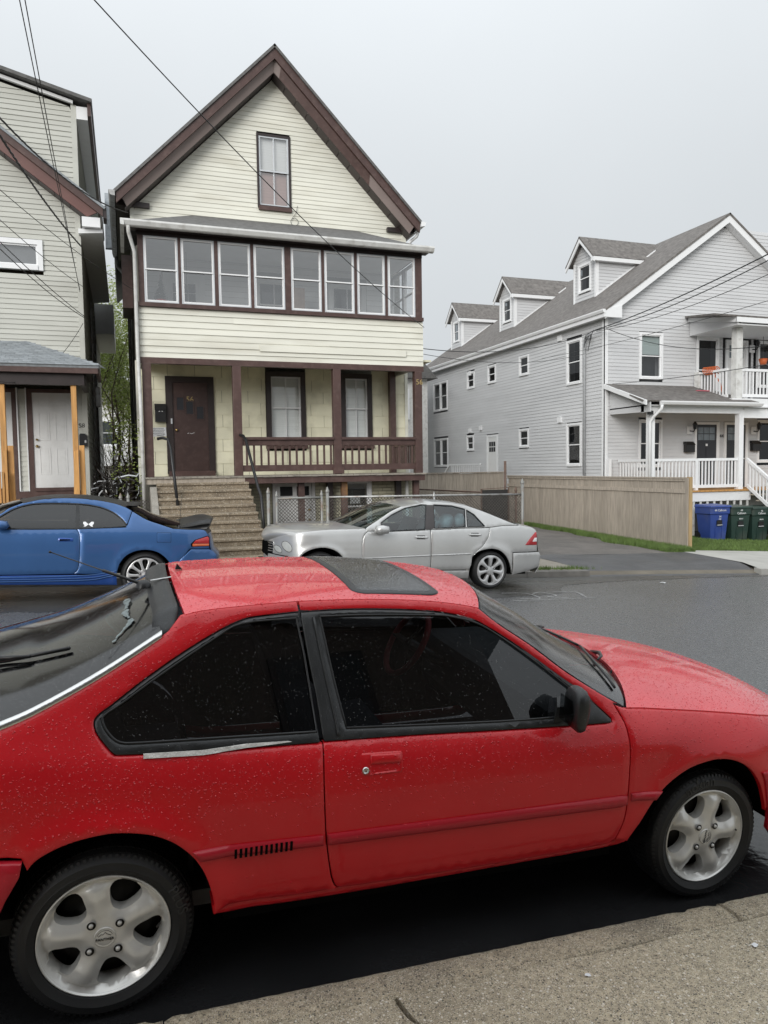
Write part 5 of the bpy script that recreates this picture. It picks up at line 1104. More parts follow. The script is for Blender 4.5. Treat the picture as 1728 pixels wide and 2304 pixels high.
class Car:
    def __init__(s, root, near, S): s.r = root; s.n = near; s.S = S; s.wet = []
    def panel(s, name, outline, mat, parent=None, holes=(), off=0, step=.035, thick=.02, gap=.0025, side=1, fall=.004, wet=0, S=None, smooth=True, ring=.006):
        o = dedupe(outline); o = inset(o, gap) if gap else o
        o = dens(o, step); hs = [dens(inset(dedupe(h), -gap if gap else 0), step) for h in holes]
        v, F, be = fill2d(o, hs, step, ring); S = S or s.S; sg = s.n*side; bi = {i for e in be for i in e}
        V = [(p.x, sg*(S(p.x, p.y)+off-(fall if i in bi else 0)), p.y) for i, p in enumerate(v)]
        if sg > 0: F = [q[::-1] for q in F]
        n = len(V)
        if thick:
            m_ = {}
            for a, b in be:
                for k in (a, b):
                    if k not in m_: m_[k] = len(V); V.append((V[k][0], V[k][1]-sg*thick, V[k][2]))
                F.append([b, a, m_[a], m_[b]] if sg < 0 else [a, b, m_[b], m_[a]])
        ob = mesh(name, V, F, mat, parent or s.r, smooth, True)
        if thick:
            ob.data.set_sharp_from_angle(angle=rad(50))
        if wet and side > 0: s.wet.append((ob, wet))
        return ob
    def span(s, name, curve, mat, parent=None, crown=.03, bow=0, p=2.0, nv=36, wet=0, off=0, vlim=1.0, edge=.0, ybias=None, thick=.015):
        """surface from a near-edge curve [(x,z)] across to its mirror image"""
        n = len(curve); V = []; F = []
        for i, (x, z) in enumerate(curve):
            t = i/(n-1); c_ = crown(t) if callable(crown) else crown; b_ = bow(t) if callable(bow) else bow
            yw = (ybias(t) if ybias else s.S(x, z))*vlim
            for j in range(nv+1):
                u = -1+2*j/nv; u = math.copysign(abs(u)**.85, u)*1.0; au = abs(u)*vlim
                V.append((x+b_*(1-au**2.2), u*yw, z+c_*(1-au**p)+off))
        w_ = nv+1
        for i in range(n-1):
            for j in range(nv): F.append([i*w_+j, i*w_+j+1, (i+1)*w_+j+1, (i+1)*w_+j])
        if (curve[-1][0] > curve[0][0]): F = [q[::-1] for q in F]
        if thick:
            bl = [(i, ) for i in range(0)]; ring = list(range(w_)) + [k*w_+w_-1 for k in range(1, n)] + [(n-1)*w_+j for j in range(w_-2, -1, -1)] + [k*w_ for k in range(n-2, 0, -1)]
            base = len(V); V += [(V[k][0], V[k][1], V[k][2]-thick) for k in ring]; L = len(ring); flip = curve[-1][0] > curve[0][0]
            for i in range(L):
                q = [ring[i], ring[(i+1) % L], base+(i+1) % L, base+i]; F.append(q if flip else q[::-1])
        ob = mesh(name, V, F, mat, parent or s.r, True, True)
        if thick: ob.data.set_sharp_from_angle(angle=rad(50))
        if wet: s.wet.append((ob, wet))
        return ob
def wheel(par, cx, cz, yf, R, rr, sg, style, rim_m, width=.19, rot=0, tyre_m=None, text=None, flat=False):
    """wheel = Empty-free part: tyre mesh carries rim, cap, nuts as sub-parts. sg: outward direction along local y"""
    P = lambda u, v, w: (cx+u*(-sg), sg*(yf+w), cz+v)
    def pol(r, a, w): return P(r*math.cos(a), r*math.sin(a), w)
    prof = [(rr-.012, -.03), (rr+.001, -.006), (rr+.006, .004), (rr+.016, .009), (lerp(rr, R, .35), .017), (lerp(rr, R, .38), .0155), (lerp(rr, R, .62), .014), (lerp(rr, R, .64), .0125), (R-.022, .004), (R-.012, -.008), (R-.004, -.024), (R-.004, -width+.024), (R-.022, -width), (rr, -width)]
    n = 96; V = []; F = []
    for r, w in prof: V += [pol(r, 6.28318*k/n, w) for k in range(n)]
    for i in range(len(prof)-1):
        for k in range(n): a = i*n+k; b = i*n+(k+1) % n; F.append([a, b, b+n, a+n] if sg < 0 else [a, a+n, b+n, b])
    # tread blocks
    if not flat:
        nb = 88
        for k in range(nb):
            for row, (w0, w1) in enumerate(((-.030, -.008), (-.075, -.036), (-.115, -.081), (-.155, -.121))):
                a0 = 6.28318*(k+.5*(row % 2))/nb; a1 = a0+6.28318/nb*.78; ro = R if row else R-.002; ri = R-.008
                q = len(V); sk = .25*6.28318/nb
                V += [pol(ri, a0, w1), pol(ri, a1, w1), pol(ri, a1+sk, w0), pol(ri, a0+sk, w0), pol(ro-(.005 if row == 0 else 0), a0, w1), pol(ro-(.005 if row == 0 else 0), a1, w1), pol(ro, a1+sk, w0), pol(ro, a0+sk, w0)]
                F += [[q+4, q+5, q+6, q+7], [q, q+1, q+5, q+4], [q+1, q+2, q+6, q+5], [q+2, q+3, q+7, q+6], [q+3, q, q+4, q+7]]
            a0 = 6.28318*k/nb; a1 = a0+6.28318/nb*.5; q = len(V)      # shoulder lugs
            V += [pol(R-.030, a0, .0055), pol(R-.030, a1, .0055), pol(R-.010, a1, -.004), pol(R-.010, a0, -.004), pol(R-.030, a0, .0075), pol(R-.030, a1, .0075), pol(R-.010, a1, -.002), pol(R-.010, a0, -.002)]
            F += [[q+4, q+5, q+6, q+7], [q, q+1, q+5, q+4], [q+1, q+2, q+6, q+5], [q+2, q+3, q+7, q+6], [q+3, q, q+4, q+7]]
    ty = mesh('wheel', V, F, tyre_m or K['rubber'], par, True, True); ty.data.set_sharp_from_angle(angle=rad(35))
    if text:
        for tx, ang, rad0, size, inv in text:
            TV, TF = text2d(tx, size, .0012); 
            def mp(v):
                r_ = rad0+(v[1] if not inv else -v[1]); a = ang-(v[0] if not inv else -v[0])/rad0; t_ = (r_-rr)/(R-rr); return pol(r_, a, .0163 + v[2] - max(0, t_-.62)*.03)
            mesh('tyre_lettering', [mp(v) for v in TV], TF, K['rubber_lt'], ty, False, True)
    # rim face
    nh = style['n']; ro, ri = rr*style['ro'], rr*style['ri']; ho, hi = rad(style['ho']), rad(style['hi']); holes = []; cen = []
    for k in range(nh):
        a = rad(rot)+6.28318*k/nh; pts = []
        for q_ in range(28):
            f_ = 6.28318*q_/28; cx_ = math.copysign(abs(math.cos(f_))**.72, math.cos(f_)); sy_ = math.copysign(abs(math.sin(f_))**.72, math.sin(f_))
            pts.append(((ro+ri)/2+(ro-ri)/2*cx_, a+lerp(hi, ho, (cx_+1)/2)*sy_))
        loop = [(r_*math.cos(b), r_*math.sin(b)) for r_, b in pts]
        sm = dedupe(loop, .0008); holes.append(sm if area2(sm) < 0 else sm[::-1]); cen.append(a)
    outl = [(rr*.965*math.cos(6.28318*k/80), rr*.965*math.sin(6.28318*k/80)) for k in range(80)]
    v, f, be = fill2d(outl, holes, rr*.05, rr*.025); HP = np.array([p for h in holes for p in h])
    def dep(x, y):
        r_ = math.hypot(x, y)/rr; d = math.sqrt(((HP-[x, y])**2).sum(1).min())/rr
        w = np.interp(r_, [0, .22, .30, .45, .65, .80, .90, .965], style['prof']); ef = style['fall']*math.exp(-(d/style['fw'])**1.5)*sst(.98, .88, r_)
        return w-ef
    V = [P(p.x, p.y, dep(p.x, p.y)) for p in v]; F = [q if sg < 0 else q[::-1] for q in f]
    m_ = {}; nn = len(V)
    for a, b in be:
        if math.hypot(v[a].x, v[a].y) > rr*.95: continue
        for k in (a, b):
            if k not in m_: m_[k] = len(V); V.append(P(v[k].x*.99, v[k].y*.99, dep(v[k].x, v[k].y)-.045))
        F.append([b, a, m_[a], m_[b]])
    L = len(V)
    for r_, w in ((.965, style['prof'][-1]), (.985, style['prof'][-1]+.006), (1.005, style['prof'][-1]+.004), (1.01, style['prof'][-1]-.012), (.96, style['prof'][-1]-.03), (.93, -.16)): V += [pol(rr*r_, 6.28318*k/80, w) for k in range(80)]
    for i in range(5):
        for k in range(80): a = L+i*80+k; b = L+i*80+(k+1) % 80; F.append([a, b, b+80, a+80])
    rim = mesh('rim', V, F, rim_m, ty, True, True); rim.data.set_sharp_from_angle(angle=rad(55))
    # brake disc and dark drum behind
    V = []; F = []
    for r_, w in ((.0, -.055), (.25, -.055), (.30, -.075), (.72, -.078), (.74, -.10), (.95, -.105)): V += [pol(rr*max(r_, .01), 6.28318*k/40, w) for k in range(40)]
    for i in range(5):
        for k in range(40): a = i*40+k; b = i*40+(k+1) % 40; F.append([a, b, b+40, a+40])
    mesh('brake_disc', V, F, K['brake'], ty, True, True)
    # hub cap, nuts
    h0 = style['prof'][0]
    def disc(nm, u0, v0, r_, pr, mat, N=20):
        V = []; F = []
        for q, w in pr: V += [P(u0+q*r_*math.cos(6.28318*k/N), v0+q*r_*math.sin(6.28318*k/N), w) for k in range(N)]
        for i in range(len(pr)-1):
            for k in range(N): a = i*N+k; b = i*N+(k+1) % N; F.append([a, b, b+N, a+N])
        F.append([len(V)-N+k for k in range(N)]); return mesh(nm, V, F, mat, ty, True, True)
    cap = disc('hub_cap', 0, 0, rr*.165, ((1.0, h0-.004), (1.0, h0+.003), (.9, h0+.005), (.86, h0+.003), (.8, h0+.004)), rim_m, 28)
    for k in range(style['nuts']):
        a = rad(style['na'])+6.28318*k/style['nuts']; q = rr*.30
        disc('nut_recess', q*math.cos(a), q*math.sin(a), rr*.062, ((1.12, h0+.0035), (1.0, h0+.005), (.85, h0+.001), (.8, h0+.0016)), K['brake'], 14)
        disc('lug_nut', q*math.cos(a)-.001, q*math.sin(a)+.001, rr*.036, ((1, h0+.001), (1, h0+.007), (.8, h0+.010)), rim_m, 8)
    return ty, P, h0
K['brake'] = M('brake_iron', (.018, .016, .015), .6, .3, 12, metal=.3)
K['rubber_lt'] = M('tyre_lettering_rubber', (.028, .028, .029), .45, .1, 9)
K['alloy'] = M('silver_alloy_paint', (.70, .69, .66), .30, .06, 3, metal=.35, coat=.4, dirt=((.26, .235, .20), .3, 9), bump=.02, bs=200)
K['alloy_br'] = M('bright_alloy', (.62, .62, .62), .3, .06, 3, metal=.6, coat=.5)
K['liner'] = M('wheel_arch_liner', (.006, .006, .006), .95, spec=.05)
K['trim'] = M('black_rubber_trim', (.018, .019, .020), .42, .25, 14, bump=.12, bs=140)
K['gap'] = M('panel_gap_black', (.004, .004, .004), .9, spec=.05)
K['chrome'] = M('brushed_bright_strip', (.70, .70, .69), .22, .06, 20, metal=.9, bump=.1, bs=150)
K['cabin'] = M('cabin_cloth', (.09, .09, .095), .85, .2, 8)
def liner(par, near, cx, cz, R, y0, y1, mat):
    for sgn in (near, -near):
        V = []; F = []; N = 26
        for y in (y0, y1): V += [(cx+R*math.cos(a), sgn*y, cz+R*math.sin(a)) for a in np.linspace(rad(4), rad(176), N)]
        F = [[k, k+1, N+k+1, N+k] for k in range(N-1)]; V.append((cx, sgn*y0, cz)); F += [[k, k+1, 2*N] for k in range(N-1)]
        mesh('wheel_arch_liner', V, F, mat, par, False, True)
def local_box(name, mat, par, x0, x1, y0, y1, z0, z1, bev=0):
    return MB().box(x0, x1, y0, y1, z0, z1).build(name, mat, par, local=True, bev=bev)
def paint(name, col, rough=.3, metal=0, coat=1, bead=0, flake=0, dusty=None):
    m = bpy.data.materials.new(name); m.use_nodes = True; t = m.node_tree; N = t.nodes; L = t.links; b = N['Principled BSDF']
    b.inputs['Roughness'].default_value = rough; b.inputs['Metallic'].default_value = metal; b.inputs['Coat Weight'].default_value = coat; b.inputs['Coat Roughness'].default_value = .06; b.inputs['Specular IOR Level'].default_value = .25
    tc = N.new('ShaderNodeTexCoord'); nz = N.new('ShaderNodeTexNoise'); nz.inputs['Scale'].default_value = 2.3; nz.inputs['Detail'].default_value = 5; L.new(tc.outputs['Object'], nz.inputs['Vector'])
    mr = N.new('ShaderNodeMapRange'); mr.inputs[1].default_value = .3; mr.inputs[2].default_value = .7; mr.inputs[3].default_value = .93; mr.inputs[4].default_value = 1.06; L.new(nz.outputs[0], mr.inputs[0])
    sc_ = N.new('ShaderNodeVectorMath'); sc_.operation = 'SCALE'; sc_.inputs[0].default_value = col; L.new(mr.outputs[0], sc_.inputs['Scale']); L.new(sc_.outputs[0], b.inputs['Base Color'])
    r2 = N.new('ShaderNodeMapRange'); r2.inputs[1].default_value = .35; r2.inputs[2].default_value = .65; r2.inputs[3].default_value = .025; r2.inputs[4].default_value = .07; L.new(nz.outputs[0], r2.inputs[0]); L.new(r2.outputs[0], b.inputs['Coat Roughness'])
    if bead:
        vo = N.new('ShaderNodeTexVoronoi'); vo.inputs['Scale'].default_value = 150; L.new(tc.outputs['Object'], vo.inputs['Vector'])
        a = N.new('ShaderNodeMapRange'); a.inputs[1].default_value = .42; a.inputs[2].default_value = .1; a.inputs[3].default_value = 0; a.inputs[4].default_value = 1; L.new(vo.outputs['Distance'], a.inputs[0])
        bp = N.new('ShaderNodeBump'); bp.inputs['Strength'].default_value = bead; bp.inputs['Distance'].default_value = .002; L.new(a.outputs[0], bp.inputs['Height']); L.new(bp.outputs[0], b.inputs['Coat Normal'])
    return m
# ------------------------------------------------------------------ the red hatchback at the near kerb
CK = .956           # model units -> metres
TZ = [-.5, .0, .15, .25, .33, .45, .60, .72, .80, .86, .88]; TY = [.70, .74, .785, .818, .838, .852, .855, .848, .835, .815, .805]
ZSX = [2.03, 2.3, 2.6, 2.85, 3.1, 3.3, 3.5]; ZSZ = [.93, .91, .875, .84, .77, .69, .60]
def S_red(x, z):
    zb = pint(x, [-.8, -.3, 0, .7, 2.05, 2.3], [.975, .96, .935, .895, .87, .87])
    if z <= zb:
        q = z if z < .6 else .6+(z-.6)*(.28/(zb-.6)); y = pint(q, TZ, TY)
    else: y = .80-(z-zb)*.52-2*max(0, z-1.30)**2
    f = sst(2.0, 2.2, x)
    if f > 0:
        zs = pint(x, ZSX, ZSZ); w_ = min(max((z-(zs-.17))/.17, 0), 1.3); yf = min(.852, pint(z, TZ, TY) if z < .6 else .855)-.13*w_**2; y = y+(yf-y)*f
    y -= .16*max(0, (x-2.55)/.8)**2.2+.10*max(0, (-.3-x)/.6)**2
    for cx in (-.012, 2.523):
        r_ = math.hypot(x-cx, z-.31); y += .022*(1-sst(.37, .50, r_))*(1-sst(.70, .80, z))
    return float(y)
# smooth the piecewise profile a little
def S_r(x, z): return .25*S_red(x, z-.018)+.5*S_red(x, z)+.25*S_red(x, z+.018)
RC, ex, ey, ez, NR = car_frame('red_hatchback', 'wet red two door hatchback with silver five spoke wheels at the near kerb', 0, 0, 0, .0427, .05, 1)
_O = Vector((-.121, 2.56, 0)) + ey*.855; _O = Vector((0, 0, CAMZ)) + (_O-Vector((0, 0, CAMZ)))*CK
RC.matrix_world = Matrix(((ex.x*CK, ey.x*CK, ez.x*CK, _O.x), (ex.y*CK, ey.y*CK, ez.y*CK, _O.y), (ex.z*CK, ey.z*CK, ez.z*CK, _O.z), (0, 0, 0, 1)))
car = Car(RC, NR, S_r)
red = paint('red_car_paint', (.56, .005, .011), .5, 0, .7, .10)
red_top = paint('sky_lit_red_top_paint', (.74, .036, .050), .5, 0, 1, .6)  # paler red for roof and hood: sky reflection put into the colour
red_mould = paint('red_moulding_paint', (.40, .008, .02), .5, 0, .5, .1)
tint = GL('tinted_car_glass', (.17, .175, .185), .03, .005); ws_gl = GL('wet_windscreen', (.42, .47, .48), .10, .12)
hatch_gl = GL('wet_hatch_glass', (.12, .12, .13), .06, .08); roof_gl = GL('sunroof_glass', (.05, .055, .06), .05, .07)
D = {'roof_seam':[(0.235,1.347),(0.318,1.361),(0.469,1.371),(0.668,1.379),(0.887,1.380),(1.069,1.375),(1.256,1.362),(1.379,1.346),(1.451,1.332)],
'a_pillar':[(1.451,1.332),(1.533,1.268),(1.668,1.181),(1.799,1.084),(1.938,0.997),(2.063,0.927)],
'trim_top':[(0.680,1.343),(0.880,1.345),(1.060,1.339),(1.247,1.325),(1.388,1.298),(1.480,1.258),(1.615,1.175),(1.791,1.050),(1.864,1.000),(1.988,0.890)],
'trim_low':[(0.734,0.909),(1.085,0.901),(1.452,0.888),(1.796,0.877),(1.985,0.873)],
'gap_up':[(0.677,1.380),(0.680,1.342),(0.699,1.183),(0.719,1.040),(0.731,0.910)],'gap_lo':[(0.731,0.910),(0.729,0.771),(0.739,0.590),(0.761,0.445),(0.780,0.382),(0.800,0.362)],
'glass_d':[(0.759,1.324),(0.966,1.323),(1.245,1.312),(1.339,1.300),(1.434,1.274),(1.523,1.224),(1.656,1.133),(1.814,1.013),(1.798,0.912),(1.458,0.919),(0.825,0.946),(0.793,1.106)],
'qtrim':[(0.680,1.343),(0.544,1.335),(0.466,1.326),(0.374,1.293),(0.241,1.227),(0.102,1.146),(0.010,1.085),(-0.041,1.053),(-0.052,1.031),(-0.043,1.001),(-0.014,0.963),(0.012,0.938),(0.044,0.932),(0.303,0.919),(0.727,0.906)],
'qglass':[(0.665,1.322),(0.457,1.313),(0.351,1.267),(0.170,1.167),(0.036,1.086),(-0.016,1.057),(-0.026,1.040),(-0.008,1.003),(0.031,0.971),(0.102,0.964),(0.710,0.944)],
'hatch':[(0.20,1.315),(0.168,1.290),(-0.031,1.178),(-0.218,1.090),(-0.334,1.048),(-.55,.985),(-.72,.95)],
'rear_arch':[(-0.250,0.60),(-0.212,0.643),(-0.126,0.680),(-0.022,0.696),(0.053,0.692),(0.136,0.672),(0.208,0.634),(0.269,0.576),(0.311,0.503),(0.337,0.414),(0.343,0.348)],
'sill_bot':[(0.343,0.344),(0.597,0.326),(1.010,0.322),(1.465,0.328),(1.974,0.334),(2.074,0.350)],'sill_top':[(0.338,0.382),(0.595,0.362),(0.787,0.360),(1.183,0.354),(1.560,0.352),(1.975,0.358),(2.02,.372)],
'door_front':[(2.020,0.940),(2.048,0.879),(2.056,0.831),(2.060,0.764),(2.058,0.700),(2.056,0.584),(2.053,0.501),(2.041,0.442),(2.016,0.377)],
'front_arch':[(2.079,0.372),(2.124,0.451),(2.183,0.540),(2.258,0.611),(2.357,0.664),(2.463,0.686),(2.536,0.686),(2.613,0.667),(2.698,0.619),(2.766,0.540),(2.804,0.452),(2.831,0.385)]}
SM = {k: cr(v, 5) for k, v in D.items()}
hoodline = cr([(2.075, .916), (2.151, .905), (2.371, .880), (2.662, .842), (2.928, .795), (3.12, .745), (3.28, .685)], 6)
ap = SM['a_pillar']; seam = SM['roof_seam']
for side in (1, -1):
    # rear quarter with C pillar
    ql = SM['gap_up'][::-1][:0]
    out_ = SM['gap_lo'][::-1] + SM['qtrim'][::-1][:-1] + [(0.680, 1.343)] + [(.676, 1.379)] + [p for p in seam if p[0] < .67][::-1] + SM['hatch'][1:] + [(-.80, .90), (-.83, .66), (-.30, .655), (-.262, .65)] + SM['rear_arch'][1:] + [p for p in SM['sill_top'] if .35 < p[0] < .79]
    out_ = [(x, z-.008 if (x, z) in SM['hatch'] else z) for x, z in out_]
    q = car.panel('quarter_panel', out_, red, side=side, wet=9000)
    # door: lower skin, front pillar and upper frame in one piece
    fr = SM['trim_top'][::-1]
    out_ = SM['gap_lo'] + [p for p in SM['sill_top'] if .81 < p[0] < 2.0] + SM['door_front'][::-1] + [(2.045, .937)] + ap[::-1][1:] + [p for p in seam if p[0] > .69][::-1] + [(.682, 1.379), (.684, 1.346)] + SM['trim_top'][1:] + [(1.99, .875)] + SM['trim_low'][::-1][1:]
    dr = car.panel('door', out_, red, side=side, wet=9000, thick=.025)
    # fender
    out_ = SM['door_front'] + [(2.075, .36)] + SM['front_arch'] + [(2.85, .50), (2.86, .60), (3.02, .615), (3.30, .61), (3.33, .66)] + hoodline[::-1] + [(2.05, .925)]
    out_[-1] = (2.052, .925)
    fe = car.panel('fender', [p for p in out_ if not (p[0] > 2.83 and p[1] < .45)], red, side=side, wet=9000)
    # sill
    so_ = SM['sill_bot'] + [(2.085, .372)] + [(x, z-.004) for x, z in SM['sill_top'][::-1]]
    car.panel('sill', so_, red, side=side, off=-.004, gap=0, thick=.09, S=lambda x, z: S_r(x, z)-.012)
    # front and rear bumper corners
    bf = car.panel('front_bumper', [(2.765, .600), (3.03, .61), (3.38, .605), (3.42, .50), (3.40, .30), (3.25, .22), (2.95, .22), (2.85, .31), (2.838, .39), (2.812, .46), (2.79, .55)], red_mould, side=side, off=.012, wet=700)
    rb = car.panel('rear_bumper', [(-.255, .645), (-.50, .655), (-.83, .65), (-.87, .52), (-.84, .36), (-.50, .34), (-.33, .46), (-.300, .53), (-.262, .60)], red_mould, side=side, off=.012, wet=700)
    # black window surround, B pillar, glass
    ob = [(0.684, 1.341)] + SM['trim_top'][1:] + [(1.988, .874)] + SM['trim_low'][::-1][1:] + SM['gap_up'][::-1][1:-6]
    gl = D['glass_d']; glc = cr(gl[:8], 4) + cr(gl[7:9], 1)[1:] + cr(gl[8:11], 3)[1:] + cr([gl[10], gl[11], gl[0]], 4)[1:-1]
    tr = car.panel('window_surround', ob, K['trim'], dr, holes=[glc], off=.004, thick=.02, gap=.003, side=side, wet=3500)
    car.panel('door_glass', glc, tint, dr, off=-.010, thick=0, gap=-.004, side=side, fall=0, wet=4200)
    qo = SM['qtrim'][:-1] + [(.722, .907), (.708, 1.04), (.690, 1.18), (.675, 1.30)]
    qg = D['qglass']; qgc = cr(qg[:10], 4) + cr([qg[9], qg[10]], 3)[1:] + [(.70, 1.05), (.685, 1.2)]
    car.panel('quarter_surround', qo, K['trim'], q, holes=[qgc], off=.004, thick=.02, gap=.003, side=side, wet=3000)
    car.panel('quarter_glass', qgc, tint, q, off=-.008, thick=0, gap=-.004, side=side, fall=0, wet=4200)
    # glass run lips
    if side == 1:
        m = MB()
        lp = [(x, NR*(S_r(x, z)-.001), z) for x, z in glc]; m.tube(lp+lp[:1], .0045, 5, False); m.build('glass_seal', K['black'], dr, True, True)
        m = MB(); lp = [(x, NR*(S_r(x, z)+.001), z) for x, z in qgc]; m.tube(lp+lp[:1], .0045, 5, False); m.build('glass_seal', K['black'], q, True, True)
        m = MB()   # B pillar rib between surround and glass
        a = cr([(.700, 1.325), (.725, 1.15), (.752, .98), (.758, .925)], 5); m.tube([(x+.033, NR*(S_r(x+.033, z)+.005), z) for x, z in a], .006, 6); m.build('pillar_rib', K['trim'], dr, True, True)
        # worn patch where the paint on the strip has gone
        wp = [(.105, .934), (.30, .926), (.45, .931), (.60, .926), (.615, .922), (.45, .919), (.30, .912), (.105, .920)]
        car.panel('worn_strip', wp, K['chrome_worn'] if 'chrome_worn' in K else M('bare_strip', (.55, .53, .50), .5, .2, 30, bump=.4, bs=120), q, off=.0065, thick=.002, gap=0, side=1, step=.02, fall=0, ring=.003)
    # mouldings
    mo = [(0.741, .590), (1.40, .584), (2.016, .579), (2.049, .575), (2.052, .532), (2.021, .526), (1.4, .534), (0.746, .544)]
    car.panel('door_moulding', mo, red_mould, dr, off=.014, thick=.016, gap=.002, side=side, fall=.008, step=.02, ring=.010, wet=900)
    mq = [(0.262, .604), (.50, .596), (0.727, .589), (0.733, .545), (.5, .552), (0.290, .562)]
    mqp = car.panel('quarter_moulding', mq, red_mould, q, off=.014, thick=.016, gap=.002, side=side, fall=.008, step=.02, ring=.010)
    car.panel('fender_moulding', [(2.063, .583), (2.220, .582), (2.186, .543), (2.066, .545)], red_mould, fe, off=.014, thick=.016, gap=.002, side=side, fall=.008, step=.02, ring=.010)
    for k in range(12):
        x = .408+k*.0178; z0 = .552; car.panel('vent_slot', [(x, z0), (x+.009, z0), (x+.009, z0+.034), (x, z0+.034)], K['gap'], mqp, off=.0148, thick=.003, gap=0, side=side, fall=0, step=.02, ring=0)
    # flush door handle with lock
    hb = [(.876, .862), (1.028, .857), (1.034, .85), (1.031, .79), (1.024, .782), (.878, .785), (.871, .792), (.870, .856)]
    car.panel('handle_plate', hb, red, dr, holes=[[(.908, .822), (1.022, .818), (1.018, .794), (.908, .792)]], off=.0035, thick=.006, gap=0, side=side, fall=.003, step=.02)
    car.panel('handle_recess', [(.905, .826), (1.026, .822), (1.022, .790), (.905, .788)], red_mould, dr, off=-.001, thick=0, gap=0, side=side, fall=0)
    car.panel('handle_flap', [(.906, .857), (1.026, .852), (1.023, .820), (.906, .824)], red, dr, off=.008, thick=.012, gap=.001, side=side, fall=.003, step=.02, ring=.004, wet=600)
    yl = NR*side*(S_r(.885, .804)+.006); m = MB(); m.lathe([(.013, -.006), (.013, .002), (.009, .003), (.009, 0), (.003, .0)], (.885, yl, .804), (0, NR*side, 0), 16); m.build('door_lock', K['chrome'], dr, True, True)
    # bright strip along the hatch edge
    cb = [(x, z) for x, z in SM['hatch'] if x < .172]; m = MB(); V = []; F = []
    for x, z in cb:
        y = S_r(x, z); V += [(x, NR*side*(y+.004), z-.012), (x, NR*side*(y+.007), z-.002), (x, NR*side*(y-.002), z+.010), (x, NR*side*(y-.016), z+.012)]
    for i in range(len(cb)-1):
        for k in range(3): F.append([i*4+k, i*4+k+1, i*4+k+5, i*4+k+4])
    mesh('bright_strip', V, F, K['chrome'], RC, True, True)
    # mirror
    ym = NR*side; sec = []
    mir = MB(); V = []; F = []
    shp = [(0, 1.0), (.35, 1.04), (.75, .93), (1.0, .55), (.98, .1), (.8, -.55), (.55, -.93), (.1, -1.0), (-.25, -.85), (-.45, -.3), (-.45, .5), (-.3, .9)]
    for w_, k_ in ((.80, .60), (.83, .95), (.87, 1.05), (.93, 1.03), (.965, .9), (.975, .6)):
        V += [(1.757+.046*k_*a-.12*(w_-.8), ym*(.80+(w_-.80)*.8), .980+.083*k_*b) for a, b in shp]
    nS = len(shp)
    for i in range(5):
        for k in range(nS): a = i*nS+k; b = i*nS+(k+1) % nS; F.append([a, b, b+nS, a+nS])
    F.append([5*nS+k for k in range(nS)]); F.append([k for k in range(nS)][::-1])
    mo_ = mesh('door_mirror', V, F, K['trim'], RC, True, True)
    if side == 1: car.wet.append((mo_, 5000))
    MB().prism([(1.70, ym*.80, .90), (1.86, ym*.80, .90), (1.84, ym*.79, .96), (1.72, ym*.79, .96)], [(1.72, ym*.76, .89), (1.95, ym*.765, .89), (1.90, ym*.75, .98), (1.74, ym*.75, .99)]).build('mirror_foot', K['trim'], mo_, local=True)
    V = [(1.703+.012, ym*(.855+.05*a), .975+.062*b) for a, b in ((-.8, -.8), (.9, -.9), (1.1, 0), (.9, .8), (-.8, .9))]; mesh('mirror_glass', V, [[0, 1, 2, 3, 4]], K['pane_dk'], mo_, False, True)
    # dark inner structure behind the gaps
    inn = [(-.80, .62), (-.28, .66)] + SM['rear_arch'] + [(.36, .36), (2.06, .36)] + SM['front_arch'] + [(2.86, .58), (3.26, .62), (3.24, .69), (2.9, .79), (2.06, .90), (.0, .925), (-.3, .96), (-.78, .90)]
    car.panel('inner_body', inn, K['gap'], side=side, off=-.028, thick=0, gap=.004, step=.09)
K['chrome_worn'] = K['chrome']
# roof, sunroof
hb_ = lambda t: lerp(0.02, .13, sst(.75, 1, t)) if t > .5 else -.015*(1-t*2)
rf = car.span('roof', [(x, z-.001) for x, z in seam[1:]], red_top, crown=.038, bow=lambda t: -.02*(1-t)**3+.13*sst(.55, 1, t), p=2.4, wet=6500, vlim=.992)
def roof_z(x, y):
    z = np.interp(x, [p[0] for p in D['roof_seam']], [p[1] for p in D['roof_seam']]); v_ = abs(y)/S_r(x, z); return z+.038*(1-v_**2.4)
def roof_patch(name, outline, mat, off, par, thick=.006, wet=0, step=.03):
    v, F, be = fill2d(dens(dedupe(outline), .03), (), step, .006); bi = {i for e in be for i in e}
    V = [(p.x, p.y*NR, roof_z(p.x-.05*sst(1.0, 1.45, p.x), p.y)+off-(.003 if i in bi else 0)) for i, p in enumerate(v)]; F = [q[::-1] for q in F] if NR < 0 else F; m_ = {}
    for a, b in be:
        for k in (a, b):
            if k not in m_: m_[k] = len(V); V.append((V[k][0], V[k][1], V[k][2]-thick))
        F.append([a, b, m_[b], m_[a]])
    o = mesh(name, V, F, mat, par, True, True)
    if wet: car.wet.append((o, wet))
    return o
def rrect(x0, x1, y0, y1, r): return [(x1-r+r*math.cos(a), y1-r+r*math.sin(a)) for a in np.linspace(0, 1.57, 6)] + [(x0+r+r*math.cos(a), y1-r+r*math.sin(a)) for a in np.linspace(1.57, 3.14, 6)] + [(x0+r+r*math.cos(a), y0+r+r*math.sin(a)) for a in np.linspace(3.14, 4.71, 6)] + [(x1-r+r*math.cos(a), y0+r+r*math.sin(a)) for a in np.linspace(4.71, 6.28, 6)]
sn = [(x+.045*(1-(y/.47)**2)*sst(1.1, 1.32, x), y) for x, y in rrect(.925, 1.315, -.475, .475, .06)]
sr = roof_patch('sunroof', sn, K['trim'], .004, RC)
roof_patch('sunroof_glass', inset(sn, .028), M('wet_sunroof_glass', (.016, .018, .020), .06, .3, 6, bump=.25, bs=90, spec=.8), .006, sr, .003, 9000)
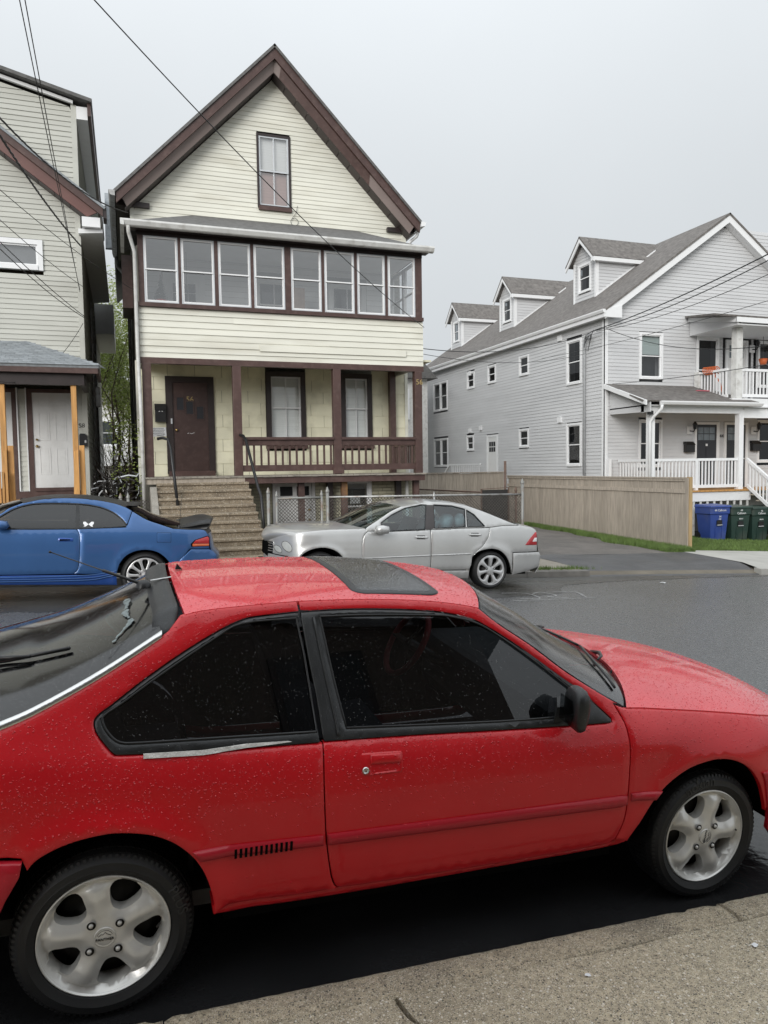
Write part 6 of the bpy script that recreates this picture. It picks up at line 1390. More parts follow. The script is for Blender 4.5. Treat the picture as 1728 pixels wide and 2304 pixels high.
MB().prism([(.255, .09, 1.40), (.285, .09, 1.40), (.262, .095, 1.425)], [(.255, .115, 1.40), (.285, .115, 1.40), (.262, .11, 1.425)]).build('roof_fin', K['black'], RC, local=True)
# windscreen, hood, hatch glass, spoiler, tail
wsc = [(x+.006, z-.006) for x, z in ap]
wsb = lambda t: lerp(.135, .275, t)
wsx = car.span('windscreen', wsc, ws_gl, crown=lambda t: lerp(.036, .035, t), bow=wsb, p=2.2, vlim=.985, thick=0, wet=7000)
hoodc = [(x, z) for x, z in hoodline]
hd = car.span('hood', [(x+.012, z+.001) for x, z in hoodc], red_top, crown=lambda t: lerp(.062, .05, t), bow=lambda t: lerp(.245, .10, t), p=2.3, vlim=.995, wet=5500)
def hood_z(x, y):
    best = None
    for i in range(24):
        t = i/23; j = t*(len(hoodc)-1); a = int(min(j, len(hoodc)-2)); fx = j-a; hx, hz = lerp(hoodc[a][0], hoodc[a+1][0], fx), lerp(hoodc[a][1], hoodc[a+1][1], fx); v_ = abs(y)/S_r(hx, hz); xx = hx+.012+lerp(.245, .10, t)*(1-v_**2.2); zz = hz+lerp(.062, .05, t)*(1-v_**2.3)
        if best is None or abs(xx-x) < best[0]: best = (abs(xx-x), zz)
    return best[1]
# cowl between glass and hood
V = []; F = []
for j in range(41):
    v_ = -1+2*j/40; yy = v_*.735; b1 = .255*(1-abs(v_)**2.2); b2 = .245*(1-abs(v_)**2.2)
    V += [(2.045+b1, yy, .945+.030*(1-v_*v_)), (2.070+b2, yy, .905+.045*(1-v_*v_)), (2.105+b2, yy, .900+.05*(1-v_*v_))]
for j in range(40):
    for k in range(2): F.append([j*3+k, j*3+k+1, j*3+k+4, j*3+k+3])
mesh('cowl', V, F, K['black'], RC, True, True)
for yy in (-.15, .40): z_ = hood_z(2.33, yy); MB().lathe([(.012, -.004), (.012, .006), (.006, .010), (0, .011)], (2.335-.10*(yy/.75)**2*2, NR*yy, z_+.001), (0, 0, 1), 8).build('washer_nozzle', K['black'], RC, True, True)
def wiper(pts, arm):
    m = MB(); m.tube(arm, [.011, .010, .008, .006], 6); w_ = m.build('wiper', K['black'], RC, True, True); m = MB(); m.tube(pts, .007, 5); m.build('wiper_blade', K['black'], w_, True, True)
def wsP(t, v_, up=.012):
    j = t*(len(wsc)-1); a = int(min(j, len(wsc)-2)); fx = j-a; x, z = lerp(wsc[a][0], wsc[a+1][0], fx), lerp(wsc[a][1], wsc[a+1][1], fx); yw = S_r(x, z)*.985; au = abs(v_); return (x+lerp(.135, .275, t)*(1-au**2.2)+up*.6, NR*yw*v_, z+.036*(1-au**2.2)+up)
wiper([wsP(.93-.10*math.sin(i/9*3.14), lerp(.86, .12, i/9)) for i in range(10)], [wsP(1.0, .16, .01), wsP(.97, .30, .03), wsP(.93, .42, .03), wsP(.88, .5, .018)])
wiper([wsP(.93-.08*math.sin(i/9*3.14), lerp(.10, -.70, i/9)) for i in range(10)], [wsP(1.0, -.55, .01), wsP(.97, -.42, .03), wsP(.93, -.34, .03), wsP(.88, -.3, .018)])
# hatch
hc = [(x, z+.004) for x, z in SM['hatch']]
hatch_inner = [p for p in hc if p[0] <= .175]
hg = car.span('hatch_glass', hatch_inner, hatch_gl, crown=lambda t: lerp(.050, .055, t), bow=lambda t: lerp(-.03, -.06, t), p=2.6, vlim=.985, thick=0, wet=9000)
fritm = M('glass_frit', (.010, .010, .011), .15, .2, 9, spec=.6)
car.span('hatch_frit', [(x+.001, z-.007) for x, z in hatch_inner[:4]], fritm, crown=.048, bow=-.03, p=2.6, vlim=.97, thick=0)
# black spoiler strip along the roof end, wrapping down at the corners
prof = [(.006, .002), (.004, .020), (-.020, .026), (-.060, .018), (-.085, .004), (-.080, -.012)]
V = []; F = []; NV = 41
for j in range(NV):
    v_ = -1+2*j/(NV-1); yy = v_*.575; za = roof_z(.24, min(abs(yy), .545)*1.0) - .012 - .055*sst(.86, 1, abs(v_)); xa = .232-.02*(1-v_*v_)-.012*sst(.8, 1, abs(v_))
    for a, b in prof: V.append((xa+a, yy, za+b-.35*(.006-a)*0-.004-(.012-a)*.22))
for j in range(NV-1):
    for k in range(5): a = j*6+k; F.append([a, a+6, a+7, a+1])
F += [list(range(6)), [(NV-1)*6+k for k in range(5, -1, -1)]]
spl = mesh('roof_spoiler', V, F, K['trim'], RC, True, True); car.wet.append((spl, 6000))
tail = [(-.70, .945), (-.775, .925), (-.802, .895), (-.822, .78), (-.832, .66), (-.872, .63), (-.875, .50), (-.845, .35)]
car.span('tailgate', cr(tail, 5), red, crown=.01, bow=-.07, p=3, vlim=.99)
for s in (1, -1):
    MB().prism([(-.80, s*.25, .86), (-.80, s*.70, .86), (-.86, s*.70, .70), (-.88, s*.25, .70)][::s], [(-.90, s*.25, .86), (-.84, s*.70, .86), (-.89, s*.70, .70), (-.95, s*.25, .70)][::s]).build('tail_lamp', M('red_tail_lens', (.35, .01, .01), .1) if s == 1 else bpy.data.materials['red_tail_lens'], RC, local=True)
nose = [(3.285, .684), (3.36, .655), (3.42, .60), (3.46, .50), (3.45, .34), (3.36, .24)]
car.span('nose', cr(nose, 5), red, crown=lambda t: lerp(.05, .0, t), bow=.10, p=2.6, vlim=1.0)
for s in (1, -1): MB().prism([(3.30, s*.28, .665), (3.22, s*.60, .665), (3.26, s*.60, .58), (3.34, s*.28, .57)][::-s], [(3.462, s*.28, .655), (3.385, s*.60, .655), (3.425, s*.60, .585), (3.512, s*.28, .575)][::-s]).build('headlamp', K['pane'] if s > 9 else M('clear_lamp', (.28, .29, .30), .08), RC, local=True)
# rear wing at the bottom of the hatch (far end just shows at the frame edge)
V = []; F = []; 
for j in range(25):
    v_ = -1+2*j/24; y = v_*.66; x = -.60-.05*(1-v_*v_); z = 1.055-.02*abs(v_)**6
    V += [(x+.07, y, z-.0), (x+.03, y, z+.02), (x-.08, y, z+.022), (x-.10, y, z+.006), (x-.04, y, z-.012)]
for j in range(24):
    for k in range(5): a = j*5+k; b = j*5+(k+1) % 5; F.append([a, b, b+5, a+5])
F += [list(range(5))[::-1], [24*5+k for k in range(5)]]
wg = mesh('rear_wing', V, F, red, RC, True, True)
for s in (-1, 1): local_box('wing_foot', red, wg, -.70, -.56, s*.64-.02, s*.64+.02, .95, 1.05)
# rear wiper and antenna
def hgP(x, y, up=.01):
    z = np.interp(-x, [-p[0] for p in hatch_inner], [p[1] for p in hatch_inner]); v_ = abs(y)/S_r(x, z); return (x-.045*(1-v_**2.2), NR*y, z+.052*(1-v_**2.6)+up)
m = MB(); m.tube([hgP(-.62, .10, .02), hgP(-.50, .16, .035), hgP(-.36, .23, .03), hgP(-.26, .30, .02)], [.014, .012, .010, .007], 6); rw = m.build('rear_wiper', K['black'], RC, True, True)
m = MB(); m.tube([hgP(-.55, .08, .012), hgP(-.35, .22, .012), hgP(-.12, .38, .012)], .008, 5); m.build('wiper_blade', K['black'], rw, True, True)
an = MB(); b0 = Vector((.115, NR*.10, 1.372)); tp = Vector((-.241, NR*.10, 1.512)); an.tube([b0, b0.lerp(tp, .08), b0.lerp(tp, .45), b0.lerp(tp, .46), tp], [.012, .007, .0065, .0028, .0022], 7); an = an.build('antenna', K['black'], RC, True, True)
MB().lathe([(.004, 0), (.0055, .004), (.004, .009), (0, .01)], tp, (tp-b0), 8).build('antenna_tip', K['black'], an, True, True); MB().lathe([(.032, -.012), (.028, .008), (.016, .018), (0, .02)], b0, (0, 0, 1), 12).build('antenna_base', K['black'], an, True, True)
m = MB(); V = []; F = []
for j in range(9): a = (.228-.085*j/8); V += [(a, NR*.058, roof_z(.24, .06)+.012-.16*(.228-a)), (a, NR*.078, roof_z(.24, .08)+.012-.16*(.228-a))]
mesh('tape_strip', V, [[2*j, 2*j+1, 2*j+3, 2*j+2] for j in range(8)], M('silver_tape', (.55, .55, .54), .5, .2, 40), RC, True, True)
# dried white sealant smear on the hatch glass
sm = random.Random(3); V = []; F = []; W_ = 5
for k in range(60):
    t_ = k/59; y = lerp(.06, .50, t_); x = .088+.006*math.sin(k*.17)-.06*sst(.72, 1, t_); wd = .009+.004*math.sin(k*.31)+sm.uniform(-.004, .004)
    for q_ in range(W_): u_ = q_/(W_-1)*2-1; V.append(hgP(x+u_*wd+sm.uniform(-.0015, .0015), y, .0015+.0015*(1-u_*u_)))
for k in range(59):
    if k % 17 in (5,) or k in (21, 40): continue
    for q_ in range(W_-1): a = k*W_+q_; F.append([a, a+1, a+W_+1, a+W_])
mesh('sealant_smear', V, F, M('pale_sealant', (.19, .225, .225), .5, .5, 90, bump=.5, bs=120), RC, True, True)
# cabin
local_box('cabin_floor', K['cabin'], RC, -.5, 2.1, -.68, .68, .28, .34); local_box('dashboard', K['cabin'], RC, 1.72, 2.12, -.70, .70, .62, .92, .05)
local_box('parcel_shelf', K['cabin'], RC, -.62, -.05, -.62, .62, .82, .86); local_box('firewall', K['gap'], RC, 2.1, 2.13, -.70, .70, .3, .9); local_box('underbody', K['liner'], RC, .40, 2.10, -.70, .70, .22, .30); local_box('underbody', K['liner'], RC, -.84, -.37, -.76, .76, .20, .5); local_box('axle', K['liner'], RC, -.30, .28, -.55, .55, .18, .45); local_box('engine_bay', K['liner'], RC, 2.15, 3.2, -.45, .45, .25, .70)
for s in (-1, 1):
    m = MB(); yc = s*.35
    m.prism([(1.32, yc-.24, .34), (.85, yc-.24, .34), (.85, yc-.24, .50), (1.32, yc-.24, .56)], [(1.32, yc+.24, .34), (.85, yc+.24, .34), (.85, yc+.24, .50), (1.32, yc+.24, .56)]); se = m.build('front_seat', K['cabin'], RC, local=True, bev=.03)
    MB().prism([(.98, yc-.23, .5), (.84, yc-.23, .48), (.66, yc-.20, 1.02), (.76, yc-.20, 1.04)], [(.98, yc+.23, .5), (.84, yc+.23, .48), (.66, yc+.20, 1.02), (.76, yc+.20, 1.04)]).build('seat_back', K['cabin'], se, local=True, bev=.03)
    MB().box(.64, .73, yc-.13, yc+.13, 1.06, 1.22).build('headrest', K['cabin'], se, local=True, bev=.03)
MB().prism([(.30, -.55, .34), (-.05, -.55, .34), (-.22, -.55, .95), (-.10, -.55, .96), (.05, -.55, .55), (.30, -.55, .55)], [(.30, .55, .34), (-.05, .55, .34), (-.22, .55, .95), (-.10, .55, .96), (.05, .55, .55), (.30, .55, .55)]).build('rear_seat', K['cabin'], RC, local=True)
c0 = Vector((1.50, -NR*.36, .93)); ax = Vector((-.85, 0, .5)).normalized(); u_ = Vector((0, 1, 0)); v2 = ax.cross(u_)
m = MB(); m.tube([c0+.185*(math.cos(a)*u_+math.sin(a)*v2) for a in np.linspace(0, 6.2832, 33)], .017, 8, False); stw = m.build('steering_wheel', M('red_wheel_cover', (.42, .03, .035), .5), RC, True, True)
m = MB()
for a in (0, 2.1, 4.2): m.bar(c0, c0+.18*(math.cos(a)*u_+math.sin(a)*v2), .04, .012)
m.tube([c0, c0-ax*.3], .03, 8); m.build('steering_column', K['black'], stw, local=True)
m = MB()   # stickers inside the corner of the door glass
car.panel('glass_sticker', [(1.70, .925), (1.80, .93), (1.80, .985), (1.72, .975)], K['paper'], RC, off=-.022, thick=0, gap=0, fall=0, step=.02)
car.panel('glass_sticker', [(1.755, .935), (1.79, .935), (1.79, .965), (1.755, .965)], K['ink'], RC, off=-.020, thick=0, gap=0, fall=0, step=.02)
# wheels
liner(RC, NR, -.012, .31, .385, .45, .835, K['liner']); liner(RC, NR, 2.523, .305, .375, .45, .835, K['liner'])
PAN = dict(n=5, ro=.885, ri=.43, ho=22.5, hi=15.5, prof=[.004, .004, .003, .007, .012, .006, -.012, -.002], fall=.019, fw=.10, nuts=4, na=42)
_w = []
for cx, cz, rot, txt in ((-.012, .31, 65, [('PLUS', rad(22), .257, .05, False)]), (2.523, .305, 40, [('nokian', rad(104), .262, .062, False), ('ALL WEATHER', rad(-62), .258, .036, True)])):
    for side in (1, -1):
        ty, PP, h0 = wheel(RC, cx, cz, .812, .297, .213, NR*side, PAN, K['alloy'], .19, rot, None, txt if side == 1 else None); _w.append(ty)
        if side == 1:
            rr_ = 0 if cx < 1 else rad(-100)
            TV, TF = text2d('PANTHER', .0135, .0006); cs, sn_ = math.cos(rr_), math.sin(rr_)
            mesh('cap_lettering', [PP(v[0]*cs-(v[1]-.006)*sn_, v[0]*sn_+(v[1]-.006)*cs, h0+.0055+v[2]) for v in TV], TF, K['ink'], ty, False, True)
            m = MB(); m.tube([PP((.026*math.cos(a))*cs-(.026*math.sin(a))*sn_, (.026*math.cos(a))*sn_+(.026*math.sin(a))*cs, h0+.0055) for a in np.linspace(.35, 2.8, 14)], .0007, 4); m.tube([PP(x*cs-y*sn_, x*sn_+y*cs, h0+.0055) for x, y in ((-.02, .006), (-.012, .013), (-.006, .011), (.002, .020), (.006, .013), (.013, .010), (.02, .006))], .0009, 4); m.build('cap_emblem', K['ink'], ty, local=True)
            m = MB(); m.tube([PP(.178, .006, -.012), PP(.168, .010, .012)], .004, 6); m.build('valve', K['black'], ty, local=True)
# water beads, one mass of tiny drops on every upward or weathered surface
def beads(name, wetlist, par, mat, rmin, rmax, seed, only_near=True):
    r = np.random.default_rng(seed); pts = []; nrm = []
    for ob, den in wetlist:
        me = ob.data; me.calc_loop_triangles(); tv = np.array([t.vertices for t in me.loop_triangles]); co = np.array([v.co for v in me.vertices])
        A, B, Cc = co[tv[:, 0]], co[tv[:, 1]], co[tv[:, 2]]; N_ = np.cross(B-A, Cc-A); ar = np.linalg.norm(N_, axis=1)/2; N_ = N_/(2*ar[:, None]+1e-12); k = int(ar.sum()*den)
        if k < 1: continue
        up = np.clip(.25+N_[:, 2]*1.0, .05, 1) if ob.name.split('.')[0] in ('quarter_panel', 'door', 'fender') else np.ones(len(ar))
        ctr = (A+B+Cc)/3
        if ob.name.split('.')[0] in ('quarter_panel', 'door', 'fender'): up = np.clip((ctr[:, 2]-.60)/.22, .02, 1)
        pr_ = ar*up; ix = r.choice(len(ar), max(1, int(k*(pr_.sum()/ar.sum()))), p=pr_/pr_.sum()); a = r.random((len(ix), 2)); f = a.sum(1) > 1; a[f] = 1-a[f]
        pts.append(A[ix]+a[:, :1]*(B-A)[ix]+a[:, 1:]*(Cc-A)[ix]); nn = N_[ix]; fl = (nn*np.array([0, NR*.3, 1])).sum(1) < 0; nn[fl] *= -1; nrm.append(nn)
    P_ = np.concatenate(pts); N_ = np.concatenate(nrm); n = len(P_); rd = rmin+(rmax-rmin)*r.random(n)**3.2
    T = np.cross(N_, r.normal(size=(n, 3))); T /= np.linalg.norm(T, axis=1)[:, None]; Bn = np.cross(N_, T); V = np.zeros((n, 13, 3)); sq = r.uniform(.8, 1.25, n)
    for k in range(6):
        a = k*1.0472; V[:, k] = P_+(T*math.cos(a)*sq[:, None]+Bn*math.sin(a))*rd[:, None]; a += .52; V[:, 6+k] = P_+(T*math.cos(a)*sq[:, None]+Bn*math.sin(a))*(rd*.66)[:, None]+N_*(rd*.42)[:, None]
    V[:, 12] = P_+N_*(rd*.58)[:, None]
    f0 = []
    for k in range(6): f0 += [[k, (k+1) % 6, 6+k], [(k+1) % 6, 6+(k+1) % 6, 6+k], [6+k, 6+(k+1) % 6, 12]]
    F = (np.array(f0)[None]+13*np.arange(n)[:, None, None]).reshape(-1, 3)
    me = bpy.data.meshes.new(name); me.vertices.add(n*13); me.vertices.foreach_set('co', V.reshape(-1)); me.loops.add(len(F)*3); me.loops.foreach_set('vertex_index', F.reshape(-1).astype(np.int32)); me.polygons.add(len(F)); me.polygons.foreach_set('loop_start', np.arange(0, len(F)*3, 3, dtype=np.int32)); me.update(calc_edges=True)
    o = link(name, me, mat, par, True); o['kind'] = 'stuff'; return n
water = GL('rain_bead_water', (.97, .97, .97), .022, .03)
red_bead = paint('rain_bead_on_red', (.58, .012, .022), .25, 0, .8, 0)
_onred = [w_ for w_ in car.wet if w_[0].data.materials[0] in (red, red_mould, red_top)]
NB = beads('rain_beads', _onred, RC, red_bead, .0011, .0037, 2) + beads('rain_beads', [w_ for w_ in car.wet if w_ not in _onred], RC, water, .0010, .0029, 3)
print('beads', NB)
# ------------------------------------------------------------------ blue coupe and silver sedan across the street
TZ2 = [-.5, .1, .2, .35, .55, .70, .80, .88]; TY2 = [.72, .79, .83, .862, .87, .862, .845, .815]
def mkS(hw, zb, slope, nose, tail, wheels):
    def S(x, z):
        b = zb(x); y = pint(z*.88/b if z > .6 else z, TZ2, TY2) if z <= b else .815-(z-b)*slope
        y -= .20*max(0, (x-nose)/.7)**2+.13*max(0, (tail-x)/.7)**2
        for cx in wheels: r_ = math.hypot(x-cx, z-.29); y += .016*(1-sst(.34, .45, r_))*(1-sst(.62, .75, z))
        return float(y+hw-.87)
    return lambda x, z: .25*S(x, z-.02)+.5*S(x, z)+.25*S(x, z+.02)
def place(root, ex, ey, ez, O): root.matrix_world = Matrix(((ex.x, ey.x, ez.x, O[0]), (ex.y, ey.y, ez.y, O[1]), (ex.z, ey.z, ez.z, O[2]), (0, 0, 0, 1)))
def seats(R_):
    for s in (-1, 1):
        for x0 in (1.0, .1):
            yc = s*.36; se = MB().box(x0, x0+.5, yc-.23, yc+.23, .3, .55).build('seat', K['cabin'], R_, local=True)
            MB().prism([(x0+.1, yc-.22, .5), (x0-.02, yc-.22, .5), (x0-.20, yc-.19, 1.0), (x0-.10, yc-.19, 1.02)], [(x0+.1, yc+.22, .5), (x0-.02, yc+.22, .5), (x0-.20, yc+.19, 1.0), (x0-.10, yc+.19, 1.02)]).build('seat_back', K['cabin'], se, local=True)
# ---- blue coupe
BC, ex, ey, ez, NB_ = car_frame('blue_coupe', 'blue two door coupe with black roof and rear spoiler parked before the beige house', 0, 0, 0, .044, 0, -1)
place(BC, ex, ey, ez, (.17, 10.625, .256))
S_b = mkS(.875, lambda x: .93, .50, 2.6, -.3, (0, 2.54)); bc = Car(BC, NB_, S_b)
blue = paint('blue_car_paint', (.042, .115, .285), .35, .35, .9); blue_d = paint('blue_skirt_paint', (.022, .075, .30), .35, .25, .8); blk_roof = M('satin_black_roof', (.018, .018, .019), .4, .2, 4, bump=.15, bs=60)
bgl = GL('blue_car_tinted_glass', (.10, .10, .10), .06, .04); lens_r = M('red_lamp_lens', (.42, .02, .025), .15, .1, 8, coat=.8); lens_o = M('orange_lamp_lens', (.62, .13, .04), .15, .1, 8, coat=.8)
hood_b = cr([(3.34, .60), (3.2, .67), (3.0, .73), (2.6, .815), (2.2, .875), (1.95, .905)], 4); ap_b = cr([(1.95, .905), (1.664, 1.059), (1.578, 1.125), (1.42, 1.195)], 5); rail_b = cr([(1.42, 1.195), (1.169, 1.248), (.852, 1.262), (.576, 1.24), (.361, 1.20), (.244, 1.159)], 5); rg_b = cr([(.244, 1.159), (.16, 1.108), (-.009, 1.006), (-.178, .946), (-.332, .895)], 5); deck_b = cr([(-.332, .895), (-.523, .885), (-.72, .879), (-.774, .83)], 4)
arch_b = cr([(.335, .25), (.326, .38), (.286, .485), (.204, .572), (.072, .622), (-.062, .622), (-.181, .578), (-.284, .479), (-.325, .38)], 5); arch_bf = [(x+2.54, z) for x, z in arch_b]
inn_b = cr([(1.90, .905), (1.72, .990), (1.547, 1.105), (1.398, 1.165), (1.213, 1.192), (.818, 1.194), (.574, 1.163), (.409, 1.105), (.292, 1.021), (.222, .938)], 5); gap_b = cr([(.807, .891), (.773, .799), (.768, .611), (.785, .40), (.835, .335)], 5); df_b = cr([(1.955, .895), (2.0, .80), (2.02, .65), (2.0, .45), (1.95, .335)], 4)
for side in (1, -1):
    q = bc.panel('quarter_panel', gap_b + [(.70, .33), (.36, .33)] + arch_b[1:-1] + [(-.36, .40), (-.55, .635), (-.80, .63), (-.80, .74), (-.774, .83)] + deck_b[::-1][1:] + rg_b[::-1][1:-6] + [(.16, 1.105), (.215, .945), (.245, .912)], blue, side=side, step=.05)
    d = bc.panel('door', gap_b[::-1][:-1] + [(.812, .888), (1.3, .884)] + [(1.85, .884)] + df_b + [(1.4, .332)], blue, side=side, step=.05)
    bc.panel('roof_side', inn_b[::-1] + [(1.94, .90)] + ap_b[1:] + rail_b[1:] + rg_b[1:6] + [(.165, 1.10)], blue, side=side, step=.04, thick=.01)
    f_ = bc.panel('fender', df_b + [(2.14, .33), (2.20, .36)] + arch_bf[1:-1][::1][0:0] + [(x, z) for x, z in arch_b[::-1] and [(2.54-.335+.0, .36)]] + [(2.54-.286, .485), (2.54-.204, .572), (2.54-.072, .622), (2.54+.062, .622), (2.54+.204, .572), (2.54+.286, .485), (2.88, .36), (3.25, .36), (3.36, .56)] + hood_b[:-1] + [(1.96, .90)], blue, side=side, step=.05)
    bc.panel('rear_bumper', [(-.345, .40), (-.33, .28), (-.5, .24), (-.84, .25), (-.893, .498), (-.886, .563), (-.80, .625), (-.56, .63), (-.40, .47)], blue, side=side, off=.008, step=.05)
    sk = bc.panel('side_skirt', [(.34, .36), (.66, .318), (.83, .325), (1.65, .328), (2.15, .33), (2.18, .20), (1.65, .212), (.88, .195), (.33, .181)], blue_d, side=side, off=.012, step=.05)
    if side == 1:
        for k, dz in enumerate((0, .028, .052)):
            m = MB(); m.tube([(x, NB_*(S_b(x, z)+.016), z-dz) for x, z in cr([(.335, .372), (.45, .345), (.66, .318-.004*k), (1.2, .305), (2.15, .305)], 5)], .006, 5); m.build('skirt_line', blue, sk, True, True)
        # windows
    dg = bc.panel('door_glass', [(.815, 1.188), (1.213, 1.185), (1.398, 1.158), (1.547, 1.098), (1.72, .985), (1.86, .90), (1.30, .892), (.815, .897)], bgl, d, off=-.008, thick=0, gap=0, side=side, fall=0, step=.08)
    qg_ = bc.panel('quarter_glass', cr([(.785, 1.184), (.574, 1.155), (.409, 1.098), (.300, 1.021), (.235, .945), (.24, .925), (.78, .900), (.79, 1.05)], 3), bgl, q, off=-.008, thick=0, gap=0, side=side, fall=0, step=.08)
    bc.panel('window_pillar', [(.775, .895), (.822, .895), (.825, 1.19), (.785, 1.188)], K['trim'], d, off=-.003, thick=.004, gap=0, side=side, fall=0)
    if side == 1:
        for nm, pts in (('glass_seal', inn_b), ('glass_seal', [(.23, .918), (.8, .893), (1.3, .887), (1.88, .892)])):
            m = MB(); m.tube([(x, NB_*(S_b(x, z)+.001), z-.004) for x, z in pts], .008, 5); m.build(nm, K['trim'], d, True, True)
        m = MB()
        bw_ = [(.0, .0), (.035, .03), (.06, .028), (.062, .005), (.045, -.012), (.055, -.03), (.03, -.028), (.008, -.01)]
        for s in (1, -1): bc.panel('bow_sticker', [(.673+s*a, .945+b) for a, b in bw_], K['paper'], qg_, off=-.004, thick=0, gap=0, fall=0, step=.02, ring=0)
        hh = bc.panel('door_handle', [(.840, .775), (.99, .782), (1.013, .77), (1.013, .745), (.99, .733), (.845, .737)], blue_d, d, off=.006, thick=.008, gap=0, fall=.004, step=.03); bc.panel('handle_slot', [(.875, .762), (.99, .765), (1.0, .752), (.99, .742), (.875, .748)], K['gap'], d, off=.0065, thick=0, gap=0, fall=0, step=.03)
        bc.panel('fuel_flap', [(-.145, .845), (-.305, .845), (-.312, .835), (-.312, .73), (-.305, .72), (-.145, .72), (-.138, .73), (-.138, .835)], K['gap'], q, off=.0005, thick=0, gap=0, fall=0, step=.04); bc.panel('fuel_flap', [(-.148, .842), (-.302, .842), (-.309, .832), (-.309, .733), (-.302, .723), (-.148, .723), (-.141, .733), (-.141, .832)], blue, q, off=.0035, thick=.002, gap=0, fall=.001, step=.04)
    lamp = bc.panel('tail_lamp', [(-.555, .70), (-.612, .752), (-.774, .803), (-.80, .78), (-.80, .665), (-.565, .662)], K['gap'], q, off=.004, thick=.01, gap=0, side=side, fall=.002, step=.04)
    bc.panel('tail_lens', [(-.585, .705), (-.62, .745), (-.772, .792), (-.792, .775), (-.792, .70)], lens_r, lamp, off=.010, thick=.006, gap=0, side=side, fall=.003, step=.04); bc.panel('turn_lens', [(-.58, .700), (-.792, .698), (-.792, .670), (-.580, .668)], lens_o, lamp, off=.010, thick=.006, gap=0, side=side, fall=.003, step=.04)
    bc.panel('inner_body', [(-.80, .55), (-.40, .5), (-.33, .56)] + arch_b[::-1][2:-2][::-1][0:0] + [(-.25, .66), (.30, .66), (.38, .45), (.42, .25), (2.1, .25), (2.2, .66), (2.9, .66), (3.2, .4), (3.28, .60), (2.2, .85), (-.75, .85)], K['gap'], side=side, off=-.03, thick=0, gap=0, step=.12)
    ym = NB_*side; m = MB(); sh = [(0, 1), (.6, .9), (1, .3), (.9, -.7), (.3, -1), (-.7, -.9), (-1, -.2), (-.7, .8)]; V = []; F = []
    for w_, k_ in ((.82, .6), (.86, 1), (.95, 1.02), (1.0, .7)): V += [(1.625+.085*a*k_, ym*w_, .938+.052*b*k_) for a, b in sh]
    for i in range(3):
        for k in range(8): a = i*8+k; b = i*8+(k+1) % 8; F.append([a, b, b+8, a+8])
    F += [list(range(24, 32)), list(range(7, -1, -1))]; mesh('door_mirror', V, F, blue, BC, True, True)
bc.span('roof', [(x, z-.002) for x, z in rail_b], blk_roof, crown=.022, bow=lambda t: .10*(1-t)**2-.06*t**2, p=2.6)
bc.span('hood', hood_b[::-1], blue, crown=.05, bow=lambda t: lerp(.22, .12, t), p=2.4); bc.span('windscreen', ap_b, bgl, crown=.03, bow=lambda t: lerp(.22, .10, t), thick=0, vlim=.98)
bc.span('rear_glass', rg_b, GL('blue_rear_glass', (.16, .17, .17), .1, .03), crown=.035, bow=lambda t: lerp(-.06, -.14, t), thick=0, vlim=.97)
bc.span('boot_lid', deck_b, blk_roof, crown=.012, bow=lambda t: lerp(-.12, -.10, t), p=3)
bc.span('tail_panel', [(-.774, .83), (-.80, .74), (-.82, .62), (-.89, .55), (-.895, .45), (-.85, .25)], blue, crown=0, bow=-.11, p=3)
bc.span('nose', cr([(3.34, .60), (3.42, .52), (3.44, .38), (3.36, .22)], 4), blue, crown=0, bow=.13, p=3)
V = []; F = []; NJ = 31      # ducktail spoiler
for j in range(NJ):
    v_ = -1+2*j/(NJ-1); y = v_*.70; b_ = -.10*(1-v_*v_); e = sst(.82, 1, abs(v_))
    V += [(-.36+b_-.0*e, y, .892), (-.52+b_, y, .955-.05*e), (-.70+b_, y, 1.00-.06*e), (-.80+b_, y, 1.012-.06*e), (-.815+b_, y, 1.0-.06*e), (-.77+b_, y, .885)]
for j in range(NJ-1):
    for k in range(5): a = j*6+k; F.append([a, a+1, a+7, a+6])
F += [list(range(6)), [(NJ-1)*6+k for k in range(5, -1, -1)]]
sp = mesh('rear_spoiler', V, F, blk_roof, BC, True, True)
V = []; F = []
for j in range(21):
    v_ = -1+2*j/20; y = v_*.56; b_ = -.06*(1-v_*v_); V += [(.28+b_, y, 1.175+.02*(1-v_*v_)), (.10+b_, y, 1.165+.03*(1-v_*v_)), (.10+b_, y, 1.155+.03*(1-v_*v_)), (.24+b_, y, 1.14+.02*(1-v_*v_))]
for j in range(20):
    for k in range(4): a = j*4+k; b = j*4+(k+1) % 4; F.append([a, b, b+4, a+4])
mesh('roof_visor', V, F, blk_roof, BC, True, True)
m = MB(); p0 = Vector((-.42, NB_*.70, .89)); m.tube([p0, p0+Vector((-.03, 0, .45))], [.004, .002], 5); a_ = m.build('antenna', K['black'], BC, True, True); MB().lathe([(.022, -.005), (.016, .03), (.008, .04)], p0, (0, 0, 1), 10).build('antenna_base', K['black'], a_, True, True)
for a, b, c, e in ((-.7, -.4, -.65, .65), (.42, 2.1, -.74, .74), (2.95, 3.2, -.6, .6)): local_box('underbody', K['liner'], BC, a, b, c, e, .20, .36)
local_box('cabin_floor', K['cabin'], BC, -.3, 2.0, -.7, .7, .36, .42); local_box('dashboard', K['cabin'], BC, 1.7, 2.0, -.7, .7, .6, .9, .03); seats(BC)
liner(BC, NB_, 0, .29, .345, .4, .845, K['liner']); liner(BC, NB_, 2.54, .29, .345, .4, .845, K['liner'])
MESHW = dict(n=10, ro=.93, ri=.34, ho=13.2, hi=10, prof=[.0, .0, .002, .006, .010, .012, .012, .008], fall=.006, fw=.03, nuts=5, na=90)
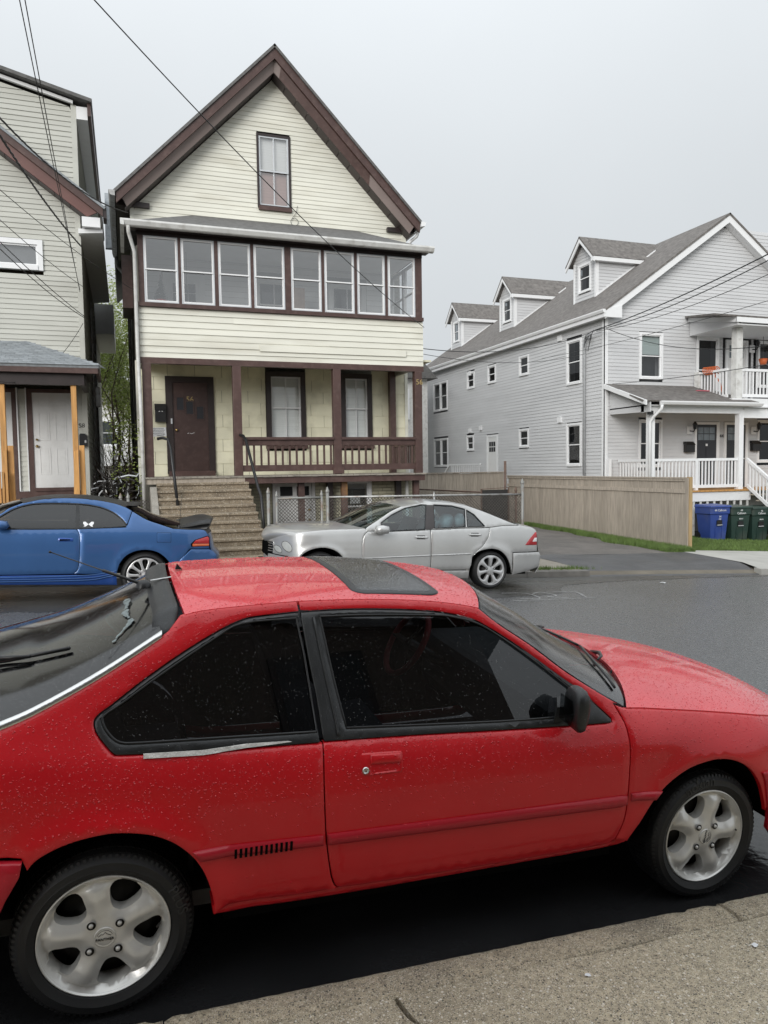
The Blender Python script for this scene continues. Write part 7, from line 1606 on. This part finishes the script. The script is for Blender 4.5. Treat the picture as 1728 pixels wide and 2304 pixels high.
for cx in (0, 2.54):
    for side in (1, -1):
        ty, PP, h0 = wheel(BC, cx, .300, .845, .300, .220, NB_*side, MESHW, K['alloy_br'], .19, 18, flat=True)
        if side == 1:
            m = MB()
            for k in range(10):
                a = rad(36*k+18); m.bar(PP(.088*math.cos(a), .088*math.sin(a), -.02), PP(.205*math.cos(a), .205*math.sin(a), -.01), .008, .01)
            m.build('dark_spoke', K['brake'], ty, local=True)
# ---- silver sedan
SC, ex, ey, ez, NS_ = car_frame('silver_sedan', 'silver four door sedan with seven spoke wheels parked before the cream house', 0, 0, 0, .047, 0, -1)
place(SC, ex, ey, ez, (5.11, 10.714, .0275))
S_s0 = mkS(.864, lambda x: float(pint(x, [-.9, 0, 1, 2.2, 3], [.97, .97, .95, .92, .88])), .47, 2.6, -.35, (0, 2.63))
def S_s(x, z): return max(.02, S_s0(x, z)-.5*max(0, (x-2.85)/.38)**2.8)
sv = Car(SC, NS_, S_s)
silver = paint('silver_car_paint', (.55, .55, .54), .30, .5, .9); sgl = GL('sedan_glass', (.62, .74, .76), .10, .03); dktrim = K['trim']
hood_s = cr([(3.250, .664), (3.235, .685), (3.201, .718), (3.119, .778), (2.977, .832), (2.593, .88), (2.159, .895), (1.99, .902)], 5); ap_s = cr([(1.99, .902), (1.784, 1.02), (1.568, 1.146), (1.40, 1.218)], 5); rail_s = cr([(1.40, 1.218), (1.052, 1.283), (.842, 1.292), (.572, 1.278), (.334, 1.24)], 5); cp_s = cr([(.334, 1.24), (.12, 1.172), (-.12, 1.085), (-.35, 1.0), (-.47, .972)], 5); deck_s = cr([(-.47, .972), (-.569, .955), (-.70, .935), (-.77, .90)], 4)
ra_s = cr([(.36, .20), (.365, .38), (.340, .475), (.260, .553), (.148, .598), (-.007, .614), (-.150, .572), (-.265, .46), (-.335, .30), (-.363, .202)], 5); fa_s = [(2.63-.36, .22), (2.63-.345, .42), (2.63-.27, .54), (2.63-.15, .612), (2.63, .636), (2.63+.15, .606), (2.63+.27, .53), (2.63+.345, .40), (2.63+.36, .25)]; fa_s = cr(fa_s, 4)
DF = [(1.745, .985), (1.575, 1.095), (1.359, 1.192), (1.088, 1.247), (1.013, 1.249), (1.085, .898), (1.752, .862)]; DR = [(.894, 1.249), (.608, 1.240), (.401, 1.196), (.433, .938), (.932, .913)]; DQ = [(.373, 1.183), (.262, 1.116), (.112, .950), (.403, .938)]
gm_ = [(1.000, .885), (.99, .6), (.987, .300)]; gf_ = cr([(1.955, .862), (2.013, .80), (2.039, .666), (2.03, .45), (2.006, .300)], 4); gr_ = cr([(.030, .925), (.057, .804), (.150, .664), (.250, .585), (.330, .497), (.345, .40), (.373, .300)], 4)
for side in (1, -1):
    up = sv.panel('roof_side', [(1.97, .862), (1.98, .90)] + ap_s[1:] + rail_s[1:] + cp_s[1:] + [(-.44, .965), (-.2, .960), (.03, .932), (.5, .918), (1.0, .892), (1.5, .872)], silver, side=side, holes=[DF, DR, DQ], step=.045, thick=.012, gap=.001)
    fd = sv.panel('front_door', [(1.5, .868), (1.0, .888)] + gm_ + [(1.5, .298)] + gf_[::-1], silver, side=side, step=.05); rd = sv.panel('rear_door', [(.994, .888), (.984, .60), (.981, .300), (.65, .298)] + gr_[::-1] + [(.5, .914)], silver, side=side, step=.05)
    q = sv.panel('quarter_panel', gr_ + [(.375, .30)] + ra_s[2:-2] + [(-.345, .40), (-.35, .56), (-.80, .565), (-.80, .66), (-.79, .86), (-.77, .90)] + deck_s[::-1][1:] + [(-.44, .962), (-.2, .957), (.02, .930)], silver, side=side, step=.05)
    f_ = sv.panel('fender', gf_ + [(2.20, .30), (2.262, .31)] + fa_s[2:-2] + [(3.00, .36), (3.06, .50), (3.20, .503), (3.262, .503), (3.256, .60)] + hood_s[:-1] + [(1.985, .895)], silver, side=side, step=.022)
    sv.panel('rear_bumper', [(-.352, .552), (-.355, .40), (-.363, .21), (-.62, .262), (-.853, .325), (-.868, .511), (-.833, .558)], silver, side=side, off=.010, step=.05)
    sv.panel('front_bumper', [(3.02, .36), (3.07, .49), (3.20, .495), (3.265, .49), (3.267, .30), (3.2, .20), (3.05, .18), (3.0, .22)], silver, side=side, off=.008, step=.022)
    sl2 = sv.panel('sill', [(.36, .29), (.98, .292), (2.0, .292), (2.25, .30), (2.24, .18), (1.6, .17), (.9, .165), (.352, .160)], silver, side=side, off=-.01, step=.06)
    for nm, pts, par in (('front_glass', DF, fd), ('rear_glass', DR, rd), ('corner_glass', DQ, rd)):
        sv.panel(nm, pts, sgl, par, off=-.010, thick=0, gap=-.004, side=side, fall=0, step=.1)
        if side == 1: m = MB(); m.tube([(x, NS_*(S_s(x, z)+.001), z) for x, z in pts+pts[:1]], .008, 5, False); m.build('glass_seal', dktrim, par, True, True)
    sv.panel('door_pillar', [(1.000, .895), (1.080, .898), (1.016, 1.247), (.898, 1.247), (.935, .912)], M('dark_pillar', (.05, .045, .045), .4) if 'dark_pillar' not in bpy.data.materials else bpy.data.materials['dark_pillar'], fd, off=.003, thick=.004, gap=0, side=side, fall=.001, step=.05)
    for par, pts in ((fd, [(1.0, .530), (2.035, .492), (2.036, .474), (1.0, .510)]), (rd, [(.36, .552), (.983, .531), (.983, .511), (.345, .532)])): sv.panel('door_moulding', pts, silver, par, off=.012, thick=.014, gap=.001, side=side, fall=.006, step=.03)
    for par, x0 in ((fd, 1.06), (rd, .20)):
        zz = .785 if par is fd else .826
        hh = sv.panel('door_handle', [(x0, zz+.012), (x0+.17, zz+.014), (x0+.19, zz), (x0+.17, zz-.016), (x0, zz-.018), (x0-.015, zz)], silver, par, off=.022, thick=.012, gap=0, side=side, fall=.008, step=.03, ring=.008); sv.panel('handle_cup', [(x0+.03, zz+.024), (x0+.15, zz+.024), (x0+.17, zz), (x0+.15, zz-.03), (x0+.03, zz-.03), (x0+.01, zz)], K['gap'], par, off=.001, thick=0, gap=0, side=side, fall=0, step=.04)
    lamp = sv.panel('tail_lamp', [(-.56, .665), (-.66, .775), (-.765, .868), (-.79, .86), (-.79, .665)], lens_r, q, off=.008, thick=.01, gap=.002, side=side, fall=.004, step=.04); sv.panel('reverse_lens', [(-.70, .72), (-.74, .775), (-.785, .78), (-.785, .72)], K['paper'], lamp, off=.011, thick=.004, gap=0, side=side, fall=.002, step=.04)
    lens_c = bpy.data.materials.get('clear_lamp_lens') or M('clear_lamp_lens', (.46, .47, .45), .10, .08, 10, coat=.8)
    for cx, cz, a_, b_ in ((3.072, .632, .050, .072), (3.158, .580, .034, .050)):
        e = [(cx+a_*math.cos(t)+.25*b_*math.sin(t), cz+b_*math.sin(t)) for t in np.linspace(0, 6.2832, 25)[:-1]]; hl = sv.panel('headlamp', e, lens_c, f_, off=.007, thick=.012, gap=0, side=side, fall=.004, step=.015, ring=.008)
        if side == 1: m = MB(); m.tube([(x, NS_*(S_s(x, z)+.004), z) for x, z in e+e[:1]], .0025, 5, False); m.build('lamp_ring', K['gap'], hl, True, True)
    sv.panel('inner_body', [(-.80, .5), (-.38, .64), (.35, .66), (.40, .25), (2.2, .25), (2.25, .68), (3.0, .68), (3.1, .3), (3.3, .5), (3.3, .66), (2.2, .86), (-.75, .88)], K['gap'], side=side, off=-.03, thick=0, gap=0, step=.12)
    ym = NS_*side; V = []; F = []; sh = [(0, 1), (.7, .85), (1, .1), (.8, -.7), (.1, -1), (-.8, -.9), (-1, -.1), (-.85, .8)]
    for w_, k_ in ((.84, .55), (.88, 1), (.97, 1.02), (1.03, .75)): V += [(1.785+.11*a*k_, ym*w_, .897+.062*b*k_) for a, b in sh]
    for i in range(3):
        for k in range(8): a = i*8+k; b = i*8+(k+1) % 8; F.append([a, b, b+8, a+8])
    F += [list(range(24, 32)), list(range(7, -1, -1))]; mo_ = mesh('door_mirror', V, F, silver, SC, True, True); local_box('mirror_foot', K['trim'], mo_, 1.76, 1.84, ym*.78-.05, ym*.78+.05, .84, .88)
sv.span('roof', [(x, z-.002) for x, z in rail_s], silver, crown=.030, bow=lambda t: .09*(1-t)**2-.06*t**2, p=2.5); sv.span('hood', hood_s[::-1], silver, crown=lambda t: .045*(1-t**3), bow=lambda t: lerp(.24, .02, t**1.5), p=2.4)
sv.span('windscreen', ap_s, GL('sedan_windscreen', (.40, .48, .46), .12, .04), crown=.03, bow=lambda t: lerp(.24, .09, t), thick=0, vlim=.98); sv.span('backlight', cp_s[1:], GL('sedan_backlight', (.2, .24, .24), .12, .03), crown=.03, bow=lambda t: lerp(-.06, -.16, t), thick=0, vlim=.90); sv.span('backlight_frame', [(x, z-.004) for x, z in cp_s], silver, crown=.012, bow=lambda t: lerp(-.05, -.14, t), thick=0, vlim=1, nv=40)
o = [c for c in SC.children if c.name.startswith('backlight_frame')][0]
bm = bmesh.new(); bm.from_mesh(o.data); bmesh.ops.delete(bm, geom=[f for f in bm.faces if abs(f.calc_center_median().y) < .50], context='FACES'); bm.to_mesh(o.data); bm.free()
sv.span('boot_lid', deck_s, silver, crown=.016, bow=lambda t: lerp(-.15, -.10, t), p=3); sv.span('tail_panel', [(-.77, .90), (-.80, .84), (-.81, .66), (-.84, .56), (-.875, .50), (-.855, .33), (-.80, .24)], silver, crown=0, bow=-.12, p=3); sv.span('nose', cr([(3.248, .666), (3.256, .60), (3.264, .45), (3.264, .30), (3.2, .2)], 4), silver, crown=0, bow=.012, p=3)
for side in (1, -1):
    g_ = sv.panel('grille', [(3.203, .505), (3.235, .50), (3.264, .497), (3.253, .60), (3.248, .655), (3.225, .664), (3.201, .668)], K['gap'], side=side, off=.006, thick=.01, gap=0, fall=.002, step=.015, ring=.003)
    for k in range(4): sv.panel('grille_bar', [(3.206, .530+k*.036), (3.258-.003*k, .527+k*.036), (3.257-.003*k, .541+k*.036), (3.205, .544+k*.036)], K['chrome'], g_, side=side, off=.011, thick=.006, gap=0, fall=.001, step=.015, ring=0)
    m = MB(); m.tube([(x, NS_*side*(S_s(x, z)+.009), z) for x, z in cr([(3.203, .503), (3.199, .59), (3.200, .67), (3.225, .668), (3.248, .659)], 5)], .005, 5); m.build('grille_frame', K['chrome'], g_, True, True)
for a, b, c, e in ((-.7, -.4, -.65, .65), (.42, 2.2, -.74, .74), (3.0, 3.25, -.6, .6)): local_box('underbody', K['liner'], SC, a, b, c, e, .20, .36)
local_box('cabin_floor', K['cabin'], SC, -.3, 2.0, -.7, .7, .36, .42); local_box('dashboard', K['cabin'], SC, 1.6, 2.0, -.7, .7, .6, .88, .03); local_box('parcel_shelf', K['cabin'], SC, -.6, .05, -.6, .6, .86, .9); seats(SC)
liner(SC, NS_, 0, .285, .345, .4, .835, K['liner']); liner(SC, NS_, 2.63, .285, .355, .4, .835, K['liner'])
SEV = dict(n=7, ro=.88, ri=.28, ho=18, hi=13, prof=[.0, .0, .003, .008, .012, .012, .010, .004], fall=.008, fw=.05, nuts=5, na=90)
for cx in (0, 2.63):
    for side in (1, -1): wheel(SC, cx, .288, .832, .288, .225, NS_*side, SEV, K['alloy_br'], .2, 90+180/7, flat=True)
# bagged laundry on the rear seat of the sedan
for k, (x, y, z, r_) in enumerate(((.55, .35, .98, .13), (.75, .30, .95, .10), (.30, .30, 1.0, .11), (.62, -.1, .95, .14))):
    V = []; F = []; q = random.Random(k)
    for i in range(7):
        for j in range(12): t_ = 3.1416*i/6; f2 = 6.2832*j/12; rr_ = r_*q.uniform(.85, 1.1); V.append((x+rr_*math.sin(t_)*math.cos(f2), NS_*y+rr_*math.sin(t_)*math.sin(f2), z+rr_*math.cos(t_)))
    for i in range(6):
        for j in range(12): F.append([i*12+j, i*12+(j+1) % 12, i*12+12+(j+1) % 12, i*12+12+j])
    o = mesh('laundry_bag', V, F, bpy.data.materials.get('pale_plastic_bag') or M('pale_plastic_bag', (.42, .52, .56), .35, .2, 9), None, True)
    o.matrix_world = SC.matrix_world.copy(); tag(o, ('pale blue bag heaped by the rear side glass inside the silver sedan', 'small pale bag nearest the door pillar inside the silver sedan', 'pale bag by the rear corner glass inside the silver sedan', 'pale bag on the far seat inside the silver sedan')[k], 'bag', 'bags inside the silver sedan')
# ------------------------------------------------------------------ road details
wm = M('gutter_water_and_shade', (.020, .020, .021), .10, .2, 3, bump=.25, bs=22, spec=.5, rvar=.05)
poly_sheet('wet_gutter_and_shade', wob([(-1.6, 2.30), (5.2, 2.30), (4.6, 2.5), (3.9, 2.8), (3.3, 3.1), (2.7, 3.5), (2.0, 3.85), (.5, 3.95), (-.6, 3.8), (-1.0, 3.2), (-1.2, 2.6)], .04), groad, wm, .004, .3)  # dark sheet: wet gutter by the kerb, plus under-car shade put into its colour
damp = M('damp_asphalt', (.048, .047, .045), .26, .2, 1.2, bump=.5, bs=150, rvar=.1, speck=[((.09, .09, .09), 70, .6, .5)])
poly_sheet('damp_gutter', wob([(-6, 11.74), (13, 11.74), (12.2, 11.35), (9.5, 10.95), (8.0, 10.6), (6.6, 10.2), (6.0, 9.3), (4.6, 9.0), (2.5, 9.2), (0, 9.0), (-2, 9.0), (-6, 9.4)], .06, .25), groad, damp, .003, .35)
poly_sheet('damp_patch', wob([(7.2, 6.0), (7.6, 6.05), (8.1, 5.9), (8.0, 5.8), (7.4, 5.85)], .02, .1), groad, damp, .003, .2)
pm_ = M('white_road_paint', (.36, .36, .36), .5, .5, 25)
m = MB()
def stroke(pts, wd=.035):
    P_ = [Vector((x, y, 0)) for x, y in pts]; V = []; F = []
    for i, p in enumerate(P_):
        d = (P_[min(i+1, len(P_)-1)]-P_[max(i-1, 0)]).normalized(); n_ = Vector((-d.y, d.x, 0))*wd/2
        for q in (p-n_, p+n_): V.append((q.x, q.y, groad(q.x, q.y)+.006))
    F = [(2*i, 2*i+2, 2*i+3, 2*i+1) for i in range(len(P_)-1)]; m.add(V, F)
for dx, sh in ((0, [(.0, .25), (.35, .22), (.3, .0), (.0, .02)]), (.45, [(0, .2), (.2, .25), (.25, .1), (.05, .05), (.3, .0)]), (.85, [(0, .25), (.35, .24), (.2, .0)]), (-.2, [(0, -.06), (.6, -.05), (1.35, -.03)])): stroke(cr([(5.05+dx+x, 8.85+y*2.2) for x, y in sh], 6), .022)
tag(m.build('road_paint_mark', pm_), 'white spray painted survey marks on the road beside the sedan wheel', 'road mark')
for k, (x, y, s_, lb) in enumerate(((8.55, 10.2, .05, 'crumpled white scrap of litter lying on the far half of the road'), (1.43, 2.06, .012, 'white round chip on the pavement near the kerb joint'), (2.12, 2.02, .014, 'white gum spot on the pavement right of the kerb crack'))):
    zf = groad if y > 2.3 else gnear; q = random.Random(k); V = [(x+s_*math.cos(a)*q.uniform(.6, 1.2), y+s_*math.sin(a)*q.uniform(.5, 1.1), zf(x, y)+.004+q.uniform(0, s_*.4)) for a in np.linspace(0, 6.28, 9)[:-1]]
    tag(mesh('litter', V+[(x, y, zf(x, y)+s_*.5)], [(i, (i+1) % 8, 8) for i in range(8)], K['paper']), lb, 'litter')
